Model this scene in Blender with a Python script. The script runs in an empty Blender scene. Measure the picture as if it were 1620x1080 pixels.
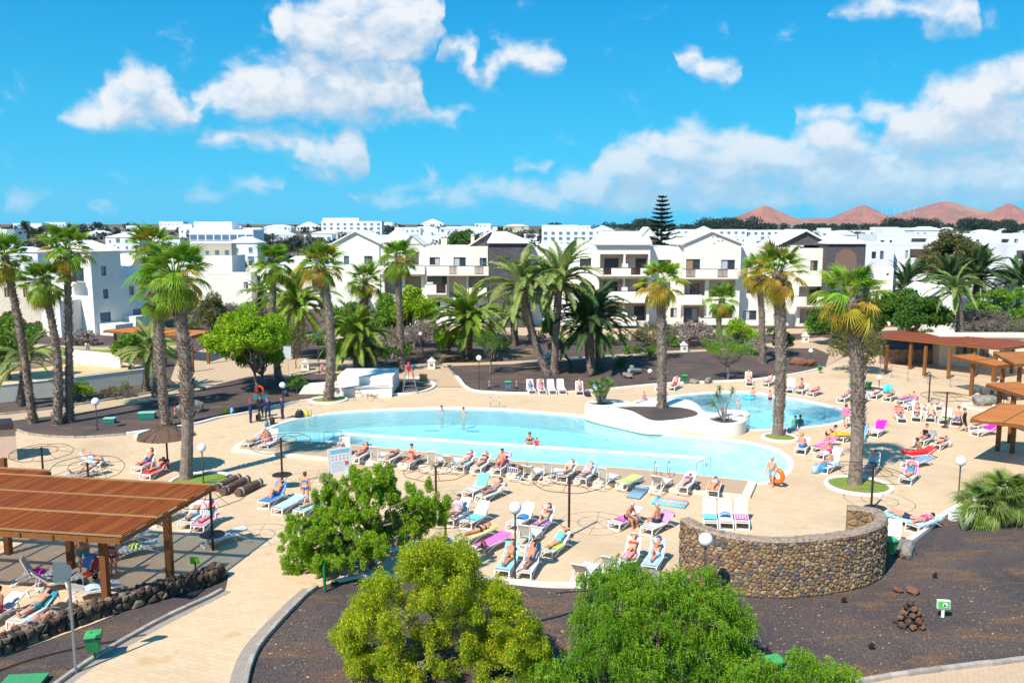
import bpy, bmesh, math, random
import numpy as np
from mathutils import Vector, Matrix, Euler
random.seed(7); np.random.seed(7)
sc = bpy.context.scene
C = sc.collection
R = math.radians

# ---------------------------------------------------------------- camera
FPX, HCAM = 1350.0, 14.0
PITCH = math.atan(182 / FPX)
cam_d = bpy.data.cameras.new('camera'); cam = bpy.data.objects.new('camera', cam_d); C.objects.link(cam)
cam.location = (0, 0, HCAM); cam.rotation_euler = (math.pi / 2 - PITCH, 0, 0)
cam_d.sensor_width = 36; cam_d.lens = 36 * FPX / 1620; cam_d.clip_end = 60000; cam_d.clip_start = 0.5
sc.camera = cam

# ---------------------------------------------------------------- light and exposure
SUN_EL, SUN_TO = 49.0, Vector((-0.60, -0.80, 0))       # where the sun stands (horizontal part)
sun_dir = Vector((SUN_TO.x * math.cos(R(SUN_EL)), SUN_TO.y * math.cos(R(SUN_EL)), math.sin(R(SUN_EL)))).normalized()
sun_d = bpy.data.lights.new('sun', 'SUN'); sun = bpy.data.objects.new('sun', sun_d); C.objects.link(sun)
sun_d.energy = 4.7; sun_d.angle = R(0.53); sun_d.color = (1.0, 0.945, 0.85)
sun.rotation_euler = sun_dir.to_track_quat('Z', 'Y').to_euler(); sun.location = (-40, -60, 90)
sc.view_settings.view_transform = 'Standard'; sc.view_settings.look = 'None'
sc.view_settings.exposure = 0.5; sc.view_settings.gamma = 1.0; sc.view_settings.use_curve_mapping = False
sc.cycles.max_bounces = 8; sc.cycles.diffuse_bounces = 3; sc.cycles.glossy_bounces = 3
sc.cycles.transparent_max_bounces = 16; sc.cycles.use_denoising = True
sc.cycles.sample_clamp_indirect = 6.0

def ray(px, py):
    dx, dy = (px - 810) / FPX, (540 - py) / FPX
    c, s = math.cos(PITCH), math.sin(PITCH)
    return Vector((dx, c + s * dy, -s + c * dy))
def G(px, py, z=0.0):                                   # ground point seen at that place of the photograph
    d = ray(px, py); t = (z - HCAM) / d.z
    return Vector((d.x * t, d.y * t, z))
def P(px, py, Y):                                       # point at distance Y
    d = ray(px, py); t = Y / d.y
    return Vector((d.x * t, Y, HCAM + d.z * t))

# ---------------------------------------------------------------- node helpers
def sock(nt, s, v):
    if isinstance(v, bpy.types.NodeSocket): nt.links.new(v, s)
    elif v is not None:
        if hasattr(s, 'default_value') and not isinstance(v, (int, float)) and len(v) == 3 and len(s.default_value) == 4: v = (*v, 1)
        s.default_value = v
def nd(nt, typ, ins=None, **kw):
    n = nt.nodes.new(typ)
    for k, v in kw.items(): setattr(n, k, v)
    for k, v in (ins or {}).items(): sock(nt, n.inputs[k], v)
    return n
def mth(nt, op, a, b=None, c=None, clamp=False):
    n = nt.nodes.new('ShaderNodeMath'); n.operation = op; n.use_clamp = clamp
    sock(nt, n.inputs[0], a); sock(nt, n.inputs[1], b)
    if c is not None: sock(nt, n.inputs[2], c)
    return n.outputs[0]
def vm(nt, op, a, b=None):
    n = nt.nodes.new('ShaderNodeVectorMath'); n.operation = op
    sock(nt, n.inputs[0], a)
    if b is not None: sock(nt, n.inputs[1], b)
    return n.outputs['Value'] if op in ('LENGTH', 'DOT_PRODUCT') else n.outputs[0]
def mix(nt, f, a, b, bt='MIX'):
    n = nt.nodes.new('ShaderNodeMix'); n.data_type = 'RGBA'; n.blend_type = bt
    sock(nt, n.inputs[0], f); sock(nt, n.inputs[6], a); sock(nt, n.inputs[7], b)
    return n.outputs[2]
def ramp(nt, f, lo, hi, a=0.0, b=1.0, smooth=True):
    n = nt.nodes.new('ShaderNodeMapRange'); n.interpolation_type = 'SMOOTHSTEP' if smooth else 'LINEAR'
    sock(nt, n.inputs[0], f)
    for i, v in enumerate((lo, hi, a, b)): sock(nt, n.inputs[1 + i], v)
    return n.outputs[0]

# ---------------------------------------------------------------- sky with fair-weather cumulus
world = bpy.data.worlds.new('World'); sc.world = world; world.use_nodes = True
wt = world.node_tree; wt.nodes.clear()
CLOUDS = [(222,140,46,42),(215,178,90,28),(160,186,60,18),(270,188,45,18),
 (585,45,105,62),(650,25,55,40),(500,40,70,40),(510,125,110,48),(415,140,75,45),(385,158,60,38),(590,130,75,55),(560,172,110,22),(690,179,48,12),(735,172,22,9),
 (420,222,100,20),(340,220,40,18),(470,215,40,22),(560,222,24,18),(540,270,48,16),(490,262,35,14),(605,318,30,9),
 (710,70,28,18),(735,55,14,14),(830,95,55,26),(865,88,38,24),(775,118,34,16),
 (1090,90,26,17),(1143,117,32,15),(1370,8,60,16),(1510,25,42,20),(1450,5,60,12),
 (1090,225,60,36),(1175,232,70,36),(1000,255,50,36),(1310,225,55,36),(1240,260,90,40),(1060,285,130,42),(930,295,60,30),(850,305,60,24),
 (1500,160,60,36),(1580,185,90,50),(1450,190,45,40),(1520,225,120,50),(1400,275,110,40),(1220,305,170,38),(1540,285,120,50),(1080,320,260,26),(1450,320,200,28),
 (760,300,48,20),(700,312,60,14),(625,312,70,12),(690,278,14,8),(1300,182,46,14),(1388,170,30,15),(840,262,32,11),
 (55,308,40,10),(15,325,26,8),(155,327,18,9),(330,308,32,9),(185,330,12,6),(400,300,28,8),(415,268,16,4),(428,288,26,5),(1640,120,70,40)]
def azel(px, py):
    d = ray(px, py).normalized()
    return math.atan2(d.x, d.y), math.asin(d.z)
AZ = 0.66
LAYERS = [[], [], [], [], []]
for c_ in CLOUDS:
    x_, y_ = c_[0], c_[1]
    k_ = 4 if (700 < x_ < 900 and y_ < 130) or (330 < x_ < 530 and 255 < y_ < 285) or (1255 < x_ < 1420 and 150 < y_ < 190) else 0 if (y_ > 285 or (x_ > 900 and y_ > 200) or (x_ > 1400 and y_ > 110)) else (2 if (y_ < 75 and 440 < x_ < 700) or (y_ < 40 and x_ > 1300) else (3 if 200 < y_ < 285 else 1))
    LAYERS[k_].append(c_)
def envelope(lay, n=120):
    cen, half = [], []
    for i in range(n):
        a_ = -AZ + 2 * AZ * i / (n - 1)
        lo, hi = 9, -9
        for (px, py, rx, ry) in lay:
            a, e = azel(px, py)
            q = 1 - ((a_ - a) / (rx / FPX)) ** 2
            if q > 0:
                q = math.sqrt(q) * ry / FPX; lo = min(lo, e - q); hi = max(hi, e + q)
        if hi < -5: cen.append(None); half.append(-0.06)
        else: cen.append((lo + hi) / 2); half.append((hi - lo) / 2)
    last = next(c for c in cen if c is not None)
    out = []
    for c in cen:
        last = c if c is not None else last
        out.append(last)
    return out, half
def fcurve(nt, f, vals):
    n = nt.nodes.new('ShaderNodeFloatCurve'); cu = n.mapping.curves[0]
    sc_ = 0.4 if min(vals) >= 0 else 0.2
    N = len(vals)
    n.mapping.clip_min_y = -1; n.mapping.use_clip = False
    cu.points[0].location = (0, vals[0] / sc_); cu.points[1].location = (1, vals[-1] / sc_)
    for i in range(1, N - 1): cu.points.new(i / (N - 1), vals[i] / sc_)
    for p in cu.points: p.handle_type = 'VECTOR'
    n.mapping.update(); nt.links.new(f, n.inputs['Value'])
    return n.outputs[0]
def cloud_group():
    g = bpy.data.node_groups.new('cloud_density', 'ShaderNodeTree')
    g.interface.new_socket('Vector', in_out='INPUT', socket_type='NodeSocketVector')
    g.interface.new_socket('Density', in_out='OUTPUT', socket_type='NodeSocketFloat')
    gi = g.nodes.new('NodeGroupInput'); go = g.nodes.new('NodeGroupOutput')
    v = gi.outputs[0]                                    # (azimuth, elevation, 0)
    n1 = nd(g, 'ShaderNodeTexNoise', {'Vector': vm(g, 'MULTIPLY', v, (1, 1.35, 1)), 'Scale': 24.0, 'Detail': 8.0, 'Roughness': 0.6, 'Distortion': 0.25}).outputs[0]
    n2 = nd(g, 'ShaderNodeTexNoise', {'Vector': v, 'Scale': 7.0, 'Detail': 4.0, 'Roughness': 0.5}).outputs[0]
    warp = nd(g, 'ShaderNodeTexNoise', {'Vector': v, 'Scale': 22.0, 'Detail': 3.0}).outputs['Color']
    vw = vm(g, 'ADD', v, vm(g, 'MULTIPLY', vm(g, 'SUBTRACT', warp, (0.5, 0.5, 0.5)), (0.055, 0.035, 0)))
    sep = nd(g, 'ShaderNodeSeparateXYZ', {0: vw})
    u = ramp(g, sep.outputs[0], -AZ, AZ, 0.0, 1.0, False)
    best = None
    for lay in LAYERS:                                   # per layer: cloud base and cloud top as curves over the azimuth
        cen, half = envelope(lay)
        c_, h_ = fcurve(g, u, cen), fcurve(g, u, half)
        l = mth(g, 'DIVIDE', mth(g, 'SUBTRACT', mth(g, 'MULTIPLY', h_, 0.2), mth(g, 'ABSOLUTE', mth(g, 'SUBTRACT', sep.outputs[1], mth(g, 'MULTIPLY', c_, 0.4)))), 0.022)
        best = l if best is None else mth(g, 'MAXIMUM', best, l)
    shape = mth(g, 'MINIMUM', best, 0.82)
    # the rest of the sky: scattered clouds of the same kind, outside the ones placed above
    sep = nd(g, 'ShaderNodeSeparateXYZ', {0: v})
    far = ramp(g, mth(g, 'ABSOLUTE', sep.outputs[0]), 0.60, 0.75)
    high = ramp(g, sep.outputs[1], 0.34, 0.45)
    out = mth(g, 'MAXIMUM', far, high)
    gen = mth(g, 'MULTIPLY', out, ramp(g, n2, 0.54, 0.80, 0.0, 1.6, False))
    shape = mth(g, 'MAXIMUM', shape, mth(g, 'SUBTRACT', mth(g, 'MULTIPLY', gen, 1.2), 0.5))
    shape = mth(g, 'MAXIMUM', shape, -1.2)
    dens = mth(g, 'ADD', shape, mth(g, 'MULTIPLY', mth(g, 'SUBTRACT', n1, 0.5), 2.55))
    g.links.new(dens, go.inputs[0])
    return g
cg = cloud_group()
tc = nd(wt, 'ShaderNodeTexCoord').outputs['Generated']
sx = nd(wt, 'ShaderNodeSeparateXYZ', {0: vm(wt, 'NORMALIZE', tc)})
az = mth(wt, 'ARCTAN2', sx.outputs[0], sx.outputs[1]); el = mth(wt, 'ARCSINE', sx.outputs[2])
ae = nd(wt, 'ShaderNodeCombineXYZ', {0: az, 1: el}).outputs[0]
def cd(vec):
    n = wt.nodes.new('ShaderNodeGroup'); n.node_tree = cg; wt.links.new(vec, n.inputs[0]); return n.outputs[0]
d0 = cd(ae); d1 = cd(vm(wt, 'ADD', ae, (-0.012, 0.026, 0)))
cover = mth(wt, 'MULTIPLY', ramp(wt, d0, -0.32, 0.95), ramp(wt, el, -0.004, 0.03))
light = ramp(wt, mth(wt, 'SUBTRACT', d0, d1), -0.55, 0.85)
thick = ramp(wt, d0, 0.35, 1.6)
sky = nd(wt, 'ShaderNodeTexSky', sky_type='NISHITA', sun_disc=False, sun_elevation=R(SUN_EL), sun_rotation=math.atan2(SUN_TO.x, SUN_TO.y), altitude=10, air_density=1.0, dust_density=0.15, ozone_density=2.2)
lum = nd(wt, 'ShaderNodeRGBToBW', {0: sky.outputs[0]}).outputs[0]
SKY_STRENGTH = 0.10
hueb = mix(wt, ramp(wt, el, 0.0, 0.36, 1.0, 0.0), (0.0, 0.415, 1.03), (0.05, 0.61, 0.95))
skyc = vm(wt, 'MULTIPLY', hueb, nd(wt, 'ShaderNodeCombineXYZ', {0: (vv := mth(wt, 'MULTIPLY', mth(wt, 'POWER', lum, 0.35), 3.85)), 1: vv, 2: vv}).outputs[0])
bright = mix(wt, light, (3.9, 4.8, 5.9), (6.7, 6.8, 7.0))
ccol = mix(wt, mth(wt, 'MULTIPLY', thick, mth(wt, 'SUBTRACT', 1.0, light)), bright, (3.7, 4.8, 6.0))
haze_low = ramp(wt, el, 0.0, 0.13, 0.55, 1.0)
final = mix(wt, mth(wt, 'MULTIPLY', cover, mth(wt, 'MULTIPLY', haze_low, 0.95)), skyc, ccol)
bg = nd(wt, 'ShaderNodeBackground', {'Color': final, 'Strength': SKY_STRENGTH})
wo = nd(wt, 'ShaderNodeOutputWorld'); wt.links.new(bg.outputs[0], wo.inputs[0])
world.cycles.sampling_method = 'MANUAL'; world.cycles.sample_map_resolution = 256
# ---------------------------------------------------------------- mesh helpers
class MB:
    """collects polygons; build() links them as ONE mesh object"""
    def __init__(s): s.v = []; s.f = []; s.m = []
    def add(s, vs, fs, mi=0):
        o = len(s.v); s.v.extend([tuple(p) for p in vs]); s.f.extend([tuple(i + o for i in f) for f in fs]); s.m.extend([mi] * len(fs)); return s
    def box(s, x0, x1, y0, y1, z0, z1, mi=0, M=None):
        vs = [(x0,y0,z0),(x1,y0,z0),(x1,y1,z0),(x0,y1,z0),(x0,y0,z1),(x1,y0,z1),(x1,y1,z1),(x0,y1,z1)]
        if M: vs = [M @ Vector(p) for p in vs]
        return s.add(vs, [(0,3,2,1),(4,5,6,7),(0,1,5,4),(1,2,6,5),(2,3,7,6),(3,0,4,7)], mi)
    def bar(s, a, b, w, h=None, mi=0, up=(0,0,1)):        # rectangular bar from a to b
        a, b = Vector(a), Vector(b); h = h or w; d = (b - a).normalized(); u = Vector(up)
        if abs(d.dot(u)) > 0.98: u = Vector((0, 1, 0))
        x = d.cross(u).normalized() * w / 2; y = x.cross(d).normalized() * h / 2
        vs = [a-x-y, a+x-y, a+x+y, a-x+y, b-x-y, b+x-y, b+x+y, b-x+y]
        return s.add(vs, [(0,1,2,3),(7,6,5,4),(0,4,5,1),(1,5,6,2),(2,6,7,3),(3,7,4,0)], mi)
    def tube(s, pts, r, n=8, mi=0, cap=True):
        pts = [Vector(p) for p in pts]; rs = r if isinstance(r, (list, tuple)) else [r] * len(pts)
        rings = []; x = None
        for i, p in enumerate(pts):
            d = (pts[min(i + 1, len(pts) - 1)] - pts[max(i - 1, 0)]).normalized()
            if x is None: x = d.cross(Vector((0, 0, 1)) if abs(d.z) < 0.95 else Vector((0, 1, 0))).normalized()
            else: x = (x - d * x.dot(d)).normalized()
            y = d.cross(x)
            rings.append([p + (x * math.cos(2 * math.pi * k / n) + y * math.sin(2 * math.pi * k / n)) * rs[i] for k in range(n)])
        vs = [q for rg in rings for q in rg]; fs = []
        for i in range(len(pts) - 1):
            for k in range(n): fs.append((i*n+k, i*n+(k+1)%n, (i+1)*n+(k+1)%n, (i+1)*n+k))
        if cap: fs.append(tuple(range(n - 1, -1, -1))); fs.append(tuple(range((len(pts)-1)*n, len(pts)*n)))
        return s.add(vs, fs, mi)
    def lathe(s, prof, c=(0,0,0), n=20, mi=0, closed=False):
        c = Vector(c); vs = []; fs = []
        for (r, z) in prof:
            for k in range(n): vs.append(c + Vector((r*math.cos(2*math.pi*k/n), r*math.sin(2*math.pi*k/n), z)))
        m = len(prof)
        for i in range(m - 1):
            for k in range(n): fs.append((i*n+k, i*n+(k+1)%n, (i+1)*n+(k+1)%n, (i+1)*n+k))
        if not closed:
            if prof[0][0] > 1e-4: fs.append(tuple(range(n - 1, -1, -1)))
            if prof[-1][0] > 1e-4: fs.append(tuple(range((m-1)*n, m*n)))
        return s.add(vs, fs, mi)
    def ball(s, c, r, n=16, mi=0, sz=1.0):
        return s.lathe([(max(r*math.sin(math.pi*i/(n//2)),1e-5), -r*sz*math.cos(math.pi*i/(n//2))) for i in range(n//2+1)], c, n, mi)
    def prism(s, poly, z0, z1, mi=0, top_mi=None):
        n = len(poly)
        vs = [(p[0], p[1], z0) for p in poly] + [(p[0], p[1], z1) for p in poly]
        s.add(vs, [(i, (i+1)%n, n+(i+1)%n, n+i) for i in range(n)], mi)
        s.add([(p[0], p[1], z1) for p in poly], [tuple(range(n))], mi if top_mi is None else top_mi)
        return s.add([(p[0], p[1], z0) for p in poly], [tuple(range(n-1,-1,-1))], mi)
    def mesh(s, name='mesh', smooth=False):
        me = bpy.data.meshes.new(name); me.from_pydata(s.v, [], s.f); me.update()
        if any(s.m): me.polygons.foreach_set('material_index', s.m)
        if smooth: me.polygons.foreach_set('use_smooth', [True] * len(me.polygons))
        return me
    def build(s, name, mats, parent=None, smooth=False, **kw):
        return obj(name, s.mesh(name, smooth), mats, parent, **kw)
def obj(name, me, mats, parent=None, loc=None, rotz=None, M=None):
    o = bpy.data.objects.new(name, me); C.objects.link(o)
    if mats is not None and not me.materials:
        for m in (mats if isinstance(mats, (list, tuple)) else [mats]): me.materials.append(m)
    elif mats is not None:
        for i, m in enumerate(mats if isinstance(mats, (list, tuple)) else [mats]):
            if me.materials[i] is not m: o.material_slots[i].link = 'OBJECT'; o.material_slots[i].material = m
    if parent: o.parent = parent
    if loc is not None: o.location = loc
    if rotz is not None: o.rotation_euler = (0, 0, rotz)
    if M is not None: o.matrix_local = M
    return o
LABELS = {}
def tag(o, label, cat, group=None, kind=None):
    if label: o['label'] = label
    if cat: o['category'] = cat
    if group: o['group'] = group
    if kind: o['kind'] = kind
    return o
def struct(o): o['kind'] = 'structure'; return o
def thing(name, label, cat, loc=(0,0,0), rotz=0.0, group=None):
    o = bpy.data.objects.new(name, None); C.objects.link(o); o.empty_display_size = 0.2
    o.location = loc; o.rotation_euler = (0, 0, rotz)
    return tag(o, label, cat, group)
def copy_tree(o, parent=None):
    c = o.copy(); C.objects.link(c); c.parent = parent
    for ch in KIDS.get(o.name, None) or list(o.children): copy_tree(ch, c)
    return c
KIDS = {}
def npmesh(name, V, Fq, mat_idx=None, smooth=False):
    """fast mesh from numpy: V (n,3), Fq (m,k) all faces with k corners"""
    me = bpy.data.meshes.new(name); k = Fq.shape[1]
    me.vertices.add(len(V)); me.vertices.foreach_set('co', np.ascontiguousarray(V, dtype=np.float32).ravel())
    me.loops.add(Fq.size); me.loops.foreach_set('vertex_index', np.ascontiguousarray(Fq, dtype=np.int32).ravel())
    me.polygons.add(len(Fq)); me.polygons.foreach_set('loop_start', np.arange(0, Fq.size, k, dtype=np.int32))
    if mat_idx is not None: me.polygons.foreach_set('material_index', np.ascontiguousarray(mat_idx, dtype=np.int32))
    if smooth: me.polygons.foreach_set('use_smooth', np.ones(len(Fq), dtype=bool))
    me.update(calc_edges=True)
    return me
def spline(pts, n=8, closed=True):                        # Catmull-Rom through points
    pts = [Vector(p) for p in pts]; N = len(pts); out = []
    rng = range(N) if closed else range(N - 1)
    for i in rng:
        g = (lambda k: pts[k % N]) if closed else (lambda k: pts[min(max(k, 0), N - 1)])
        p0, p1, p2, p3 = g(i-1), g(i), g(i+1), g(i+2)
        for j in range(n):
            t = j / n
            out.append(0.5*((2*p1)+(p2-p0)*t+(2*p0-5*p1+4*p2-p3)*t*t+(3*p1-p0-3*p2+p3)*t**3))
    if not closed: out.append(pts[-1])
    return out
def sheet(name, outlines, z, mat, zs=None):
    """flat sheet: first outline minus the holes (even-odd)"""
    cu = bpy.data.curves.new(name, 'CURVE'); cu.dimensions = '2D'; cu.fill_mode = 'BOTH'
    for ol in outlines:
        sp = cu.splines.new('POLY'); sp.points.add(len(ol) - 1); sp.use_cyclic_u = True
        for p, q in zip(sp.points, ol): p.co = (q[0], q[1], 0, 1)
    tmp = bpy.data.objects.new('tmp', cu); C.objects.link(tmp)
    me = bpy.data.meshes.new_from_object(tmp.evaluated_get(bpy.context.evaluated_depsgraph_get()))
    bpy.data.objects.remove(tmp); bpy.data.curves.remove(cu)
    me.name = name
    n = len(me.polygons)
    nz = np.empty(n * 3, dtype=np.float32); me.polygons.foreach_get('normal', nz)
    if nz.reshape(-1, 3)[:, 2].sum() < 0: me.flip_normals()
    me.transform(Matrix.Translation((0, 0, z)))
    return obj(name, me, mat)
def skirt(mb, line, z0, z1, mi=0, closed=True):           # vertical band along a line
    n = len(line); vs = [(p[0], p[1], z0) for p in line] + [(p[0], p[1], z1) for p in line]
    mb.add(vs, [(i, (i+1) % n, n+(i+1) % n, n+i) for i in range(n if closed else n-1)], mi)
def offset(line, d, closed=True):                         # move a line sideways by d (left is positive)
    N = len(line); out = []
    for i in range(N):
        a = line[(i-1) % N] if closed else line[max(i-1, 0)]; b = line[(i+1) % N] if closed else line[min(i+1, N-1)]
        t = Vector((b[0]-a[0], b[1]-a[1])).normalized(); out.append(Vector((line[i][0]-t.y*d, line[i][1]+t.x*d, 0)))
    return out
def resample(line, step, closed=False):
    pts = [Vector((p[0], p[1], 0)) for p in line]
    if closed: pts.append(pts[0])
    out = [pts[0]]; acc = 0.0
    for a, b in zip(pts, pts[1:]):
        L = (b-a).length
        while acc + L >= step and L > 1e-9:
            t = (step-acc)/L; a = a+(b-a)*t; out.append(a.copy()); L = (b-a).length; acc = 0.0
        acc += L
    return out
ORD = ['first','second','third','fourth','fifth','sixth','seventh','eighth','ninth','tenth','eleventh','twelfth','thirteenth','fourteenth','fifteenth','sixteenth','seventeenth','eighteenth','nineteenth','twentieth','twenty-first','twenty-second','twenty-third','twenty-fourth']

# ---------------------------------------------------------------- materials (all procedural)
def pmat(name, col, rough=0.7, col2=None, scale=4.0, detail=5.0, lo=0.35, hi=0.65, bump=0.0, bscale=None, spec=0.3, island=0.0, metal=0.0, col3=None, coord='Object', transl=0.0, objvar=0.0, sheen=None):
    m = bpy.data.materials.new(name); m.use_nodes = True; nt = m.node_tree; b = nt.nodes['Principled BSDF']
    b.inputs['Roughness'].default_value = rough; b.inputs['Specular IOR Level'].default_value = spec; b.inputs['Metallic'].default_value = metal
    co = nd(nt, 'ShaderNodeTexCoord').outputs[coord] if coord != 'World' else nd(nt, 'ShaderNodeNewGeometry').outputs['Position']
    c = (*col, 1)
    if col2:
        n = nd(nt, 'ShaderNodeTexNoise', {'Vector': co, 'Scale': scale, 'Detail': detail, 'Roughness': 0.6}).outputs[0]
        c = mix(nt, ramp(nt, n, lo, hi), col, col2)
        if col3:
            n3 = nd(nt, 'ShaderNodeTexNoise', {'Vector': co, 'Scale': scale * 0.23, 'Detail': 4.0}).outputs[0]
            c = mix(nt, ramp(nt, n3, 0.52, 0.72), c, col3)
    if island:
        g = nd(nt, 'ShaderNodeNewGeometry').outputs['Random Per Island']
        c = nd(nt, 'ShaderNodeHueSaturation', {'Hue': ramp(nt, g, 0, 1, 0.5 - 0.06 * island, 0.5 + 0.05 * island, False), 'Value': ramp(nt, mth(nt, 'FRACT', mth(nt, 'MULTIPLY', g, 17.3)), 0, 1, 1 - 0.55 * island, 1 + 0.6 * island, False), 'Color': c}).outputs[0]
    if objvar:
        r_ = nd(nt, 'ShaderNodeObjectInfo').outputs['Random']
        c = nd(nt, 'ShaderNodeHueSaturation', {'Hue': ramp(nt, r_, 0, 1, 0.5 - 0.04 * objvar, 0.5 + 0.04 * objvar, False), 'Value': ramp(nt, mth(nt, 'FRACT', mth(nt, 'MULTIPLY', r_, 13.7)), 0, 1, 1 - 0.5 * objvar, 1 + 0.5 * objvar, False), 'Color': c}).outputs[0]
    sock(nt, b.inputs['Base Color'], c)
    if bump:
        nb = nd(nt, 'ShaderNodeTexNoise', {'Vector': co, 'Scale': bscale or scale * 6, 'Detail': 4.0}).outputs[0]
        bp = nd(nt, 'ShaderNodeBump', {'Strength': bump, 'Distance': 0.02, 'Height': nb}); nt.links.new(bp.outputs[0], b.inputs['Normal'])
    if transl:
        tr = nd(nt, 'ShaderNodeBsdfTranslucent', {'Color': c}); ms = nd(nt, 'ShaderNodeMixShader', {0: transl})
        nt.links.new(b.outputs[0], ms.inputs[1]); nt.links.new(tr.outputs[0], ms.inputs[2])
        nt.links.new(ms.outputs[0], nt.nodes['Material Output'].inputs[0])
    return m
MC = {}
def flat(col, rough=0.6, spec=0.3):                       # plain paint / cloth by colour
    k = (tuple(col), rough)
    if k not in MC: MC[k] = pmat('paint_%d' % len(MC), col, rough, tuple(min(1, c * 1.12) for c in col), 9.0, spec=spec)
    return MC[k]
# ================================================================ SETTING
def gl(pts, z=0.0): return [G(x, y, z) for x, y in pts]

# -- ground materials
def paving_mat(name, col, col2, mortar, bw, bh, rot=0.0, stain=(0.42, 0.30, 0.19), fac=0.55):
    m = bpy.data.materials.new(name); m.use_nodes = True; nt = m.node_tree; b = nt.nodes['Principled BSDF']
    pos = nd(nt, 'ShaderNodeNewGeometry').outputs['Position']
    mp = nd(nt, 'ShaderNodeMapping', {0: pos, 2: (0, 0, rot)}).outputs[0]
    br = nd(nt, 'ShaderNodeTexBrick', {'Vector': mp, 'Color1': (*col, 1), 'Color2': (*col2, 1), 'Mortar': (*mortar, 1), 'Scale': 1.0, 'Mortar Size': 0.008, 'Mortar Smooth': 0.3, 'Bias': 0.0, 'Brick Width': bw, 'Row Height': bh})
    n1 = nd(nt, 'ShaderNodeTexNoise', {'Vector': pos, 'Scale': 0.16, 'Detail': 6.0, 'Roughness': 0.62}).outputs[0]
    n2 = nd(nt, 'ShaderNodeTexNoise', {'Vector': pos, 'Scale': 1.7, 'Detail': 7.0, 'Roughness': 0.7}).outputs[0]
    c = mix(nt, mth(nt, 'MULTIPLY', ramp(nt, n1, 0.45, 0.75), fac), br.outputs[0], stain)
    c = mix(nt, mth(nt, 'MULTIPLY', ramp(nt, n2, 0.5, 0.8), 0.30), c, tuple(x * 1.12 for x in col))
    n3 = nd(nt, 'ShaderNodeTexNoise', {'Vector': pos, 'Scale': 38.0, 'Detail': 2.0}).outputs[0]
    c = mix(nt, ramp(nt, n3, 0.35, 0.75, 0.0, 0.16), c, tuple(x * 0.55 for x in col))
    n4 = nd(nt, 'ShaderNodeTexNoise', {'Vector': pos, 'Scale': 0.55, 'Detail': 3.0}).outputs[0]
    c = mix(nt, ramp(nt, n4, 0.63, 0.72, 0.0, 0.5), c, (0.50, 0.30, 0.12))
    sock(nt, b.inputs['Base Color'], c); b.inputs['Roughness'].default_value = 0.85; b.inputs['Specular IOR Level'].default_value = 0.2
    bp = nd(nt, 'ShaderNodeBump', {'Strength': 0.25, 'Distance': 0.01, 'Height': mth(nt, 'SUBTRACT', n2, br.outputs[1])}); nt.links.new(bp.outputs[0], b.inputs['Normal'])
    return m
M_DECK = paving_mat('beige_paving', (0.63, 0.45, 0.275), (0.69, 0.505, 0.32), (0.50, 0.35, 0.215), 0.42, 0.21, 0.35)
M_PATH = paving_mat('path_paving', (0.55, 0.385, 0.24), (0.60, 0.43, 0.275), (0.40, 0.28, 0.185), 0.22, 0.11, -0.35, fac=0.25)
M_TERR = paving_mat('terrace_tiles', (0.50, 0.335, 0.21), (0.55, 0.375, 0.24), (0.38, 0.26, 0.17), 0.30, 0.15, 0.11, fac=0.3)
def soil_mat():
    m = bpy.data.materials.new('volcanic_soil'); m.use_nodes = True; nt = m.node_tree; b = nt.nodes['Principled BSDF']
    pos = nd(nt, 'ShaderNodeNewGeometry').outputs['Position']
    n1 = nd(nt, 'ShaderNodeTexNoise', {'Vector': pos, 'Scale': 0.22, 'Detail': 6.0, 'Roughness': 0.65, 'Distortion': 0.6}).outputs[0]
    n2 = nd(nt, 'ShaderNodeTexNoise', {'Vector': pos, 'Scale': 22.0, 'Detail': 4.0, 'Roughness': 0.7}).outputs[0]
    n3 = nd(nt, 'ShaderNodeTexVoronoi', {'Vector': pos, 'Scale': 16.0}).outputs[0]
    n4 = nd(nt, 'ShaderNodeTexNoise', {'Vector': vm(nt, 'MULTIPLY', pos, (0.5, 1.6, 1)), 'Scale': 0.5, 'Detail': 6.0, 'Roughness': 0.7}).outputs[0]
    c = mix(nt, ramp(nt, n1, 0.32, 0.66), (0.102, 0.085, 0.081), (0.18, 0.127, 0.105))
    c = mix(nt, ramp(nt, n4, 0.50, 0.66, 0.0, 0.9), c, (0.30, 0.16, 0.075))
    c = mix(nt, ramp(nt, n2, 0.30, 0.62), (0.035, 0.030, 0.034), c)
    c = mix(nt, ramp(nt, n3, 0.035, 0.02, 0.0, 0.75), c, (0.42, 0.34, 0.28))
    sock(nt, b.inputs['Base Color'], c); b.inputs['Roughness'].default_value = 0.95; b.inputs['Specular IOR Level'].default_value = 0.15
    bp = nd(nt, 'ShaderNodeBump', {'Strength': 0.9, 'Distance': 0.05, 'Height': n2}); nt.links.new(bp.outputs[0], b.inputs['Normal'])
    return m
M_SOIL = soil_mat()
M_WHITE = pmat('white_render', (0.82, 0.77, 0.68), 0.8, (0.76, 0.70, 0.60), 0.9, lo=0.42, hi=0.8, bump=0.15, bscale=30, coord='World')
M_WHITE2 = pmat('cool_white_render', (0.80, 0.80, 0.80), 0.8, (0.74, 0.74, 0.74), 0.9, lo=0.42, hi=0.8, coord='World')
M_CREAM = pmat('cream_render', (0.74, 0.66, 0.52), 0.8, (0.68, 0.58, 0.44), 1.5, coord='World')
M_KERB = pmat('grey_kerb_concrete', (0.42, 0.37, 0.31), 0.9, (0.33, 0.29, 0.25), 3.0, bump=0.3, coord='World', objvar=0.35)
M_SAND = pmat('sand', (0.72, 0.48, 0.26), 0.95, (0.64, 0.40, 0.20), 0.8, coord='World', bump=0.3)
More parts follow.
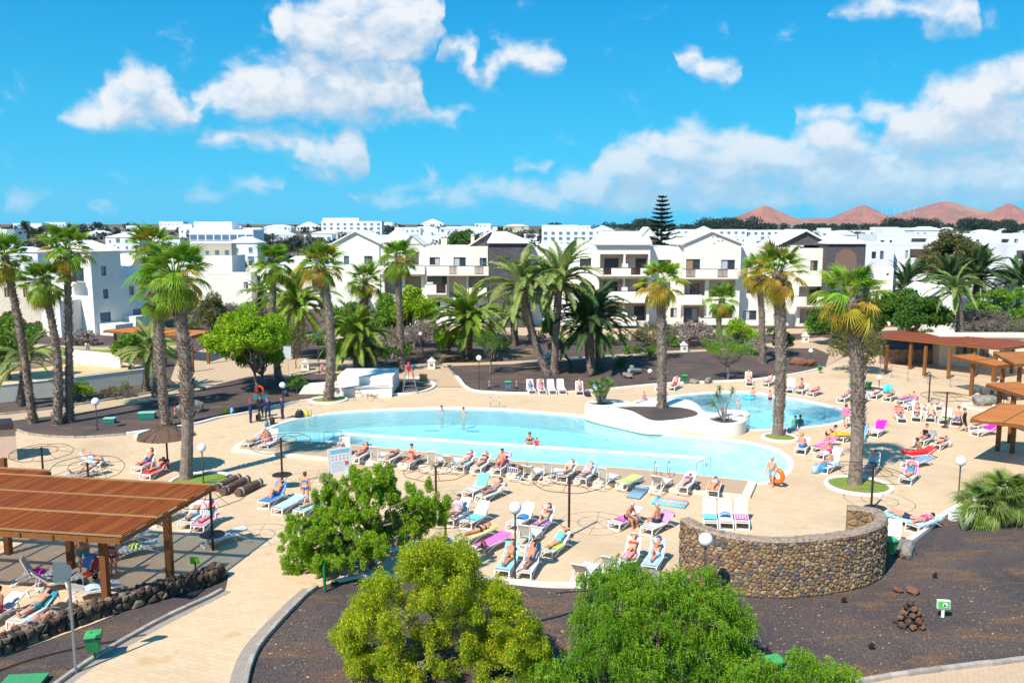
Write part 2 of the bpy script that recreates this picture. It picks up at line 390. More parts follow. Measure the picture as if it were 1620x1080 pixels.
M_LAWN = pmat('lawn', (0.16, 0.24, 0.03), 0.9, (0.22, 0.26, 0.05), 2.5, coord='World', bump=0.6, bscale=60, col3=(0.30, 0.22, 0.07))
M_BROWN = pmat('dry_earth', (0.26, 0.15, 0.07), 0.95, (0.16, 0.10, 0.06), 0.8, coord='World', bump=0.4)
M_FLOOR = pmat('pool_tiles', (0.66, 0.82, 0.83), 0.5, (0.72, 0.86, 0.86), 0.6, coord='World')
M_FLOOR2 = pmat('lane_tiles', (0.40, 0.76, 0.86), 0.5, (0.45, 0.80, 0.89), 0.6, coord='World')
M_SHALLOW = pmat('white_pool_floor', (0.82, 0.84, 0.80), 0.6, (0.78, 0.82, 0.79), 0.8, coord='World')
M_BLUE = flat((0.02, 0.22, 0.50))
def water_mat():
    m = bpy.data.materials.new('pool_water'); m.use_nodes = True; nt = m.node_tree; nt.nodes.clear()
    pos = nd(nt, 'ShaderNodeNewGeometry').outputs['Position']
    n = nd(nt, 'ShaderNodeTexNoise', {'Vector': pos, 'Scale': 1.7, 'Detail': 4.0, 'Distortion': 0.8}).outputs[0]
    bp = nd(nt, 'ShaderNodeBump', {'Strength': 0.6, 'Distance': 0.08, 'Height': n})
    gl_ = nd(nt, 'ShaderNodeBsdfGlossy', {'Color': (1, 1, 1, 1), 'Roughness': 0.03, 'Normal': bp.outputs[0]})
    # light ripples painted by a cell pattern into the water's tint and diffuse colour
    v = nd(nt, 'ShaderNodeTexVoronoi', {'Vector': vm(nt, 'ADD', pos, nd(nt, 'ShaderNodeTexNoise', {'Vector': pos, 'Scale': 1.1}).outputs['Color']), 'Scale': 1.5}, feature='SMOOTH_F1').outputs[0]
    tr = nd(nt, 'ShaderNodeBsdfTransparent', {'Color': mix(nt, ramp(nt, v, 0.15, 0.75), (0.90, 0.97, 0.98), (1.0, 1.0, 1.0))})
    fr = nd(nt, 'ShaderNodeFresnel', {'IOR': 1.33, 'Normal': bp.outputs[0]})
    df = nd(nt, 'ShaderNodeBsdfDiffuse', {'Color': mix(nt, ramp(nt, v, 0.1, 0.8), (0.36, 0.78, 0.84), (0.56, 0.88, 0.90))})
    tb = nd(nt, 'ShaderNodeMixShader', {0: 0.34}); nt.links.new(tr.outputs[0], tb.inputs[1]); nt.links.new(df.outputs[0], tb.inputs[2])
    ms = nd(nt, 'ShaderNodeMixShader', {0: mth(nt, 'MULTIPLY', fr.outputs[0], 0.85)})
    nt.links.new(tb.outputs[0], ms.inputs[1]); nt.links.new(gl_.outputs[0], ms.inputs[2])
    out = nd(nt, 'ShaderNodeOutputMaterial'); nt.links.new(ms.outputs[0], out.inputs[0])
    va = nd(nt, 'ShaderNodeVolumeAbsorption', {'Color': (0.10, 0.945, 0.985, 1), 'Density': 0.155}); nt.links.new(va.outputs[0], out.inputs['Volume'])
    return m
M_WATER = water_mat()

# -- outlines (ground plan)
POOL = spline(gl([(408,694),(424,680),(450,669),(490,660),(560,651),(680,646),(780,647),(850,652),(925,659),(955,668),(1000,681),(1040,686),(1100,691),(1170,698),(1215,708),(1240,722),(1247,735),(1238,750),(1216,761),(1182,763),(1098,754),(1012,745),(945,740),(814,732),(668,717),(579,708),(515,702),(450,699),(420,698)]), 5)
POOL2 = spline(gl([(1005,640),(1020,633),(1060,628),(1120,621.5),(1180,620),(1235,627),(1290,637),(1330,648),(1342,657),(1322,668),(1270,675),(1215,679),(1175,678),(1140,668),(1080,655),(1030,648)]), 5)
PLAT = gl([(372,706),(392,698),(420,698.6),(450,699.6),(515,702.6),(579,708.6),(668,717.6),(814,732.6),(945,740.6),(1012,745.6),(1098,754.6),(1182,763.6),(1197,766),(1187,789),(960,769),(870,760),(745,749),(634,738),(517,729),(464,724),(366,715)])
DECK = gl([(-330,692),(30,682),(80,690),(130,692),(200,687),(300,673),(345,662),(380,656),(410,650),(440,642),(500,632),(560,626.5),(620,625),(665,621),(690,612),(735,612),(760,620),(850,623),(940,618),(1060,607),(1180,602),(1260,592),(1305,581),(1332,566),(1400,552),(1480,556),(1700,560),(2100,590),(2100,800),(1600,792),(1545,795),(1520,801),(1490,819),(1440,857),(1405,866),(1400,890),(1380,905),(1310,918),(1240,925),(1180,922),(1110,906),(1085,898),(1074,905),(1070,930),(1000,927),(880,927),(815,922),(750,917),(650,914),(575,912),(535,918),(497,931),(470,955),(425,1003),(402,1035),(388,1080),(382,1200),(-60,1200),(88,1086),(150,1043),(250,986),(357,932),(362,908),(300,922),(150,985),(0,1040),(-200,1110),(-700,1150)])
FLATR = [(-900,-600),(900,-600),(900,300),(-900,300)]
struct(sheet('ground', [FLATR, POOL, POOL2], -0.03, M_SOIL))
struct(sheet('poolside_paving', [DECK, POOL, POOL2], 0.0, M_DECK))
# paths and other surfaces behind
def surf(name, pts, z, m): return struct(sheet(name, [gl(pts)], z, m))
surf('path', [(-150,676),(0,667),(120,653),(205,640),(300,622),(345,607),(330,592),(300,603),(240,621),(105,643),(0,656),(-150,668)], -0.015, M_PATH)
surf('plaza', [(300,622),(345,607),(390,596),(440,590),(452,600),(470,592),(540,590),(600,592),(640,600),(692,611),(734,611),(712,586),(700,579),(640,583),(560,572),(500,570),(455,560),(440,546),(330,548),(280,570),(270,600)], -0.011, M_PATH)
surf('path', [(640,583),(700,579),(760,577),(830,575),(965,565),(1061,558),(1130,555),(1210,548),(1210,545),(1120,552),(1061,554.5),(965,561),(830,570),(760,573),(690,574),(640,577)], -0.007, M_PATH)
surf('path', [(1306,580),(1330,566),(1345,552),(1335,540),(1300,533),(1240,540),(1200,545),(1225,550),(1290,551),(1312,560)], -0.005, M_PATH)
surf('path', [(40,548),(160,553),(285,549),(285,546),(160,549),(40,543)], -0.013, M_PATH)
surf('sandpit', [(-200,622),(0,610),(140,592),(240,580),(190,572),(115,560),(100,563),(0,580),(-200,590)], -0.009, M_SAND)
surf('lawn', [(100,563),(115,557),(190,566),(285,556),(285,540),(190,546),(110,548),(60,553)], -0.02, M_LAWN)
surf('lawn', [(440,545),(520,530),(500,526),(430,538)], -0.017, M_LAWN)
surf('dry_bed', [(690,574),(830,566),(860,560),(850,550),(760,556),(700,560)], -0.017, M_BROWN)
surf('terrace', [(520,545),(700,522),(900,535),(1000,537),(1130,530),(1330,526),(1420,522),(1420,517),(1130,521),(700,516),(520,530)], -0.019, M_PATH)
surf('lawn', [(40,548),(160,553),(160,557),(40,556)], -0.016, M_LAWN)
# front pavement strip in the lower right corner
FK = [G(*p) for p in [(1330,1086),(1400,1072),(1500,1058),(1620,1044),(1760,1026),(1950,1000)]]
struct(sheet('pavement', [FK + [Vector((40, 15, 0)), Vector((5, 15, 0))]], -0.012, M_PATH))

# -- pools
def pool(name, ol, depth_floor, floor_mat):
    mb = MB(); skirt(mb, ol, -1.35, -0.001, 0)
    o = struct(mb.build(name, M_SHALLOW))
    f = sheet('pool_floor', [ol], -1.3, floor_mat); f.parent = o
    # coping round the rim
    inner, outer = offset(ol, -0.02), offset(ol, -0.34)
    a = sum(p.x * q.y - q.x * p.y for p, q in zip(ol, ol[1:] + ol[:1]))
    if a < 0: inner, outer = offset(ol, 0.02), offset(ol, 0.34)
    mb = MB(); n = len(ol)
    vs = [(p.x, p.y, 0.035) for p in inner] + [(p.x, p.y, 0.035) for p in outer] + [(p.x, p.y, -0.1) for p in inner] + [(p.x, p.y, 0.0) for p in outer]
    fs = []
    for i in range(n):
        j = (i+1) % n; fs += [(i, j, n+j, n+i), (2*n+i, 2*n+j, j, i), (n+i, n+j, 3*n+j, 3*n+i)]
    mb.add(vs, fs); mb.build('coping', M_WHITE, o)
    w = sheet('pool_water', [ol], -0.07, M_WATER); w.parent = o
    bm = bmesh.new(); bm.from_mesh(w.data); r_ = bmesh.ops.extrude_face_region(bm, geom=bm.faces[:]); bmesh.ops.translate(bm, verts=[e for e in r_['geom'] if isinstance(e, bmesh.types.BMVert)], vec=(0, 0, -1.26)); bmesh.ops.recalc_face_normals(bm, faces=bm.faces); bm.to_mesh(w.data); bm.free()
    return o
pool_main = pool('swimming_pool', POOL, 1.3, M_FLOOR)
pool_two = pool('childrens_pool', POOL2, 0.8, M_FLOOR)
# shallow white ends on the floor of the main pool
def ramp_floor(name, rows, parent):                       # sloping shallow floor: rows of (near point, far point, depth)
    mb = MB(); vs = []
    for (p, q, d) in rows: vs += [G(*p, -d), G(*q, -d)]
    mb.add(vs, [(2*i, 2*i+2, 2*i+3, 2*i+1) for i in range(len(rows)-1)]); mb.build(name, M_SHALLOW, parent)
ramp_floor('sloping_floor', [((1105,765),(930,660),1.25),((1125,770),(985,668),.95),((1140,772),(1040,680),.65),((1160,772),(1100,686),.42),((1190,772),(1160,692),.28),((1225,772),(1215,698),.2),((1262,760),(1262,710),.16)], pool_main)
ramp_floor('sloping_floor', [((505,712),(505,650),1.25),((470,710),(462,660),.8),((440,708),(435,668),.4),((395,706),(405,672),.2)], pool_main)
# lap lane: lower floor, white dividing ledge with low rails, dark lane line
lane = sheet('lane_floor', [gl([(520,707),(546,693),(1112,732),(1098,762),(1012,753),(945,748),(814,741),(668,725),(579,716)], -1.29)], -1.29, M_FLOOR2); lane.parent = pool_main
mb = MB()
A, B, A0, B0 = G(541,684), G(1116,722.5), G(514,701), G(1100,752)
for a, b in ((A, B), (A, A0)):
    mb.bar((a.x, a.y, -0.66), (b.x, b.y, -0.66), 0.42, 1.27)
mb.build('dividing_ledge', M_SHALLOW, pool_main)
mb = MB(); a, b = G(567,704,-1.28), G(1085,750,-1.28); mb.bar(a, b, 0.28, 0.01); mb.bar(a + Vector((0,-0.5,0)), a + Vector((0.1,0.7,0)), 0.3, 0.012); mb.bar(b + Vector((0,-0.5,0)), b + Vector((0.1,0.7,0)), 0.3, 0.012)
mb.build('lane_line', M_BLUE, pool_main)
for x, y in ((683,681),(748,682)):
    p = G(x, y, -1.28); MB().box(p.x-0.5, p.x+0.5, p.y-0.2, p.y+0.2, -1.29, -1.275).build('floor_drain', M_BLUE, pool_main)
M_STEEL = pmat('steel', (0.55, 0.55, 0.56), 0.3, metal=0.9)
M_STEELG = pmat('grey_metal', (0.34, 0.34, 0.36), 0.45, metal=0.4)
for k in range(6):                                        # low hand rails along the ledge
    t0 = 0.02 + k * 0.165; t1 = t0 + 0.115
    p, q = A.lerp(B, t0), A.lerp(B, t1)
    MB().tube([(p.x,p.y,-0.05),(p.x,p.y,0.22),(q.x,q.y,0.22),(q.x,q.y,-0.05)], 0.014, 6).build('ledge_rail', M_STEEL, pool_main)
def ladder(px, py, turn=0.0, w=0.55, label='', z=0.0):
    p = G(px, py, z); t = thing('pool_ladder', label, 'pool ladder', p, turn, 'pool ladders')
    for s in (-1, 1):
        x = s * w / 2
        MB().tube([(x,-0.55,0),(x,-0.55,0.55),(x,-0.46,0.78),(x,-0.25,0.88),(x,-0.02,0.78),(x,0.08,0.5),(x,0.10,-0.7)], 0.022, 8).build('hand_rail', M_STEEL, t, smooth=True)
    for z_ in (-0.2, -0.45): MB().box(-w/2, w/2, 0.06, 0.16, z_, z_+0.03).build('step', M_STEEL, t)
ladder(783, 646, math.pi, 0.7, 'steel pool ladder on the far rim behind the two bathers in open water')
ladder(484, 660, math.pi + 0.25, 0.8, 'steel pool ladder at the far rim beside the diving gear')
ladder(1046, 751, 0.0, 0.75, 'steel pool ladder on the near rim between two empty loungers', 0.16)
# stair rails into the lane
def rail(pts, label):
    t = thing('stair_rail', label, 'handrail', (0,0,0), 0, 'stair rails of the lap lane')
    q = [G(x, y) for x, y in pts]
    MB().tube([(p.x, p.y, 0.92 - 0.5*i/(len(q)-1)) for i, p in enumerate(q)], 0.022, 8).build('hand_rail', M_STEEL, t)
    for i, p in enumerate(q): MB().tube([(p.x, p.y, -0.5), (p.x, p.y, 0.92 - 0.5*i/(len(q)-1))], 0.018, 8).build('post', M_STEEL, t)
rail([(1101,758),(1112,745),(1124,734)], 'slanting steel stair rail at the far end of the lap lane by sunbathers')
rail([(513,706),(528,698),(540,691)], 'slanting steel stair rail at the sign board end of the lap lane')

# -- brown poolside terrace, one step up
mb = MB(); mb.prism(PLAT, 0.0, 0.16, 0)
terr = struct(mb.build('poolside_terrace', M_CREAM))
inn = [PLAT[0] + Vector((0.35,-0.1,0))] + [p + Vector((0.0, -0.14, 0)) for p in PLAT[1:12]] + [PLAT[12] + Vector((-0.5,-0.05,0)), PLAT[13] + Vector((-0.35, 0.36, 0))] + [p + Vector((0, 0.34, 0)) for p in PLAT[14:20]] + [PLAT[20] + Vector((0.4, 0.3, 0))]
o = sheet('tiled_floor', [inn], 0.164, M_TERR); o.parent = terr

# -- white planters between the pools
PH = 0.85
PLANT = spline(gl([(925,661),(932,651),(955,648),(985,650),(1003,656),(1020,652),(1048,647),(1085,649),(1103,657),(1112,668),(1135,671),(1165,672),(1180,680),(1173,688),(1150,691),(1125,689),(1097,683),(1065,686),(1030,687),(1000,682),(965,674),(938,667)]), 4)
HOLES = [spline(gl([(976,644),(1000,650),(1030,664),(1060,664),(1083,661),(1103,656),(1100,648),(1075,642),(1040,641),(1000,641)], PH), 4),
         spline(gl([(930.5,637.5),(952,640.3),(974,638),(952,635)], PH), 4), spline(gl([(1122,662),(1145,669),(1170,665),(1146,659)], PH), 4)]
mb = MB(); skirt(mb, PLANT, 0.0, PH)
for h in HOLES: skirt(mb, h, PH - 0.15, PH)
pl = tag(mb.build('white_planter', M_WHITE), 'long white rendered planter wall curving between the two pools', 'planter')
o = sheet('wall_top', [PLANT] + HOLES, PH, M_WHITE); o.parent = pl
for h in HOLES: o = sheet('soil', [h], PH - 0.1, M_SOIL); o.parent = pl
isl = G(1161, 654); tag(MB().lathe([(1.15,-1.3),(1.2,0.02),(1.12,0.1),(0.0,0.12)], isl, 24).build('pool_island', M_CREAM), 'low round cream island standing in the small pool', 'island')

# -- kerbs
def white_kerb(pts, label, w=0.26, h=0.14, n=4):
    ln = spline(gl(pts), n, False); a, b = offset(ln, w/2, False), offset(ln, -w/2, False); mb = MB(); N = len(ln)
    vs = []
    for i in range(N): vs += [(a[i].x,a[i].y,-0.02),(a[i].x,a[i].y,h),(b[i].x,b[i].y,h),(b[i].x,b[i].y,-0.02)]
    fs = [(0,3,2,1), (4*N-4,4*N-3,4*N-2,4*N-1)]
    for i in range(N-1):
        for k in range(3): fs.append((4*i+k, 4*i+k+1, 4*i+5+k, 4*i+4+k))
    mb.add(vs, fs); o = mb.build('white_kerb', M_WHITE); return struct(o)
white_kerb([(200,687),(300,673),(345,662),(380,656),(410,650),(440,642),(500,632),(560,626.5),(620,625),(665,621),(686,613),(683,605),(665,599),(640,597)], '')
white_kerb([(722,596),(728,603),(737,613),(760,620),(850,623),(940,618),(1060,607),(1180,602),(1260,592),(1303,582)], '')
white_kerb([(535,919),(575,912),(650,914),(750,917),(815,922),(880,927),(1000,927),(1070,930)], '', h=0.12)
white_kerb([(1438,858),(1455,846),(1490,819),(1520,801),(1545,795),(1580,793)], '', h=0.16)
def kerb_stones(name, pts, step=0.62, w=0.16, h=0.13, side=1, limit=300):
    ln = resample(spline(gl(pts), 6, False), step); root = thing(name, None, None); struct(root); me = None
    mb = MB(); L = step - 0.02
    mb.add([(-L/2,-w/2,-0.03),(L/2,-w/2,-0.03),(L/2,w/2,-0.03),(-L/2,w/2,-0.03),(-L/2,-w/2,h-0.02),(L/2,-w/2,h-0.02),(L/2,w/2,h-0.02),(-L/2,w/2,h-0.02),
            (-L/2+0.01,-w/2+0.02,h),(L/2-0.01,-w/2+0.02,h),(L/2-0.01,w/2-0.02,h),(-L/2+0.01,w/2-0.02,h)],
           [(0,1,5,4),(1,2,6,5),(2,3,7,6),(3,0,4,7),(4,5,9,8),(5,6,10,9),(6,7,11,10),(7,4,8,11),(8,9,10,11)])
    me = mb.mesh('kerb_stone')
    for a, b in list(zip(ln, ln[1:]))[:limit]:
        d = b - a; c = (a+b)/2
        obj('kerb_stone', me, M_KERB, root, (c.x, c.y, random.uniform(-0.008, 0.008)), math.atan2(d.y, d.x) + random.uniform(-0.015, 0.015))
kerb_stones('path_kerb', [(40,1118),(90,1083),(150,1041),(250,984),(330,946),(357,931)])
kerb_stones('path_kerb', [(384,1140),(390,1075),(404,1032),(428,1000),(472,953),(497,931),(520,922)])
kerb_stones('bed_kerb', [(28,681),(45,687),(80,691),(130,692.5),(200,687.5)])
kerb_stones('path_kerb', [(-150,668),(0,656),(105,643),(240,621),(290,606)], 0.9)
kerb_stones('pavement_kerb', [(1330,1086),(1400,1072),(1500,1058),(1620,1044),(1760,1026)])
kerb_stones('path_kerb', [(480,570),(520,571),(560,573),(640,583),(700,577)], 0.9)
kerb_stones('bed_kerb', [(722,597),(711,586),(706,580),(720,577)], 0.8)
# dark paver band beside the path kerbs
M_BAND = paving_mat('grey_band', (0.34, 0.28, 0.23), (0.40, 0.33, 0.27), (0.22, 0.18, 0.15), 0.22, 0.11, -0.6, fac=0.1)
def band(pts, w):
    ln = spline(gl(pts), 6, False); struct(sheet('paver_band', [ln + offset(ln, w, False)[::-1]], 0.004, M_BAND))
band([(383,1150),(387,1078),(401,1034),(425,1002),(470,955),(496,932)], 0.45)
band([(91,1085),(151,1043),(251,986),(357,933)], -0.32)
for x0, x1, y in ((300,480,985),):
    pass
# round beds with grass
def round_bed(px, py, rx, label, grass=True):
    p = G(px, py); t = thing('palm_bed', label, 'flower bed', p, 0, 'round palm beds')
    MB().lathe([(rx,0.0),(rx,0.10),(rx-0.04,0.13),(rx-0.22,0.13),(rx-0.24,0.04)], (0,0,0), 40, closed=True).build('white_kerb', M_WHITE, t, smooth=False)
    MB().lathe([(rx-0.23,0.06),(rx*0.6,0.09),(0.0,0.14)], (0,0,0), 40).build('grass' if grass else 'soil', M_LAWN if grass else M_SOIL, t)
    return p
round_bed(1358, 769, 1.78, 'white kerbed round grass bed under the palm beside the shaded lounger')
round_bed(1234, 693, 1.22, 'white kerbed round grass bed with red and white marker poles')
round_bed(520, 633, 1.55, 'white kerbed round dry bed in front of the slide wall', True)
round_bed(318, 762, 1.75, 'round grass bed with palm and globe lamp near the thatch rolls')
round_bed(254, 688, 1.65, 'white kerbed bed behind the thatched parasol', False)
round_bed(1372, 616, 1.7, 'white kerbed bed with agave bushes and bin beside far loungers', False)
# ================================================================ WALLS, PERGOLAS, LAMPS, SMALL BUILT THINGS
# -- Voronoi cells for stone facing
def clip(poly, m, n):                                     # keep the side where (p-m).n <= 0
    out = []
    for i in range(len(poly)):
        a, b = poly[i], poly[(i+1) % len(poly)]
        da = (a[0]-m[0])*n[0]+(a[1]-m[1])*n[1]; db = (b[0]-m[0])*n[0]+(b[1]-m[1])*n[1]
        if da <= 0: out.append(a)
        if da * db < 0: t = da/(da-db); out.append((a[0]+(b[0]-a[0])*t, a[1]+(b[1]-a[1])*t))
    return out
def cells(L, Hh, size, rnd):
    nx, nz = max(1, int(L/size)), max(1, int(Hh/(size*0.78))); pts = []
    for j in range(nz):
        for i in range(nx):
            if rnd.random() < 0.06: continue
            pts.append(((i+0.5+(0.5 if j % 2 else 0)+rnd.uniform(-.42,.42))*L/nx, (j+0.5+rnd.uniform(-.36,.36))*Hh/nz))
    pts = [p for p in pts if p[0] < L]
    res = []
    for i, p in enumerate(pts):
        poly = [(max(0,p[0]-size*1.4),max(0,p[1]-size*1.4)),(min(L,p[0]+size*1.4),max(0,p[1]-size*1.4)),(min(L,p[0]+size*1.4),min(Hh,p[1]+size*1.4)),(max(0,p[0]-size*1.4),min(Hh,p[1]+size*1.4))]
        for k, q in enumerate(pts):
            if k == i or abs(q[0]-p[0]) > size*2.8 or abs(q[1]-p[1]) > size*2.8: continue
            poly = clip(poly, ((p[0]+q[0])/2, (p[1]+q[1])/2), (q[0]-p[0], q[1]-p[1]))
            if len(poly) < 3: break
        if len(poly) >= 3: res.append((p, poly))
    return res
def stone_mat(name, cols, rough=0.9):
    m = bpy.data.materials.new(name); m.use_nodes = True; nt = m.node_tree; b = nt.nodes['Principled BSDF']
    r_ = nd(nt, 'ShaderNodeObjectInfo').outputs['Random']; isl_ = nd(nt, 'ShaderNodeNewGeometry').outputs['Random Per Island']
    f = mth(nt, 'FRACT', mth(nt, 'ADD', r_, isl_))
    cr = nt.nodes.new('ShaderNodeValToRGB'); cr.color_ramp.interpolation = 'CONSTANT'
    while len(cr.color_ramp.elements) < len(cols): cr.color_ramp.elements.new(0.5)
    for i, c in enumerate(cols): cr.color_ramp.elements[i].position = i/len(cols); cr.color_ramp.elements[i].color = (*c, 1)
    nt.links.new(f, cr.inputs[0])
    pos = nd(nt, 'ShaderNodeNewGeometry').outputs['Position']
    n = nd(nt, 'ShaderNodeTexNoise', {'Vector': pos, 'Scale': 18.0, 'Detail': 5.0, 'Roughness': 0.7}).outputs[0]
    c = mix(nt, ramp(nt, n, 0.3, 0.7, 0.0, 0.75), mix(nt, 1.0, cr.outputs[0], (0.5, 0.48, 0.47), 'MULTIPLY'), cr.outputs[0])
    sock(nt, b.inputs['Base Color'], c); b.inputs['Roughness'].default_value = rough; b.inputs['Specular IOR Level'].default_value = 0.15
    bp = nd(nt, 'ShaderNodeBump', {'Strength': 0.8, 'Distance': 0.03, 'Height': n}); nt.links.new(bp.outputs[0], b.inputs['Normal'])
    return m
M_STONE = stone_mat('brown_basalt_stones', [(0.36,0.23,0.13),(0.46,0.31,0.17),(0.30,0.19,0.12),(0.50,0.36,0.22),(0.39,0.26,0.14),(0.24,0.175,0.135),(0.44,0.285,0.15),(0.18,0.17,0.18),(0.54,0.42,0.28),(0.34,0.215,0.13)])
M_LAVA = stone_mat('dark_lava_stones', [(0.12,0.08,0.065),(0.18,0.115,0.085),(0.08,0.06,0.055),(0.26,0.18,0.12),(0.15,0.09,0.07),(0.32,0.24,0.17)])
M_MORTAR = pmat('mortar', (0.27, 0.19, 0.12), 0.95, (0.17, 0.12, 0.08), 8.0, bump=0.5)
M_WALLTOP = pmat('wall_top_mortar', (0.40, 0.30, 0.22), 0.95, (0.22, 0.16, 0.12), 9.0, lo=0.4, hi=0.62, bump=0.9, bscale=24)

def stone_piece(poly, p, L, line, lens, dep, shrink=0.035, out=0.0, bulge=0.68, rnd=random):
    """a stone standing proud of a curved wall face; returns a mesh builder in world coordinates"""
    def at(s, z, d):
        s = min(max(s, 0), L - 1e-6)
        i = next(k for k in range(len(lens)-1) if lens[k] <= s <= lens[k+1] + 1e-9)
        t = (s-lens[i])/(lens[i+1]-lens[i]); a, b = line[i], line[i+1]; q = a.lerp(b, t)
        n = Vector((b.y-a.y, -(b.x-a.x), 0)).normalized()
        return (q.x+n.x*d, q.y+n.y*d, z)
    mb = MB(); n = len(poly)
    def ringp(f, d): return [at(p[0]+(q[0]-p[0])*f, p[1]+(q[1]-p[1])*f, d) for q in poly]
    f1 = 1 - shrink/max(0.06, math.dist(p, poly[0])); f1 = max(0.86, min(0.96, f1))
    vs = ringp(f1, -0.02) + ringp(f1*0.97, dep*0.55) + ringp(f1*bulge, dep) + [at(p[0], p[1], dep*rnd.uniform(1.0, 1.25))]
    fs = []
    for i in range(n):
        j = (i+1) % n; fs += [(i,j,n+j,n+i),(n+i,n+j,2*n+j,2*n+i),(2*n+i,2*n+j,3*n)]
    return mb.add(vs, fs)
def arclen(line):
    l = [0.0]
    for a, b in zip(line, line[1:]): l.append(l[-1]+(b-a).length)
    return l

def curved_stone_wall():
    rnd = random.Random(3)
    base = spline(gl([(1074,903),(1098,918),(1140,934),(1190,943),(1240,945),(1300,940),(1350,931),(1380,921),(1397,908),(1394,893),(1375,884),(1330,878)]), 7, False)
    base = resample(base, 0.2); th = 0.42; h = 2.25
    inner = offset(base, th, False)
    root = thing('stone_windbreak', 'chest-high curved windbreak wall of brown volcanic stones at the deck edge', 'stone wall', (0,0,0))
    mb = MB(); N = len(base); vs = []
    for a, b in zip(base, inner): vs += [(a.x,a.y,-0.1),(a.x,a.y,h),(b.x,b.y,h),(b.x,b.y,-0.1)]
    fs = [(0,1,2,3),(4*N-4,4*N-1,4*N-2,4*N-3)]
    for i in range(N-1):
        for k in (0, 1, 2): fs.append((4*i+k,4*i+4+k,4*i+5+k,4*i+k+1))
    mi = [0, 0] + [0, 1, 0]*(N-1)
    mb.add(vs, fs); mb.m = mi
    mb.build('core', [M_MORTAR, M_WALLTOP], root)
    cap = MB()                                            # ragged mortar capping
    for i in range(N-1):
        a, b = base[i], base[i+1]; c, d = inner[i], inner[i+1]
        z = h + rnd.uniform(0.005, 0.04)
        n_ = (a-c).normalized()*0.05
        cap.add([(a+n_)[:2]+(h-0.06,),(b+n_)[:2]+(h-0.06,),(d-n_)[:2]+(h-0.06,),(c-n_)[:2]+(h-0.06,),a[:2]+(z,),b[:2]+(z,),d[:2]+(z,),c[:2]+(z,)],
                [(0,1,5,4),(1,2,6,5),(2,3,7,6),(3,0,4,7),(4,5,6,7)])
    cap.build('capping', M_WALLTOP, root)
    for line, side in ((base, 'outer'), (inner[::-1], 'inner')):
        ln = line; lens = arclen(ln); L = lens[-1]
        cs = cells(L, h-0.06, 0.185 if side == 'outer' else 0.26, rnd)
        vis = [(abs(sum((q[0]*r[1]-r[0]*q[1]) for q, r in zip(po, po[1:]+po[:1]))), p, po) for p, po in cs]
        vis.sort(key=lambda t: -t[0])
        rest = MB()
        for k, (ar, p, po) in enumerate(vis):
            sp = stone_piece(po, p, L, ln, lens, rnd.uniform(0.03, 0.075), rnd=rnd)
            if side == 'outer' and k < 290: sp.build('stone', M_STONE, root)
            else: rest.add(sp.v, sp.f)
        o = rest.build('facing_stones', M_STONE, root); o['kind'] = 'stuff'
curved_stone_wall()

# -- rock meshes
def rock_mesh(seed, n=2, amp=0.28, flatz=0.8):
    bm = bmesh.new(); bmesh.ops.create_icosphere(bm, subdivisions=n, radius=1.0); rnd = random.Random(seed)
    dirs = [Vector((rnd.gauss(0,1), rnd.gauss(0,1), rnd.gauss(0,1))).normalized() for _ in range(14)]; cut = [rnd.uniform(0.55, 0.95) for _ in dirs]
    for v in bm.verts:
        for d, c in zip(dirs, cut):
            t = v.co.dot(d)
            if t > c: v.co -= d*(t-c)
        v.co *= 1+rnd.uniform(-amp, amp)*0.35
        v.co.z *= flatz
    me = bpy.data.meshes.new('rock'); bm.to_mesh(me); bm.free(); return me
ROCKS = [rock_mesh(s, 2) for s in range(6)]; SMALLROCK = [rock_mesh(20+s, 1) for s in range(5)]
def rock_at(name, me, mat, p, s, parent=None):
    o = obj(name, me, mat, parent); o.location = p; o.scale = s if not isinstance(s, float) else (s,)*3
    o.rotation_euler = (random.uniform(-.3,.3), random.uniform(-.3,.3), random.uniform(0,6.28)); return o
def low_lava_wall():
    rnd = random.Random(5)
    base = resample(spline(gl([(-120,1070),(0,1037),(60,1013),(120,990),(200,963),(270,942),(330,925),(357,908)]), 6, False), 0.25)
    th, h = 0.5, 0.62; inner = offset(base, th, False); root = thing('lava_stone_wall', 'low rough wall of dark lava stones in front of the big slatted pergola', 'stone wall')
    mb = MB(); N = len(base); vs = []
    for a, b in zip(base, inner): vs += [(a.x,a.y,-0.1),(a.x,a.y,h-0.08),(b.x,b.y,h-0.08),(b.x,b.y,-0.1)]
    fs = [(0,1,2,3),(4*N-4,4*N-1,4*N-2,4*N-3)]
    for i in range(N-1):
        for k in (0, 1, 2): fs.append((4*i+k,4*i+4+k,4*i+5+k,4*i+k+1))
    mb.add(vs, fs).build('core', M_MORTAR, root)
    k = 0; rest = MB()
    lens = arclen(base); L = lens[-1]
    for p, po in cells(L, h-0.05, 0.27, rnd):
        sp = stone_piece(po, p, L, base, lens, rnd.uniform(0.08, 0.18), rnd=rnd); sp.build('stone', M_LAVA, root); k += 1
    for i in range(N-1):
        for j in range(2):
            a = base[i].lerp(inner[i], 0.2+0.55*j+rnd.uniform(-.12,.12)); a = a.lerp(base[i+1], rnd.random()*0.4)
            r = rnd.uniform(0.13, 0.2)
            if k < 295: rock_at('stone', rnd.choice(SMALLROCK), M_LAVA, (a.x, a.y, h-0.06+rnd.uniform(-.03,.04)), (r, r*0.85, r*0.7), root); k += 1
low_lava_wall()

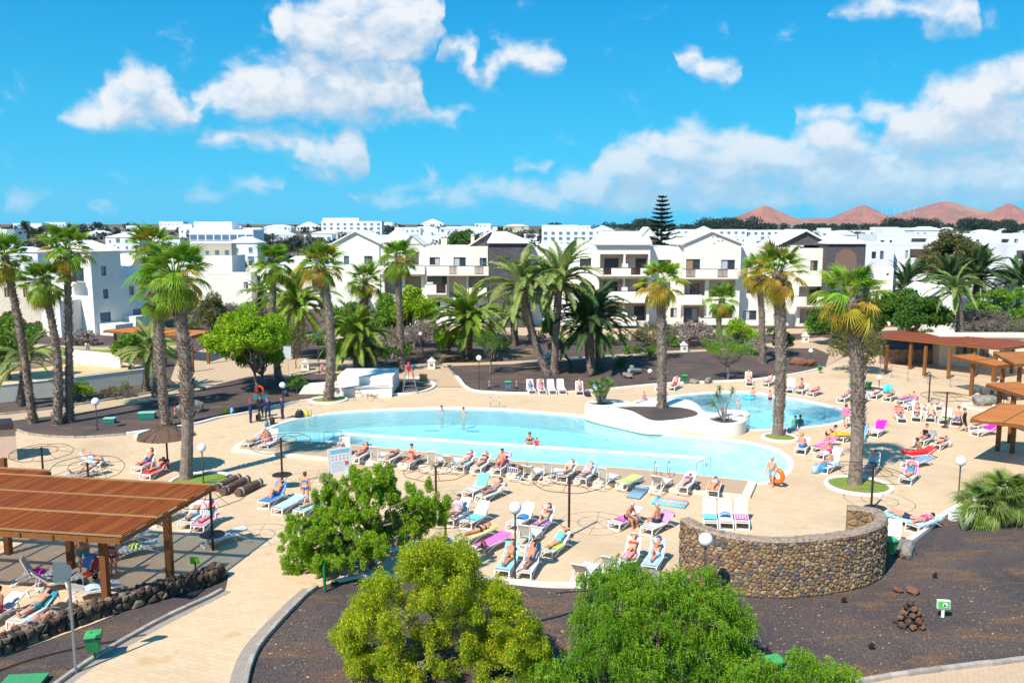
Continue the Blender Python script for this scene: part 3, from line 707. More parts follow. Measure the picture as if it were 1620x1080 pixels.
# -- timber pergolas
def wood_mat(name, c1, c2, c3):
    m = bpy.data.materials.new(name); m.use_nodes = True; nt = m.node_tree; b = nt.nodes['Principled BSDF']
    pos = nd(nt, 'ShaderNodeTexCoord').outputs['Object']; r_ = nd(nt, 'ShaderNodeObjectInfo').outputs['Random']
    n = nd(nt, 'ShaderNodeTexNoise', {'Vector': vm(nt, 'ADD', vm(nt, 'MULTIPLY', pos, (14, 0.9, 14)), nd(nt, 'ShaderNodeCombineXYZ', {0: mth(nt, 'MULTIPLY', r_, 50.0)}).outputs[0]), 'Scale': 1.0, 'Detail': 5.0}).outputs[0]
    c = mix(nt, ramp(nt, n, 0.3, 0.7), c1, c2); c = mix(nt, ramp(nt, r_, 0.1, 1.0, 0.0, 0.75, False), c, c3)
    sock(nt, b.inputs['Base Color'], c); b.inputs['Roughness'].default_value = 0.6; b.inputs['Specular IOR Level'].default_value = 0.25
    return m
M_WOOD = wood_mat('stained_slats', (0.36, 0.085, 0.014), (0.47, 0.135, 0.02), (0.25, 0.045, 0.010))
M_WOODR = wood_mat('red_slats', (0.27, 0.055, 0.022), (0.33, 0.075, 0.03), (0.22, 0.05, 0.02))
M_WOODO = wood_mat('orange_slats', (0.52, 0.17, 0.03), (0.58, 0.22, 0.045), (0.46, 0.13, 0.025))
M_POST = wood_mat('post_timber', (0.19, 0.072, 0.022), (0.27, 0.11, 0.03), (0.17, 0.06, 0.02))
M_TRIM = wood_mat('weathered_trim', (0.34, 0.19, 0.08), (0.40, 0.24, 0.11), (0.30, 0.16, 0.07))
def pergola(label, corners, z, posts, slat=0.072, gap=0.055, bays=3, mat=None, swap=False, post_w=0.24, joists=6, step=0.0):
    """corners: plan points FL, FR, BR, BL (vectors at roof height)"""
    FL, FR, BR, BL = corners; root = thing('timber_pergola', label, 'pergola', (0,0,0), 0, 'timber pergolas')
    if swap: FL, FR, BR, BL = FR, BR, BL, FL
    def pt(u, v): return FL.lerp(FR, u).lerp(BL.lerp(BR, u), v)
    U = (FR-FL).length; nsl = int(U/(slat+gap)); nsl = min(nsl, max(1, 290//bays))
    for b in range(bays):
        v0, v1 = b/bays, (b+1)/bays; dz = b*step
        for i in range(nsl):
            u = (i+0.5)/nsl; a, c = pt(u, v0), pt(u, v1)
            d = c-a; Lh = d.length; me_key = ('slat', round(slat, 3), round(Lh, 2))
            if me_key not in KIDS2: KIDS2[me_key] = MB().box(-0.5*slat, 0.5*slat, -Lh/2, Lh/2, -0.018, 0.018).mesh('slat')
            o = obj('slat', KIDS2[me_key], mat, root); m_ = (a+c)/2
            o.location = (m_.x, m_.y, z+dz+random.uniform(-0.004, 0.004)); o.rotation_euler = (0, 0, math.atan2(d.y, d.x)-math.pi/2)
    for b in range(bays+1):                                # trims and beams across
        v = b/bays; a, c = pt(0, v), pt(1, v); e = (c-a).normalized()*0.06; dz = min(b, bays-1)*step
        MB().bar(a-e+Vector((0,0,dz+0.05)), c+e+Vector((0,0,dz+0.05)), 0.07, 0.05).build('trim', M_TRIM, root)
        MB().bar(a-e+Vector((0,0,dz-0.13)), c+e+Vector((0,0,dz-0.13)), 0.09, 0.2).build('beam', M_POST, root)
    for k in range(joists+1):
        u = k/joists; a, c = pt(u, -0.015), pt(u, 1.015)
        MB().bar(a+Vector((0,0,-0.12)), c+Vector((0,0,-0.12)), 0.07, 0.17).build('joist', M_POST, root)
    for p in posts:
        MB().box(-post_w/2, post_w/2, -post_w/2, post_w/2, 0, z-0.2).build('post', M_POST, root, loc=(p.x, p.y, 0), rotz=math.atan2((FR-FL).y, (FR-FL).x))
KIDS2 = {}
ZP = 3.15
fr, br, bl = G(191,850,ZP), G(338,768,ZP), G(88,755,ZP)
V = br-fr; Uv = (br-bl); Uv = Uv - V*(Uv.dot(V)/V.length_squared*0.0)
Ulen = 10.5; ud = Uv.normalized()
pergola('big slatted brown timber pergola over loungers behind the lava wall', (fr-ud*Ulen, fr, br, br-ud*Ulen), ZP, [G(270,924), G(170,968), G(113,898), G(14,876)], bays=3, mat=M_WOOD, joists=8)
b2 = G(78,745,3.0)
pergola('smaller brown timber pergola cut off by the frame behind the big one', (b2-V.normalized()*3.2-ud*9, b2-V.normalized()*3.2, b2, b2-ud*9), 3.0, [G(12,812), G(-60,800)], bays=2, mat=M_WOOD, joists=6)
def quad(z, *pp): return tuple(G(x, y, z) for x, y in pp)
pergola('long dark red timber pergola along the terrace building', quad(3.0,(1383,531.5),(1586,551),(1652,542),(1429,524)), 3.0, [G(1401,591), G(1439,584), G(1462,594), G(1500,599), G(1540,596), G(1573,604), G(1600,590)], bays=4, mat=M_WOODR, swap=True, slat=0.14, joists=6)
pergola('orange timber pergola with pointed corner in front of the long dark red one', quad(3.0,(1507,563),(1577,579),(1606,576),(1540,560.5)), 3.0, [G(1536,625), G(1571,604), G(1584,622)], bays=2, mat=M_WOODO, swap=True, slat=0.12)
pergola('orange timber pergola rising behind the middle one', quad(3.3,(1574,558.5),(1607,576),(1665,574),(1625,557)), 3.3, [G(1610,628), G(1650,628)], bays=2, mat=M_WOODO, swap=True, slat=0.12)
pergola('orange timber pergola above the dark cafe chairs', quad(2.9,(1561,607.5),(1622,626),(1680,622),(1612,605)), 2.9, [G(1578,668), G(1600,676), G(1650,670)], bays=2, mat=M_WOODO, swap=True, slat=0.12)
pergola('orange timber pergola nearest the fan palm clump', quad(2.9,(1537,662),(1640,674),(1690,643),(1583,639)), 2.9, [G(1578,713), G(1601,716), G(1597,700), G(1665,705)], bays=2, mat=M_WOODO, swap=True, slat=0.12)
pg_l = (G(178,530,2.8), G(262,541,2.8), G(330,534,2.8), G(240,523,2.8))
pergola('orange timber pergola beyond the sandpit behind the palm trunks', (G(165,523,2.8), G(300,533,2.8), G(333,524,2.8), G(225,516,2.8)), 2.8, [G(184,562), G(305,588), G(262,575), G(330,575)], bays=2, mat=M_WOODO, swap=True, slat=0.14)

# -- globe lamps
M_GLOBE = pmat('opal_globe', (0.86, 0.86, 0.84), 0.25, spec=0.5)
M_IRON = pmat('dark_iron', (0.022, 0.020, 0.026), 0.5, (0.05, 0.03, 0.025), 6.0)
M_RUST = pmat('rusty_brown_iron', (0.085, 0.035, 0.025), 0.6, (0.05, 0.022, 0.02), 6.0)
def lamp(bx, by, gy, r, label, shade=True, gx=None):
    p = G(bx, by); h = P(gx or bx, gy, p.y).z
    t = thing('globe_lamp', label, 'lamp post', p, 0, 'globe lamps')
    MB().lathe([(0.11,0),(0.11,0.03),(0.05,0.08),(0.035,0.12),(0.035,h-r*0.9)], (0,0,0), 10).build('pole', M_IRON, t, smooth=True)
    MB().lathe([(0.05,h-r*1.05),(0.09,h-r*0.98),(0.09,h-r*0.85)], (0,0,0), 12).build('collar', M_IRON, t)
    MB().ball((0,0,h), r, 24).build('globe', M_GLOBE, t, smooth=True)
lamp(815,919,803,0.25,'white globe lamp between the two front rows of loungers')
lamp(1113,962,853,0.26,'white globe lamp in front of the curved stone wall')
lamp(1515,801,729,0.25,'white globe lamp beside the agave at the deck edge')
lamp(322,766,708,0.24,'white globe lamp in the grass bed near the thatch rolls')
lamp(154,679,635,0.27,'white globe lamp in the bed with three tall palms')
lamp(448,640,609,0.25,'white globe lamp behind the group of divers')
lamp(505,590,531,0.25,'white globe lamp on the plaza beside the palm')
lamp(666,575,528,0.22,'white globe lamp at the grey shrubs behind the lifeguard')
lamp(758,617,566,0.24,'white globe lamp at the corner of the bed beside the path')
lamp(1390,622,597,0.24,'short globe lamp in the bed beside far loungers')
lamp(1282,571,555,0.24,'small yellowish globe lamp on far dark bed')
lamp(524,630,604,0.2,'white globe lamp hidden beside the palm at the slide wall')
lamp(1028,600,587,0.22,'low white globe lamp by the rocks behind the sunbed row')

# -- bare parasol frames: pole, hub, two rings, spokes
def parasol(bx, by, ty, label, rr=1.55, table=False, tilt=(0,0), m=None, sag=0.18, foot=False):
    p = G(bx, by); h = P(bx, ty, p.y).z; t = thing('parasol_frame', label, 'parasol frame', p, random.uniform(0, 1), 'bare parasol frames')
    m = m or M_RUST
    MB().tube([(0,0,0),(0,0,h)], 0.055, 10).build('pole', m, t)
    if foot: MB().lathe([(0.28,0),(0.26,0.03),(0.09,0.16),(0.055,0.2)], (0,0,0), 4).build('foot', m, t)
    T = Matrix.Translation((0,0,h-0.12)) @ Euler((tilt[0], tilt[1], 0)).to_matrix().to_4x4()
    for r_, zz in ((rr, -sag), (rr*0.52, -sag*0.4)):
        MB().tube([T @ Vector((r_*math.cos(a*math.pi/24), r_*math.sin(a*math.pi/24), zz+0.02*math.sin(a*0.9))) for a in range(49)], 0.016, 5, cap=False).build('ring', m, t)
    for k in range(8):
        a = k*math.pi/4; MB().tube([T @ Vector((0.04*math.cos(a),0.04*math.sin(a),0.05)), T @ Vector((rr*math.cos(a), rr*math.sin(a), -sag))], 0.011, 5).build('spoke', m, t)
    if table: MB().lathe([(0.0,0.70),(0.52,0.70),(0.54,0.72),(0.52,0.745),(0.0,0.75)], (0,0,0), 24).build('table', M_IRON, t)
parasol(900,848,752,'rusty parasol frame with flared foot beside the reading sunbather', 1.62, foot=True)
parasol(690,802,737,'rusty parasol frame rising behind the juniper crown', 1.6)
parasol(705,855,812,'rusty parasol frame partly hidden by the juniper and yellow bush', 1.1)
parasol(447,771,692,'dark parasol frame with round table beside the standing woman', 1.55, True, (0.10,-0.06), M_IRON)
parasol(337,870,772,'dark parasol frame with round table beside the big pergola corner', 1.55, True, (0.05,-0.06), M_IRON, foot=False)
parasol(70,770,707,'dark parasol frame standing behind the small pergola', 1.55, False, (0.06,0.02), M_IRON)
parasol(142,790,732,'tilted dark parasol frame in front of loungers behind the big pergola', 1.75, False, (0.12,0.08), M_IRON)
parasol(1378,805,738,'dark parasol frame with round base plate by the curved stone wall', 1.75, False, (0.05,0.10), M_IRON)
o = G(1385,804); tag(MB().lathe([(0.55,0.005),(0.55,0.05),(0.5,0.06),(0.0,0.06)], o, 24).build('base_plate', M_IRON), 'round dark iron plate on paving at the foot of a parasol pole', 'base plate')
parasol(1495,676,620,'rusty parasol frame beside the woman in the black dress', 1.7, foot=True)
parasol(1469,636,591,'rusty parasol pole between far sunbathers and the long pergola', 0.5)

# -- thatched parasol and rolls of thatch
M_THATCH = pmat('brown_thatch', (0.19, 0.115, 0.075), 0.95, (0.11, 0.065, 0.045), 30.0, bump=0.9, bscale=60)
p = G(266,745); h = 2.0; t = thing('thatched_parasol', 'brown thatched parasol with dark pole beside two sunbathers', 'parasol', p)
MB().tube([(0,0,0),(0,0,h+0.5)], 0.055, 10).build('pole', M_IRON, t)
mb = MB(); n = 90
for i, (r0, z0, r1, z1) in enumerate([(0.0, 0.72, 0.6, 0.60), (0.45, 0.66, 1.15, 0.36), (0.95, 0.47, 1.62, 0.07)]):
    rnd = random.Random(i)
    for k in range(n):
        a0, a1 = 2*math.pi*k/n, 2*math.pi*(k+1.15)/n; rr = r1*rnd.uniform(0.95, 1.05); dz = rnd.uniform(-0.03, 0.02)
        mb.add([(r0*math.cos(a0),r0*math.sin(a0),h+z0+dz),(r0*math.cos(a1),r0*math.sin(a1),h+z0+dz),(rr*math.cos(a1),rr*math.sin(a1),h+z1+dz),(rr*math.cos(a0),rr*math.sin(a0),h+z1+dz)], [(0,1,2,3)])
mb.lathe([(1.58,h+0.05),(0.02,h+0.6)], (0,0,0), 40, closed=True)
mb.build('thatch', M_THATCH, t)
for (x0,y0,x1,y1,lab) in ((342,778,378,760,'rolled brown thatch mat, rear one of the pile of three'),(352,784,392,763,'rolled brown thatch mat in the middle of the pile of three'),(376,786,412,768,'rolled brown thatch mat with two pale ties at the front of the pile')):
    a, b = G(x0,y0), G(x1,y1); a.z = b.z = 0.22
    t = thing('thatch_roll', lab, 'thatch roll', a, 0, 'rolls of thatch'); d = b-a
    MB().tube([(0,0,0), d*0.33, d*0.66, d], [0.21,0.23,0.22,0.21], 14).build('roll', M_THATCH, t)
    for f in (0.12, 0.88): MB().tube([d*(f-0.02), d*(f+0.02)], 0.235, 14).build('tie', flat((0.55,0.5,0.45)), t)

# -- left sandpit wall, hut, slide wall and back garden walls
def wall(name, label, cat, pts, h, th=0.2, mat=None, z0=-0.05, copem=None):
    ln = [Vector(G(*p)[:2]+(0,)) for p in pts]; t = thing(name, label, cat); mb = MB()
    a, b = offset(ln, th/2, False), offset(ln, -th/2, False)
    for i in range(len(ln)-1):
        mb.prism([a[i], b[i], b[i+1], a[i+1]], z0, h)
    mb.build('wall', mat or M_WHITE, t)
    cp = MB(); a, b = offset(ln, th/2+0.03, False), offset(ln, -th/2-0.03, False)
    for i in range(len(ln)-1): cp.prism([a[i], b[i], b[i+1], a[i+1]], h+0.002, h+0.06)
    cp.build('coping', copem or mat or M_WHITE, t)
    return t
wall('sandpit_wall', 'white wall along the near side of the sandpit behind the tall palms', 'wall', [(-160,652),(0,636),(120,622),(238,606)], 1.35)
wall('sandpit_wall', 'white wall closing the far side of the sandpit below the lawn', 'wall', [(112,573),(150,577),(192,582)], 1.3)
wall('sandpit_wall', 'low cream wall at the back of the sandpit behind the palms', 'wall', [(-150,600),(0,590),(105,575)], 0.7, mat=M_CREAM)
t = thing('slide_wall', 'low white stepped wall structure behind the kerb with a pipe rail', 'white wall')
a, b = G(528,628), G(621,626)
MB().box(a.x, b.x, a.y, a.y+1.0, -0.02, 0.8).build('front_wall', M_WHITE, t)
MB().box(a.x+0.05, b.x-0.1, a.y+1.3, a.y+5.5, -0.02, 1.5).build('rear_wall', M_WHITE, t)
c = G(472,623); MB().add([(c.x,c.y,-0.02),(a.x-0.1,c.y,-0.02),(a.x-0.1,c.y+1.2,-0.02),(c.x,c.y+1.2,-0.02),(c.x+0.5,c.y,0.7),(a.x-0.1,c.y,0.9),(a.x-0.1,c.y+1.2,0.9),(c.x+0.5,c.y+1.2,0.7)], [(0,1,5,4),(1,2,6,5),(2,3,7,6),(3,0,4,7),(4,5,6,7)]).build('side_wall', M_WHITE, t)
MB().tube([(a.x+0.6,a.y-0.12,0.75),(b.x-0.2,a.y-0.12,1.0)], 0.05, 8).build('pipe_rail', M_STEELG, t)
# small hut at the left edge
t = thing('beach_hut', 'small cream hut with dark sloping roof at the frame edge', 'hut')
a, b = G(28,728), G(-60,745)
MB().prism([a, a+Vector((-1.0,.9,0)), a+Vector((-6,.9,0)), a+Vector((-6,-0.5,0))], 0, 2.0).build('wall', flat((.46,.34,.26)), t)
MB().add([(a.x+0.1,a.y-0.3,2.35),(a.x-.9,a.y+1.2,2.35),(a.x-6.2,a.y+1.2,1.95),(a.x-6.2,a.y-0.8,1.95),(a.x+0.1,a.y-0.3,2.0),(a.x-.9,a.y+1.2,2.0),(a.x-6.2,a.y+1.2,1.7),(a.x-6.2,a.y-0.8,1.7)], [(0,1,2,3),(0,4,5,1),(1,5,6,2),(2,6,7,3),(3,7,4,0),(4,7,6,5)]).build('roof', M_IRON, t)
MB().box(a.x-1.6,a.x-1.3,a.y-0.42,a.y-0.05,1.1,1.35).build('vent', M_IRON, t)

# -- bins, boxes, signs
M_GREEN = flat((0.01, 0.17, 0.055), 0.45); M_GREENL = flat((0.06, 0.36, 0.11), 0.5); M_TEAL = flat((0.02, 0.20, 0.16), 0.5)
def bin_on_post(px, py, label, s=1.0, m=None):
    p = G(px, py); t = thing('litter_bin', label, 'litter bin', p, 0.3, 'litter bins')
    MB().tube([(0,0,0),(0,0,0.5*s)], 0.035, 8).build('post', M_GREEN, t)
    MB().add([(-.17*s,-.17*s,.35*s),(.17*s,-.17*s,.35*s),(.17*s,.17*s,.35*s),(-.17*s,.17*s,.35*s),(-.22*s,-.22*s,.8*s),(.22*s,-.22*s,.8*s),(.22*s,.22*s,.8*s),(-.22*s,.22*s,.8*s)], [(3,2,1,0),(0,1,5,4),(1,2,6,5),(2,3,7,6),(3,0,4,7)]).build('body', m or M_GREEN, t)
    MB().box(-.25*s,.25*s,-.25*s,.25*s,.8*s,.88*s).build('rim', flat((0.01,0.06,0.07)), t)
    MB().lathe([(0.36*s,.88*s),(0.33*s,.95*s),(0.1*s,.97*s),(0.09*s,.93*s)], (0,0,0), 4).build('lid', M_GREENL, t, rotz=math.pi/4)
bin_on_post(150,1044,'green litter bin on a post in the bed below the lava wall', 1.0)
bin_on_post(1224,1086,'square green litter bin rising from shrubs at the bottom edge', 1.0)
bin_on_post(804,621,'grey blue litter bin behind the sunbed row on the far kerb', 1.05, flat((0.10,0.16,0.22)))
bin_on_post(1406,885,'green bin squeezed between the stone wall end and a boulder', 1.0)
bin_on_post(1083,607,'small green bin beside grey boulders on the far kerb', 0.85)
bin_on_post(1374,617,'small green bin in the bed beside far loungers', 0.8)
bin_on_post(1297,590,'dark green bin at the end of the far white kerb', 0.7)
def box_thing(name, label, cat, px, py, sx, sy, sz, m, rz=0.0, z=0.0, top=None, group=None):
    p = G(px, py); t = thing(name, label, cat, (p.x, p.y, z), rz, group)
    MB().box(-sx/2,sx/2,-sy/2,sy/2,0,sz).build('body', m, t)
    MB().box(-sx/2-0.03,sx/2+0.03,-sy/2-0.03,sy/2+0.03,sz+0.002,sz+0.05).build('lid', top or m, t)
    return t
box_thing('service_box', 'larger green service box on dark soil beside the palm trunks', 'service box', 233, 661, 1.15, 0.6, 0.4, M_TEAL, 0.15, top=flat((0.25,0.5,0.4)), group='green service boxes')
box_thing('service_box', 'smaller green service box next to the lamp among three palms', 'service box', 174, 668, 0.75, 0.5, 0.3, M_TEAL, 0.1, top=flat((0.25,0.5,0.4)), group='green service boxes')
box_thing('service_box', 'flat green service box in the grass bed near the thatch rolls', 'service box', 344, 768, 0.95, 0.4, 0.12, M_TEAL, 0.05, group='green service boxes')
box_thing('service_box', 'large green hatch box at the lower left corner', 'service box', 34, 1086, 1.15, 1.0, 0.1, flat((0.05,0.28,0.11)), 0.1, group='green service boxes')
box_thing('cushion_box', 'tan wooden box beside the lifeguard seat on the path', 'box', 670, 602, 0.7, 0.5, 0.55, flat((0.42,0.24,0.08)), 0.1)
for (x, y, lab) in ((484,585,'on the plaza beside the palm'),(683,583,'behind the lifeguard seat'),(867,573,'beside the twin date palm trunks'),(1082,556,'on the bed behind the tall palm'),(1274,541,'below the stone gable wing')):
    p = G(x, y); t = thing('house_lantern', 'small white house-shaped lantern '+lab, 'garden lantern', p, 0, 'house-shaped lanterns')
    MB().box(-.35,.35,-.3,.3,0,0.75).build('body', M_WHITE, t)
    MB().add([(-.45,-.38,.75),(.45,-.38,.75),(.45,.38,.75),(-.45,.38,.75),(0,-.38,1.15),(0,.38,1.15)], [(0,1,4),(2,3,5),(0,4,5,3),(1,2,5,4),(0,3,2,1)]).build('roof', M_WHITE, t)
    MB().box(-.16,.16,-.32,-.3,.25,.55).build('opening', flat((0.2,0.19,0.18)), t)
# sign board by the pool with pictograms
a, b = G(521,765), G(556,759); d = (b-a); t = thing('notice_board', 'white pool rules notice board on two posts behind the juniper', 'notice board', a, math.atan2(d.y, d.x)); W = d.length
for x in (0, W): MB().box(x-.035,x+.035,-.035,.035,0,1.95).build('post', flat((0.7,0.7,0.68)), t)
MB().box(0.04,W-.04,-.03,.01,0.45,1.93).build('panel', flat((0.8,0.8,0.8)), t)
MB().box(0.1,W-.1,-.04,-.032,1.66,1.86).build('header', flat((0.22,0.55,0.66)), t)
rnd = random.Random(4)
for r_ in range(2):
    for k in range(5): MB().lathe([(0.045,0),(0.045,0.006)], (0,0,0), 10).build('pictogram', flat((0.35,0.42,0.5) if rnd.random()<.6 else (0.6,0.2,0.2)), t, M=Matrix.Translation((0.2+k*(W-.4)/4,-.033,1.5-r_*.17)) @ Matrix.Rotation(math.pi/2,4,'X'))
for k in range(7): MB().box(0.14,W-.14-rnd.uniform(0,.3),-.038,-.032,1.16-k*.085,1.18-k*.085).build('text_line', flat((0.55,0.6,0.64)), t)
MB().box(W-.36,W-.16,-.042,-.032,0.95,1.15).build('red_mark', flat((0.7,0.08,0.08)), t)
# tall grey sign pole with rounded blade seen from behind
p = G(120,1064); t = thing('sign_pole', 'tall grey sign pole with rounded blade beside the green bin', 'sign pole', p)
MB().tube([(0,0,0),(0,0,3.55)], 0.045, 10).build('pole', pmat('galvanised', (0.30,0.32,0.33), 0.5, metal=0.5), t)
mb = MB(); pts = [(-.28,-.30),(.1,-.30),(.30,-.1),(.30,.2),(.1,.34),(-.25,.34)]
mb.prism([(x-0.16, y) for x, y in pts], -0.01, 0.01); mb.build('blade', flat((0.11,0.15,0.16)), t, M=Matrix.Translation((-.02,-.06,3.35)) @ Matrix.Rotation(math.pi/2,4,'X'))
# green sign standing in the soil
def peg_sign(px, py, label, icon=True):
    p = G(px, py); t = thing('garden_sign', label, 'garden sign', p, -0.12)
    MB().box(-.05,.05,-.02,.02,0,.35).build('stake', flat((0.75,0.75,0.72)), t)
    MB().box(-.22,.22,-.06,.06,.34,.66).build('case', flat((0.7,0.75,0.68)), t)
    MB().box(-.20,.20,-.068,-.062,.36,.64).build('face', flat((0.10,0.46,0.10)), t)
    if icon:
        MB().lathe([(0.085,0),(0.085,0.006)],(0,0,0),16).build('round_emblem', flat((0.75,0.75,0.75)), t, M=Matrix.Translation((.04,-.07,.5)) @ Matrix.Rotation(math.pi/2,4,'X'))
        MB().box(-.005,.03,-.082,-.077,.44,.55).build('dog_mark', flat((0.05,0.03,0.05)), t); MB().box(.02,.075,-.082,-.0765,.45,.5).build('dog_mark', flat((0.05,0.03,0.05)), t)
peg_sign(1491,976,'small green dog warning sign with round emblem on volcanic soil')
p = G(310,912); t = thing('garden_sign', 'plain light green sign panel above the lava wall end', 'garden sign', (p.x,p.y,0.2), 0.1)
MB().box(-.03,.03,-.02,.02,0,.5).build('stake', M_GREEN, t); MB().box(-.19,.19,-.02,.0,.35,.65).build('face', flat((0.30,0.62,0.05)), t)
for (x,y,h_,lab) in ((456,592,1.5,'pale information panel on a post behind the slide wall'),(568,578,1.6,'pale information panel on a post beside the slender palm')):
    p = G(x,y); t = thing('info_panel', lab, 'info panel', p); MB().tube([(0,0,0),(0,0,h_+1)],.04,8).build('post', flat((.5,.5,.45)), t); MB().box(-.35,.35,-.05,.0,h_,h_+1.2).build('panel', flat((.55,.6,.58)), t)
# marker poles
def marker(px, py, label, h=1.0):
    p = G(px, py); t = thing('marker_pole', label, 'marker pole', p, 0, 'red and white marker poles')
    MB().lathe([(0.2,0),(0.19,0.05),(0.05,0.1)], (0,0,0), 12).build('base', M_IRON, t)
    for k in range(5): MB().tube([(0,0,.08+k*(h-.08)/5),(0,0,.08+(k+1)*(h-.08)/5)], .032, 8).build('band', flat((.75,.75,.72) if k % 2 else (.65,.04,.04)), t)
marker(1244,693,'red and white marker pole, nearer the palm trunk of the pair'); marker(1261,693,'red and white marker pole beside the seated man with bare back')
marker(817,614,'short red and white marker pole behind the far sunbed row', 0.8); marker(774,614,'short red and white marker pole on dark soil by the corner lamp', 0.8)
marker(277,660,'red and white marker pole behind the palms and thatched parasol', 0.9)
# lifeguard chair
p = G(648,621); t = thing('lifeguard_chair', 'tall steel lifeguard chair standing behind the white kerb', 'lifeguard chair', p, 0.2)
for sx in (-1, 1):
    for sy in (-1, 1): MB().tube([(sx*.62,sy*.6,0),(sx*.3,sy*.28,1.75)], .03, 8).build('leg', M_STEEL, t)
MB().box(-.34,.34,-.32,.32,1.75,1.8).build('seat', flat((.25,.4,.55)), t); MB().box(-.34,.34,.30,.34,1.8,2.35).build('backrest', flat((.1,.35,.55)), t)
for k in range(4): MB().bar((-.55+.07*k,-.57+.08*k,.3+.38*k),(.55-.07*k,-.57+.08*k,.3+.38*k),.05,.03).build('rung', M_STEEL, t)
# boulders, cairn, soil stones
M_BOULD = pmat('grey_boulder', (0.20,0.17,0.15), 0.95, (0.30,0.26,0.22), 3.0, bump=0.6, coord='Object')
M_REDR = pmat('red_lava', (0.24,0.115,0.06), 0.95, (0.15,0.07,0.045), 4.0, bump=0.8)
def boulder(px, py, sx, sy, sz, label, m=None, k=0, z=0.0):
    p = G(px, py); o = obj('boulder', ROCKS[k % 6], m or M_BOULD); o.location = (p.x,p.y,z+sz*0.35); o.scale = (sx,sy,sz); o.rotation_euler = (0,0,k*1.3)
    return tag(o, label, 'rock', 'rocks')
boulder(1018,918,0.95,0.6,0.42,'smooth grey boulder between loungers and the pepper tree',k=0)
boulder(1432,876,0.75,0.5,0.62,'pale boulder beside the green bin at the wall end',k=1)
boulder(560,906,0.8,0.6,0.4,'pale rounded boulder under the juniper branches',k=2)
boulder(300,652,1.3,0.7,0.8,'large grey standing boulder on shaded soil left of the pool',k=3)
boulder(992,597,0.9,0.5,0.5,'light grey boulder beside a felled trunk on the far bed',k=4)
boulder(1098,606,0.6,0.45,0.45,'grey boulder next to the small green bin on the far kerb',k=5)
boulder(1120,605,0.75,0.45,0.5,'second grey boulder further from the small green bin',k=1)
boulder(1266,577,1.2,0.6,0.7,'brown boulder on the far dark bed',M_REDR,2); boulder(1282,578,0.9,0.6,0.6,'brown boulder next to the small yellowish globe lamp',M_REDR,3)
boulder(1420,935,0.28,0.22,0.18,'small reddish lava rock on the soil right of the wall',M_REDR,4)
boulder(1443,936,0.34,0.3,0.26,'reddish lava rock above the cairn',M_REDR,5)
boulder(1000,584,0.35,0.3,0.4,'small rock near the dark bushy palm',k=2)
boulder(1556,640,1.3,0.8,0.7,'dark grey rock ringed by white kerb beside the pergola',k=0)
boulder(950,603,0.4,0.35,0.4,'brown stone at the far kerb behind the dragon tree',M_REDR,1)
p = G(1555,644); tag(MB().lathe([(1.5,0),(1.5,.08),(1.25,.1),(1.22,0)], p, 30, closed=True).build('white_kerb_ring', M_WHITE), 'white kerb ring around the dark grey rock', 'kerb')
p = G(1439,988); t = thing('cairn', 'small cairn of reddish lava stones beside the green sign', 'cairn', p)
rnd = random.Random(9)
for lvl, (n_, rr) in enumerate(((7,.42),(6,.34),(5,.26),(3,.16),(2,.08))):
    for k in range(n_):
        a = 6.28*k/n_+lvl; s = rnd.uniform(.14,.2); rock_at('stone', rnd.choice(SMALLROCK), M_REDR if rnd.random()<.7 else M_LAVA, (rr*math.cos(a),rr*math.sin(a),.1+lvl*.19), s, t)
for (x,y) in ((1333,952),(1376,1025),(1477,913)):
    p = G(x,y); t = thing('ground_spotlight', 'small black garden spotlight lying on the soil at the '+{1333:'foot of the stone wall',1376:'lower bed below the cairn',1477:'upper bed behind the lava rocks'}[x], 'spotlight', p); MB().tube([(0,0,.05),(.06,-.08,.2)],.07,10).build('housing', M_IRON, t); MB().tube([(0,0,0),(0,0,.08)],.02,6).build('spike', M_IRON, t)
# felled trunk pieces
p, q = G(995,594), G(1012,590); tag(MB().tube([(p.x,p.y,.5),(q.x,q.y,.2)],[.2,.25],10).build('felled_trunk', flat((.25,.27,.28))), 'grey felled trunk piece on the far bed', 'log')
# hoses
p = [G(x,y) for x,y in ((762,972),(820,985),(870,978),(905,968))]; tag(MB().tube([(q.x,q.y,.02) for q in spline(p,6,False)],.025,6).build('garden_hose', M_IRON), 'black hose on soil between the yellow bush and pepper tree', 'hose')
p = [G(x,y) for x,y in ((880,938),(920,935),(960,938))]; tag(MB().tube([(q.x,q.y,.02) for q in spline(p,6,False)],.02,6).build('garden_hose', M_IRON), 'short black hose along the deck edge below empty loungers', 'hose')
p = [G(x,y) for x,y in ((-20,1068),(40,1046),(110,1028),(230,1004))]; tag(MB().tube([(q.x,q.y,.02) for q in spline(p,6,False)],.022,6).build('garden_hose', M_IRON), 'black irrigation hose in the bed below the lava wall', 'hose')
# loose stones strewn over the volcanic beds (past counting)
def strewn():
    rng = np.random.default_rng(4); V, F = [], []; n = 0
    while n < 1900:
        x, y = rng.uniform(420,1640), rng.uniform(925,1075)
        if x < 640 and y < 960: continue
        if y < 950 and 1060 < x < 1405: continue
        if x > 1330 and y > 1086-(x-1330)*.145-14: continue
        p = G(x,y); s = rng.uniform(.012,.05)*(1.6 if rng.random() < .06 else 1); o = len(V)
        d = np.array([(1,0,0),(-1,0,0),(0,1,0),(0,-1,0),(0,0,.8),(0,0,-.3)])*s*rng.uniform(.6,1.3,(6,1))
        V += [(p.x+a,p.y+b,-.03+s*.3+c) for a,b,c in d]; F += [(o+i,o+j,o+4) for i,j in ((0,2),(2,1),(1,3),(3,0))]; n += 1
    o = obj('strewn_stones', npmesh('strewn_stones', np.array(V), np.array(F)), M_STONE); tag(o,'small loose stones strewn over the foreground volcanic beds','stones',kind='stuff')
strewn()
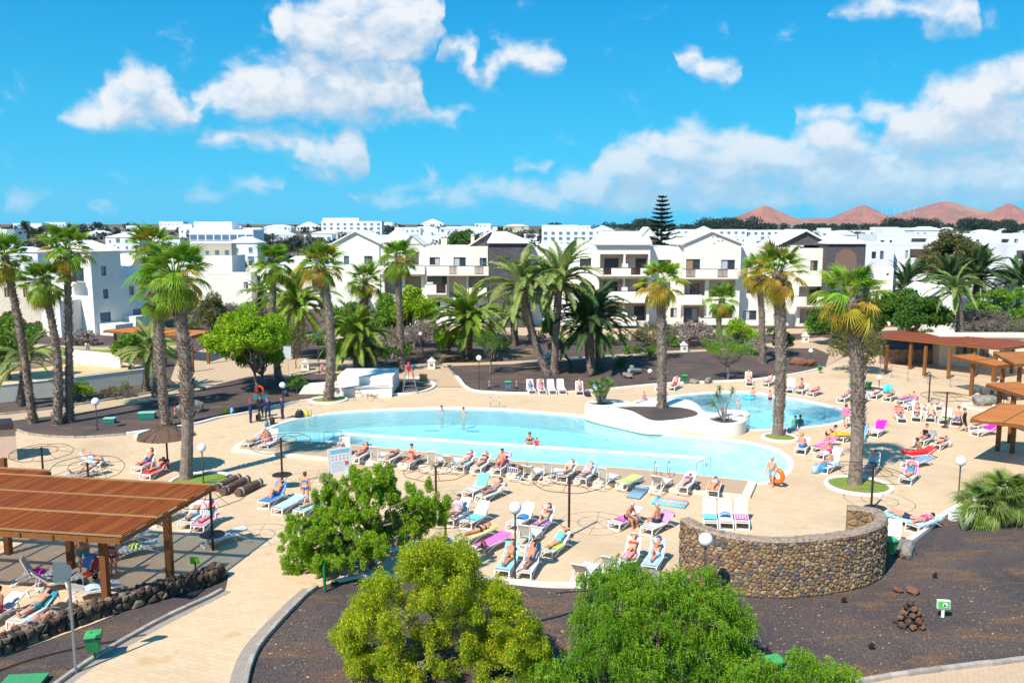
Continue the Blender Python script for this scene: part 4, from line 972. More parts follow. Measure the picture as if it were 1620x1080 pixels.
# ================================================================ PLANTS
def leafmat(name, c1, c2, isl=0.5, transl=0.36, objvar=0.0, rough=0.5): return pmat(name, c1, rough, c2, 0.7, island=isl, transl=transl, objvar=objvar, spec=0.25, coord='World')
L_FAN = leafmat('fan_leaf_green', (0.17, 0.34, 0.02), (0.28, 0.42, 0.03), 0.25, objvar=0.5)
L_FANY = leafmat('fan_leaf_yellow', (0.44, 0.38, 0.03), (0.50, 0.33, 0.04), 0.25, objvar=0.5)
L_DEAD = leafmat('fan_leaf_dead', (0.50, 0.31, 0.16), (0.42, 0.23, 0.10), 0.3, objvar=0.4)
L_DATE = leafmat('date_leaf', (0.23, 0.31, 0.08), (0.33, 0.40, 0.11), 0.3, objvar=0.5)
L_DATED = leafmat('date_leaf_dark', (0.055, 0.115, 0.035), (0.10, 0.17, 0.05), 0.3, objvar=0.5)
L_DATEG = leafmat('date_leaf_bright', (0.18, 0.30, 0.03), (0.30, 0.39, 0.05), 0.3, objvar=0.5)
M_TRUNK = pmat('palm_trunk', (0.30, 0.235, 0.185), 0.95, (0.17, 0.125, 0.10), 5.0, bump=0.6, island=0.35, coord='World')
M_BARK = pmat('bark', (0.15, 0.105, 0.08), 0.95, (0.24, 0.19, 0.15), 6.0, bump=0.6, coord='World')
M_BARKG = pmat('grey_bark', (0.27, 0.25, 0.22), 0.95, (0.17, 0.15, 0.13), 6.0, bump=0.6, coord='World')

def fan_leaf(seed, droop=0.3, R_=0.92, pet=1.0, seg=20, span=115, hang=.35):
    rnd = random.Random(seed); mb = MB()
    def bend(x): return -0.10*(x/pet)**2 if x < pet else -0.10-0.22*(x-pet)
    mb.tube([(0,0,0),(pet*.5,0,bend(pet*.5)),(pet,0,bend(pet))], [0.03,0.022,0.014], 4, cap=False)
    z0 = bend(pet)
    for k in range(seg):
        a = R(-span+2*span*(k+0.5)/seg)+rnd.uniform(-.04,.04); L = R_*(0.72+0.28*math.cos(a*0.75))*rnd.uniform(.88,1.08); dr = droop*rnd.uniform(.6,1.5)
        da = R(span/seg)*0.98
        def q(r, s, dz): return (pet+r*math.cos(a+s), r*math.sin(a+s), z0+dz-hang*r*(.35+.65*max(0,math.cos(a))))
        b0, b1 = q(.05,-da,.0), q(.05,da,0)
        m0, m1, mc = q(L*.46,-da*.9,-.02), q(L*.46,da*.9,-.02), q(L*.46,0,.05)
        n0, n1 = q(L*.74,-da*.33,-dr*.3*L), q(L*.74,da*.33,-dr*.3*L); tip = q(L*1.02,rnd.uniform(-.05,.05),-dr*L)
        o = len(mb.v); mb.add([b0,b1,m0,m1,mc,n0,n1,tip], [(0,4,2),(1,3,4),(0,1,4),(2,4,5),(4,6,5),(4,3,6),(5,6,7)])
    return mb.mesh('fan_leaf')
FANS = [fan_leaf(1,.2,hang=.15), fan_leaf(2,.4,hang=.45), fan_leaf(3,.65,hang=.75), fan_leaf(4,.35,hang=.6)]
FAND = [fan_leaf(7,1.0,.85,.8,16,80), fan_leaf(8,1.2,.8,.8,16,70)]
def date_frond(seed, L=3.4, e0=60, curl=95, n=44, ll=0.46):
    rnd = random.Random(seed); mb = MB(); pts = []; p = Vector((0,0,0)); N = 14
    for i in range(N+1):
        e = R(e0-curl*(i/N)**1.25); pts.append(p.copy()); p = p+Vector((math.cos(e),0,math.sin(e)))*L/N
    mb.tube(pts, [0.045*(1-.9*i/N)+.004 for i in range(N+1)], 4, cap=False)
    for i in range(n):
        t = 0.12+0.87*i/n; f = t*N; k = min(int(f), N-1); c = pts[k].lerp(pts[k+1], f-k); d = (pts[k+1]-pts[k]).normalized()
        up = Vector((-d.z,0,d.x)); l = ll*(math.sin(math.pi*min(1,t*0.93+0.09))**.6)*rnd.uniform(.85,1.1)
        for s in (-1, 1):
            v = (d*0.62+Vector((0,s,0))*0.72+up*rnd.uniform(.1,.42)).normalized(); sg = Vector((0,0,-.16*l))
            w = d*0.034
            mb.add([c-w, c+w, c+v*l*.55+w*1.2, c+v*l*.55-w*.6, c+v*l+sg], [(0,1,2,3),(3,2,4)])
    return mb.mesh('frond')
FROND = {'up': [date_frond(1,3.3,80,60,54), date_frond(2,3.3,68,90,54)], 'mid': [date_frond(3,3.6,48,100,54), date_frond(4,3.5,34,95,54)], 'low': [date_frond(5,3.3,10,80,50), date_frond(6,3.1,-15,62,50)]}
def palm_trunk(base, top, r0, r1, boots, root, mat=M_TRUNK, bulge=0.0, bow=0.0, flare=1.35, seed=0, boot_len=0.23, smooth_to=0.0):
    rnd = random.Random(seed); h = (top-base).length; N = max(10, int(h/0.35)); pts, rs = [], []
    side = Vector((1, 0, 0))
    for i in range(N+1):
        t = i/N; p = base.lerp(top, t)+side*bow*math.sin(math.pi*t); pts.append(p)
        r = r0+(r1-r0)*t; r *= 1+(flare-1)*math.exp(-t*h/0.45); rs.append(r*rnd.uniform(.96,1.04))
    mb = MB(); mb.tube(pts, rs, 12)
    rows = int(h/0.19)
    for j in range(rows):
        t = (j+.5)/rows
        if not boots or t < smooth_to: 
            if not boots and rnd.random() < .3: pass
            else: continue
        f = t*N; k = min(int(f), N-1); c = pts[k].lerp(pts[k+1], f-k); r = rs[k]
        m = max(7, int(2*math.pi*r/0.21))
        for q in range(m):
            if rnd.random() < 0.22: continue
            a = 2*math.pi*(q+.5*(j % 2))/m+rnd.uniform(-.12,.12); u = Vector((math.cos(a), math.sin(a), 0)); v = Vector((-u.y, u.x, 0))
            bl = boot_len*rnd.uniform(.5,1.25)*boots; w = 0.08*rnd.uniform(.7,1.2)
            b0 = c+u*(r*.96); mb.add([b0-v*w, b0+v*w, b0+u*bl*.55-v*w*.5+Vector((0,0,bl)), b0+u*bl*.55+v*w*.5+Vector((0,0,bl)), b0+Vector((0,0,.12))], [(0,1,3,2),(0,2,4),(1,4,3),(2,3,4)])
    return mb.build('trunk', mat, root)
def fan_palm(bx, by, cx, cy, label, r0=.40, r1=.36, n=44, boots=1.0, yellow=0.12, dead=6, size=1.0, bow=0.0, seed=0, dY=0.0, smooth_to=0.0, spread=(82,-62)):
    rnd = random.Random(seed); b = G(bx, by); top = P(cx, cy, b.y+dY); r0 *= rnd.uniform(.76,.88); r1 *= .78; n = int(n*.92); bow += rnd.uniform(-.4,.4)
    root = thing('fan_palm', label, 'palm tree', b, 0, 'tall fan palms'); T = top-b
    palm_trunk(Vector((0,0,-.05)), T, r0, r1, boots, root, seed=seed, bow=bow, smooth_to=smooth_to)
    for i in range(n+dead):
        dd = i >= n; t = i/n if not dd else 1
        el_ = spread[0]+(spread[1]-spread[0])*t**1.25+rnd.uniform(-9,9) if not dd else rnd.uniform(-58,-80)
        a = i*2.39996+rnd.uniform(-.2,.2); me = rnd.choice(FANS[:2] if t < .4 else FANS) if not dd else rnd.choice(FAND)
        m = L_DEAD if dd else (L_FANY if (t > .5 and rnd.random() < yellow*2.2) or rnd.random() < yellow*.25 else L_FAN)
        s = size*.93*rnd.uniform(.78,1.14)*(0.85 if t < .06 else 1.0)*(1 if not dd else .9)
        o = obj('leaf', me, m, root); off = Vector((math.cos(a), math.sin(a), 0))*r1*.6
        o.matrix_local = Matrix.Translation(T+off+Vector((0,0,.15-.5*t))) @ Matrix.Rotation(a,4,'Z') @ Matrix.Rotation(-R(el_),4,'Y') @ Matrix.Rotation(rnd.uniform(-.35,.35),4,'X') @ Matrix.Scale(s,4)
    return root
def date_palm(bx, by, cx, cy, label, n=46, size=1.0, mat=None, r0=.32, r1=.34, seed=0, dY=0.0, bow=0.0, skew=1.0, group='date palms'):
    rnd = random.Random(seed+50); b = G(bx, by); top = P(cx, cy, b.y+dY); T = top-b; mat = mat or L_DATE
    root = thing('date_palm', label, 'palm tree', b, 0, group)
    palm_trunk(Vector((0,0,-.05)), T, r0, r1, .8, root, seed=seed, bow=bow)
    MB().lathe([(r1*.8,-.5),(r1*1.5,-.1),(r1*1.3,.25),(r1*.4,.5)], T, 12).build('crown_shaft', M_TRUNK, root)
    for i in range(n):
        t = i/n; kind = 'up' if t < .3 else ('mid' if t < .72 else 'low'); a = i*2.39996+rnd.uniform(-.2,.2)
        o = obj('frond', rnd.choice(FROND[kind]), mat, root); s = size*rnd.uniform(.85,1.1)
        o.matrix_local = Matrix.Translation(T+Vector((0,0,.25-.3*t))) @ Matrix.Rotation(a,4,'Z') @ Matrix.Rotation(rnd.uniform(-.18,.18),4,'Y') @ Matrix.Rotation(rnd.uniform(-.3,.3),4,'X') @ Matrix.Scale(s,4)
    return root

# -- leaf clouds (numpy): diamonds spread through the outer part of clumps
DENS = 1.0
def leaves(clumps, density, ln, wd, rng, outward=0.6, droop=0.0, shell=0.55, mats=1, fl=None):
    Vs, Ms = [], []
    for (c, r) in clumps:
        r = np.array(r if np.ndim(r) else (r, r, r), float); c = np.array(c, float)
        n = max(6, int(density*DENS*(r.prod()**(2/3))))
        d = rng.normal(size=(n,3)); d /= np.linalg.norm(d,axis=1,keepdims=True)
        rad = (shell+(1-shell)*rng.random(n)**.5)*rng.uniform(.85,1.12,n); p = c+d*r*rad[:,None]
        ax = d*outward+rng.normal(size=(n,3))*.55; ax[:,2] -= droop; ax /= np.linalg.norm(ax,axis=1,keepdims=True)
        sd = np.cross(ax, rng.normal(size=(n,3))); sd /= np.linalg.norm(sd,axis=1,keepdims=True)
        l = ln*rng.uniform(.6,1.3,(n,1)); w = wd*rng.uniform(.7,1.3,(n,1))
        q = np.stack([p-ax*l*.5, p+sd*w*.5+ax*l*.05, p+ax*l*.5, p-sd*w*.5+ax*l*.05], 1)
        Vs.append(q.reshape(-1,3))
        Ms.append(np.zeros(n,int) if fl is None else ((rng.random(n) < fl(c,d,rad)).astype(int)))
    V = np.concatenate(Vs); Fq = np.arange(len(V)).reshape(-1,4); return V, Fq, np.concatenate(Ms)
def limb(mb, a, b, r0, r1, rnd, wig=.12, n=6):
    a, b = Vector(a), Vector(b); L = (b-a).length; pts = [a]
    for i in range(1, n): pts.append(a.lerp(b, i/n)+Vector((rnd.uniform(-1,1),rnd.uniform(-1,1),rnd.uniform(-.5,.8)))*wig*L*math.sin(math.pi*i/n)*.5)
    pts.append(b); mb.tube(pts, [r0+(r1-r0)*i/n for i in range(n+1)], 7); return pts
def tree(name, label, b, clumps, density, ln, wd, mat, trunk_r=.16, bark=None, fork=.35, cat='tree', group=None, seed=0, outward=.6, droop=0.0, shell=.5, fl=None, fmat=None, branches=14, core=None):
    rnd = random.Random(seed); rng = np.random.default_rng(seed); root = thing(name, label, cat, b, 0, group); b = Vector(b)
    cl = [((c[0]-b.x,c[1]-b.y,c[2]), r) for c, r in clumps]
    cen = Vector(np.mean([c for c, _ in cl], axis=0)); mb = MB(); f = Vector((cen.x*fork, cen.y*fork, cen.z*fork))
    limb(mb, (0,0,-.1), f, trunk_r*1.25, trunk_r*.85, rnd)
    for c, _ in (rnd.sample(cl, branches) if len(cl) > branches else cl):
        k = limb(mb, f, Vector(c), trunk_r*.6, trunk_r*.12, rnd, .2)
    mb.build('trunk', bark or M_BARK, root, smooth=True)
    V, Fq, mi = leaves(cl, density, ln, wd, rng, outward, droop, shell, fl=fl)
    o = obj('crown', npmesh('crown', V, Fq, mi if fl else None), [mat, fmat] if fl else mat, root)
    return root
def blob_clumps(c, R3, n, r, seed, flat_bottom=True, hollow=.55):
    rnd = random.Random(seed); out = []
    for i in range(n):
        d = Vector((rnd.gauss(0,1), rnd.gauss(0,1), rnd.gauss(0,1))).normalized()
        if flat_bottom and d.z < -.25: d.z *= .3; d.normalize()
        k = rnd.uniform(hollow, 1.16); rr = rnd.uniform(*r)*rnd.choice((.55,.8,1,1.1))
        out.append(((c[0]+d.x*R3[0]*k, c[1]+d.y*R3[1]*k, c[2]+d.z*R3[2]*k), (rr, rr, rr*rnd.uniform(.7,1.0))))
    return out
def px_tree(name, label, bx, by, cx, cy, rx, ry, mat, n=24, r=(.35,.6), density=260, ln=.16, wd=.09, seed=0, cat='tree', group=None, trunk_r=.14, dY=0.0, bark=None, shell=.5, depth=None, **kw):
    """crown given as an ellipse in the photograph; clumps fill an ellipsoid of that size at the tree's own distance"""
    b = G(bx, by); c = P(cx, cy, b.y+dY); s = (c-Vector((0,0,HCAM))).length/FPX*1.0
    RX, RZ = rx*s, ry*s; RY = depth or RX*.9
    k = min(RX, RZ); r = (r[0]*k, r[1]*k)
    n = int(n*1.25)
    cl = blob_clumps(c, (max(.1,RX-r[1]*.6), max(.1,RY-r[1]*.6), max(.1,RZ-r[1]*.6)), n, r, seed)
    return tree(name, label, b, cl, density*1.7/(s*16), ln*s*22, wd*s*24, mat, trunk_r, bark, cat=cat, group=group, seed=seed, shell=shell, **kw)

# ---- tall fan palms
fan_palm(52,668,8,405,'tall fan palm, outermost of the three on the dark bed, leaning outward',.34,.28,46,1.0,.10,8,1.05,-.1,1)
fan_palm(91,670,68,447,'fan palm in the middle of the three on the dark bed, shortest crown',.33,.28,48,1.0,.08,10,1.05,.1,2)
fan_palm(110,667,106,392,'tall slim fan palm on the dark bed, nearest the globe lamp',.31,.26,48,1.0,.06,8,1.05,0,3)
fan_palm(262,674,252,462,'fan palm with shaggy yellowing crown behind the thatched parasol',.40,.34,44,1.0,.20,16,1.05,.2,4)
fan_palm(294,759,276,432,'thick tall fan palm in the grass bed by the thatched parasol',.38,.42,52,1.2,.10,8,1.1,.15,5,smooth_to=.30)
fan_palm(247,628,237,390,'slim fan palm whose crown tops the group of palms left of the pool',.30,.26,46,.9,.15,8,1.2,0,6)
fan_palm(441,600,433,415,'fan palm at the plaza left of the slide wall',.36,.32,48,1.0,.12,8,1.15,0,7)
fan_palm(520,634,507,418,'shaggy fan palm in the round dry bed before the slide wall',.44,.42,50,1.0,.30,14,1.1,.1,8)
fan_palm(584,584,578,443,'slender fan palm behind the slide wall, lower crown',.36,.32,48,1.0,.08,8,1.1,0,9)
fan_palm(636,586,630,408,'fan palm behind the lifeguard seat',.42,.34,46,1.0,.10,6,1.15,0,10)
fan_palm(1047,660,1045,445,'fan palm with green top and golden skirt in the white planter',.40,.40,40,1.0,.45,6,1.1,0,11)
fan_palm(1230,690,1230,428,'tall fan palm with golden brown skirt in the round bed with marker poles',.40,.44,42,1.1,.45,14,1.15,.1,12,smooth_to=.08)
fan_palm(1206,574,1200,430,'slimmer fan palm with golden skirt behind the marker pole palm',.40,.36,40,.9,.55,12,1.2,0,13)
fan_palm(1352,768,1347,470,'nearest big fan palm with hanging pale dead fronds over the lounger deck',.42,.46,44,1.2,.22,12,1.1,.1,14,smooth_to=.32)
fan_palm(1142,546,1143,474,'short fan palm against the white gabled wing',.36,.34,40,.9,.15,6,1.15,0,15)
fan_palm(1105,470,1105,392,'far palm whose crown shows above the hotel roof behind the gable',.3,.3,26,.8,.2,4,1.3,0,31,dY=40) if False else None
# ---- date palms
date_palm(866,592,828,462,'slanting date palm with grey green fronds, paired with an upright one',54,1.5,L_DATE,.34,.36,1,bow=-.3)
date_palm(876,591,884,452,'upright date palm beside the slanting one',54,1.5,L_DATE,.34,.36,2)
date_palm(741,566,740,512,'broad bushy date palm with arching bright fronds left of the paired palms',84,1.5,L_DATEG,.42,.45,3)
date_palm(815,545,812,500,'dark low date palm behind the paired palms',44,1.0,L_DATE,.4,.4,23)
date_palm(934,588,932,520,'dense dark date palm reaching the ground right of the paired palms',66,1.45,L_DATED,.45,.45,4)
date_palm(950,580,945,498,'dark date palm standing behind the dense one',44,1.3,L_DATED,.4,.4,24)
date_palm(566,588,562,535,'arching date palm behind the slide wall',64,1.35,L_DATEG,.36,.36,5)
date_palm(470,566,468,486,'spreading date palm behind the plaza palm',70,1.55,L_DATEG,.36,.36,6)
date_palm(415,520,412,468,'small date palm in front of the long white garden wall',36,1.0,L_DATE,.3,.3,7)
date_palm(33,640,40,572,'grey drooping date palm with pale swollen trunk beside the sandpit wall',34,.95,L_DATE,.30,.24,8)
date_palm(230,618,236,560,'date palm with drooping fronds at the corner of the sandpit wall',34,.95,L_DATE,.26,.24,9)
date_palm(316,475,316,440,'small date palm poking above the white garden wall',26,.9,L_DATE,.3,.3,10,dY=0)
date_palm(1520,560,1512,462,'grey date palm with curved trunk before the small white house',30,1.15,L_DATE,.34,.3,11,bow=.2)
date_palm(1545,505,1545,444,'dark date palm in front of the white apartment block',60,1.8,L_DATED,.4,.4,12)
date_palm(1500,508,1500,446,'dark date palm under the brownish eucalyptus',50,1.6,L_DATED,.4,.4,13)
date_palm(1430,505,1430,458,'dark date palm behind the round green ficus',44,1.5,L_DATED,.4,.4,14)
date_palm(1612,500,1612,448,'dark date palm at the frame edge below the white block',44,1.6,L_DATED,.4,.4,15)

# ---- broadleaf trees and shrubs
L_BRIGHT = leafmat('bright_leaf', (0.24, 0.42, 0.014), (0.36, 0.52, 0.02), .55)
L_MID = leafmat('mid_leaf', (0.13, 0.28, 0.025), (0.21, 0.36, 0.035), .55)
L_DARK = leafmat('dark_leaf', (0.06, 0.165, 0.024), (0.11, 0.22, 0.03), .55)
L_GREY = leafmat('grey_leaf', (0.17, 0.16, 0.09), (0.24, 0.20, 0.15), .5)
L_TWIG = leafmat('bare_twigs', (0.22, 0.165, 0.14), (0.30, 0.24, 0.21), .4, 0.0)
L_OLIVE = leafmat('olive_leaf', (0.14, 0.16, 0.045), (0.21, 0.19, 0.07), .5)
L_RED = leafmat('red_bougainvillea', (0.32, 0.03, 0.03), (0.28, 0.10, 0.03), .5)
px_tree('shade_tree','round bright green shade tree at the plaza left of the divers',408,622,390,532,60,44,L_BRIGHT,60,(.28,.45),420,.17,.10,1,trunk_r=.13)
px_tree('shade_tree','dark lower half shade tree beside the bright one at the plaza',418,612,404,560,40,30,L_MID,36,(.28,.45),420,.17,.10,2,trunk_r=.13)
px_tree('small_tree','thin pale young tree with airy crown beside the plaza palm',468,582,470,536,24,26,L_OLIVE,26,(.25,.4),150,.15,.06,3,trunk_r=.06,bark=M_BARKG)
px_tree('shrub','dark green shrub at the far end of the sandpit wall',206,584,207,550,25,26,L_MID,26,(.3,.5),380,.16,.1,4,'shrub')
px_tree('tree','green leafy tree behind the outermost tall palm',15,600,8,540,40,36,L_MID,34,(.3,.5),380,.16,.1,5)
px_tree('tree','olive green tree in front of the cream house at left',115,520,105,478,32,30,L_DARK,30,(.3,.5),300,.16,.1,6)
px_tree('shrub','yellow green shrub between palm trunks on the sandpit bed',135,631,132,616,20,13,L_BRIGHT,16,(.35,.55),380,.13,.07,7,'shrub',trunk_r=.05)
px_tree('shrub','reddish olive shrub on the bed before the sandpit wall',186,628,186,616,26,11,L_OLIVE,18,(.35,.55),320,.13,.06,8,'shrub',trunk_r=.05)
px_tree('shrub','red flowering shrub at the edge of the sandpit bed',166,626,166,620,9,7,L_RED,8,(.4,.6),320,.13,.06,9,'shrub',trunk_r=.04)
px_tree('shrub','grey bare shrub mass in front of the garden wall behind the plaza',390,522,370,500,60,22,L_GREY,40,(.3,.5),200,.16,.05,10,'shrub',bark=M_BARKG)
px_tree('shrub','green brown bush between the plaza and low white houses',335,530,335,495,28,28,L_OLIVE,30,(.3,.5),230,.16,.07,11,'shrub')
px_tree('shrub','purple grey leafless shrub behind the plaza palm',440,528,445,500,34,22,L_TWIG,26,(.3,.5),190,.2,.03,12,'shrub',bark=M_BARKG)
px_tree('tree','green bushy tree left of the white gable',545,545,548,506,32,30,L_MID,30,(.3,.5),320,.16,.09,13)
px_tree('tree','green tree in front of the stepped balconies',620,548,618,500,34,44,L_MID,40,(.25,.45),320,.16,.09,14)
px_tree('tree','bright green tree between two fan palms at the hotel',655,552,655,490,36,40,L_BRIGHT,40,(.25,.45),300,.16,.09,15)
px_tree('shrub','grey leafless thicket below the hotel balconies',620,566,628,534,46,22,L_TWIG,34,(.3,.5),190,.2,.03,16,'shrub',bark=M_BARKG)
px_tree('shrub','purple grey thicket right of the lifeguard palm',668,560,668,526,24,22,L_TWIG,26,(.3,.5),190,.2,.03,17,'shrub',bark=M_BARKG)
px_tree('shrub','dark green hedge shrub behind the slide wall',560,586,590,555,52,14,L_DARK,26,(.4,.6),320,.16,.09,18,'shrub')
px_tree('shrub','red leafed shrub behind the fan palm at the slide wall',528,560,527,522,9,18,L_RED,12,(.4,.6),240,.16,.08,19,'shrub')
px_tree('shrub','yellow green shrub under the broad bushy date palm',712,560,708,535,22,18,L_BRIGHT,18,(.35,.55),350,.16,.1,20,'shrub')
px_tree('pine','small dark spreading pine on the bed before the date palms',776,590,778,540,32,22,L_DARK,34,(.22,.36),420,.15,.03,21,trunk_r=.1)
px_tree('tree','green leafy tree between the paired date palms',905,580,868,520,16,34,L_MID,22,(.35,.5),330,.16,.1,22)
px_tree('small_tree','airy green feathery tree right of the dense dark palm',1030,566,1030,528,36,26,L_OLIVE,30,(.25,.4),240,.16,.05,23,trunk_r=.07)
px_tree('shrub','small feathery bush beside the tall planter palm',1030,568,1024,552,18,14,L_MID,14,(.35,.55),280,.14,.05,24,'shrub')
px_tree('hedge','brownish purple hedge in front of the hotel ground floor',1090,545,1090,524,42,16,L_TWIG,40,(.35,.6),300,.16,.06,25,'hedge')
px_tree('pine','wide green pine on the dark bed behind the small pool',1152,600,1152,548,42,30,L_MID,46,(.2,.34),420,.15,.03,26,trunk_r=.12)
px_tree('shrub','dark green bush at the foot of the slimmer golden palm',1240,560,1240,543,18,18,L_DARK,16,(.35,.55),330,.15,.09,27,'shrub')
px_tree('shrub','leafy green shrub top beside the short fan palm',1166,556,1168,520,20,18,L_BRIGHT,16,(.35,.55),260,.16,.08,28,'shrub')
px_tree('ficus','big round dark green ficus behind the nearest fan palm',1440,555,1430,495,58,34,L_DARK,70,(.25,.4),420,.16,.1,29,trunk_r=.2)
px_tree('tree','dark green tree below the stone arch gable',1330,545,1325,510,38,32,L_DARK,34,(.28,.45),380,.16,.1,30,trunk_r=.15)
px_tree('tree','grey green shrubby tree at the pergola corner',1372,590,1362,548,42,28,L_OLIVE,40,(.25,.4),300,.14,.06,31)
px_tree('eucalyptus','tall brownish eucalyptus in front of the white apartment block',1510,500,1508,408,46,42,L_OLIVE,64,(.2,.36),300,.16,.07,32,trunk_r=.3)
px_tree('acacia','grey thorny spreading acacia with dark trunk near the small white house',1548,556,1560,512,58,24,L_GREY,46,(.22,.36),190,.15,.05,33,trunk_r=.14,shell=.2)
px_tree('tree','green tree mass below the white apartment block',1590,525,1590,485,48,26,L_MID,40,(.25,.4),300,.16,.09,34)
px_tree('tree','dark tree between low white houses',378,452,372,418,16,14,L_DARK,16,(.3,.5),240,.16,.1,35)
px_tree('tree','dark green tree behind hotel roof near the chimney',735,440,733,384,22,20,L_DARK,20,(.3,.5),240,.16,.1,36,dY=30)
px_tree('shrub','small green flowering plants before the slide wall',600,630,580,622,50,5,L_OLIVE,14,(.7,1.1),150,.12,.05,37,'shrub',trunk_r=.02)
px_tree('shrub','green bush left of the slide wall beside the lamp',470,622,470,604,16,16,L_MID,16,(.35,.55),260,.14,.06,38,'shrub',trunk_r=.04)
px_tree('shrub','agave like green bushes in the kerb bed beside far loungers',1358,618,1358,609,16,8,L_MID,12,(.4,.7),240,.14,.05,39,'shrub',trunk_r=.03)
px_tree('tree','yellowish tree tops behind the stone gable roof',1395,440,1400,388,26,14,L_BRIGHT,18,(.3,.5),200,.16,.08,40,dY=20)

# ---- araucaria behind the roofs
def araucaria(bx, Yd, top_px, base_px, label):
    p = P(bx, base_px, Yd); tp = P(bx, top_px, Yd); root = thing('norfolk_pine', label, 'pine tree', (p.x,p.y,p.z-6)); H_ = tp.z-p.z+6; mb = MB(); rnd = random.Random(2)
    MB().tube([(0,0,0),(0,0,H_)], [.35,.03], 8).build('trunk', M_BARK, root)
    br = MB(); V = []
    tiers = 15
    for j in range(tiers):
        z = H_*(.30+.69*j/(tiers-1)); L = (1-((z/H_)-.3)/.72)*H_*.235+.25
        for k in range(7):
            a = k*6.283/7+j*.5+rnd.uniform(-.15,.15); d = Vector((math.cos(a),math.sin(a),0))
            pts = [Vector((0,0,z))+d*L*t+Vector((0,0,.22*L*t*t-.05*L*t)) for t in (0,.35,.7,1)]
            br.tube(pts,[.05,.04,.03,.02],4,cap=False)
            for i in range(56):
                t = rnd.uniform(.15,1.05); c = Vector((0,0,z))+d*L*t+Vector((0,0,.22*L*t*t-.05*L*t)); s = Vector((-d.y,d.x,0))*rnd.choice((-1,1))
                e = (d*.7+s*rnd.uniform(.2,1)+Vector((0,0,rnd.uniform(.1,.7)))).normalized()*rnd.uniform(.35,.75); w = e.cross(Vector((0,0,1))).normalized()*.15
                V += [c-w, c+w, c+e+w*.4, c+e-w*.4]
    br.build('branches', M_BARK, root)
    V = np.array([tuple(v) for v in V]); obj('crown', npmesh('crown', V, np.arange(len(V)).reshape(-1,4)), L_DARKN, root)
L_DARKN = leafmat('needle', (0.035,0.06,0.025), (0.06,0.085,0.03), .4)
araucaria(1046, 150, 312, 392, 'tall norfolk pine standing above the hotel roofs')

# ---- dragon tree, yucca, agave, fan palm clump
def rosette(mb, c, n, L, w, rnd, up=.4, sag=.15):
    for k in range(n):
        a = k*2.39996; e = math.asin(max(-1,min(1,up+(1-up)*rnd.uniform(-.9,.95)))); d = Vector((math.cos(a)*math.cos(e),math.sin(a)*math.cos(e),math.sin(e))); l = L*rnd.uniform(.8,1.1)
        s = d.cross(Vector((0,0,1))).normalized()*w; m = Vector(c)+d*l*.55+Vector((0,0,-sag*l*.2)); t = Vector(c)+d*l+Vector((0,0,-sag*l))
        mb.add([Vector(c)-s*.6,Vector(c)+s*.6,m+s,m-s,t],[(0,1,2,3),(3,2,4)])
p = G(950,637.5,PH); t = thing('yucca_tree', 'many-headed yucca with spiky green rosettes in the white planter corner', 'yucca', (p.x,p.y,PH-.1)); rnd = random.Random(8); mb = MB(); ml = MB()
for k in range(9):
    a = k*.7; r_ = rnd.uniform(.3,1.15); tip = Vector((math.cos(a)*r_, math.sin(a)*r_, rnd.uniform(.9,1.75))); limb(mb,(0,0,0),tip,.14,.06,rnd,.15,4); rosette(ml,tip,60,.62,.03,rnd)
mb.build('trunk', M_BARKG, t); ml.build('crown', leafmat('yucca_leaf',(0.13,0.24,0.02),(0.18,0.30,0.03),.4), t)
p = G(1146,664,PH); t = thing('slender_yucca', 'slender yucca with three bare stems in the round end of the planter', 'yucca', (p.x,p.y,PH-.1)); mb = MB(); ml = MB()
for (dx,z,dy,sp) in ((-.55,1.9,.1,0),(-.85,1.35,-.1,0),(.5,2.2,0,0),(-.35,2.3,.2,1)):
    tip = Vector((dx,dy,z)); limb(mb,(0,0,0),tip,.07,.035,rnd,.12,5)
    for q in range(2): rosette(ml,tip-Vector((0,0,.22*q)),34,.42,.02,rnd,.2+.1*q)
mb.build('trunk', M_BARKG, t); ml.build('crown', leafmat('yucca_leaf_thin',(0.14,0.23,0.02),(0.20,0.26,0.03),.4), t)
p = G(1526,837); t = thing('agave', 'pale agave with upright pointed leaves at the deck edge', 'agave', p); mb = MB()
for k in range(9):
    a = k*2.4; d = Vector((math.cos(a)*.38,math.sin(a)*.38,1)).normalized(); s = d.cross(Vector((math.sin(a+.5),math.cos(a),.1))).normalized(); L = random.uniform(.75,1.05); c = Vector((math.cos(a)*.08,math.sin(a)*.08,0))
    mb.add([c-s*.05,c+s*.05,c+d*L*.5+s*.075,c+d*L*.5-s*.075,c+d*L*.5-d.cross(s)*.04,c+d*L],[(0,1,2,4),(0,4,3),(3,4,5),(4,2,5),(0,3,2,1),(2,3,5)])
mb.build('leaves', pmat('agave_leaf',(0.33,0.38,0.20),.5,(0.26,0.33,0.18),3.0), t)
box_thing('plastic_sack', 'white plastic sack beside the lamp and agave', 'sack', 1514, 822, .75, .3, .45, flat((.8,.8,.78)), .1)
p = G(1588,830); t = thing('fan_palm_clump', 'broad low clump of fan palms with shaggy dead base at the deck edge', 'palm clump', p); rnd = random.Random(12)
for k in range(190):
    st = (Vector((-.9,.2,.9)), Vector((.9,.4,1.2)), Vector((0,0,1.5)), Vector((1.9,.2,1.0)))[k % 4]; el_ = rnd.uniform(-45,85); a = rnd.uniform(0,6.28)
    o = obj('leaf', rnd.choice(FANS), L_CLUMP if k == 0 else L_CLUMP, t) if False else obj('leaf', rnd.choice(FANS), L_DATE if rnd.random()<.75 else L_DATEG, t)
    o.matrix_local = Matrix.Translation(st) @ Matrix.Rotation(a,4,'Z') @ Matrix.Rotation(-R(el_),4,'Y') @ Matrix.Rotation(rnd.uniform(-.5,.5),4,'X') @ Matrix.Scale(rnd.uniform(.62,.8),4)
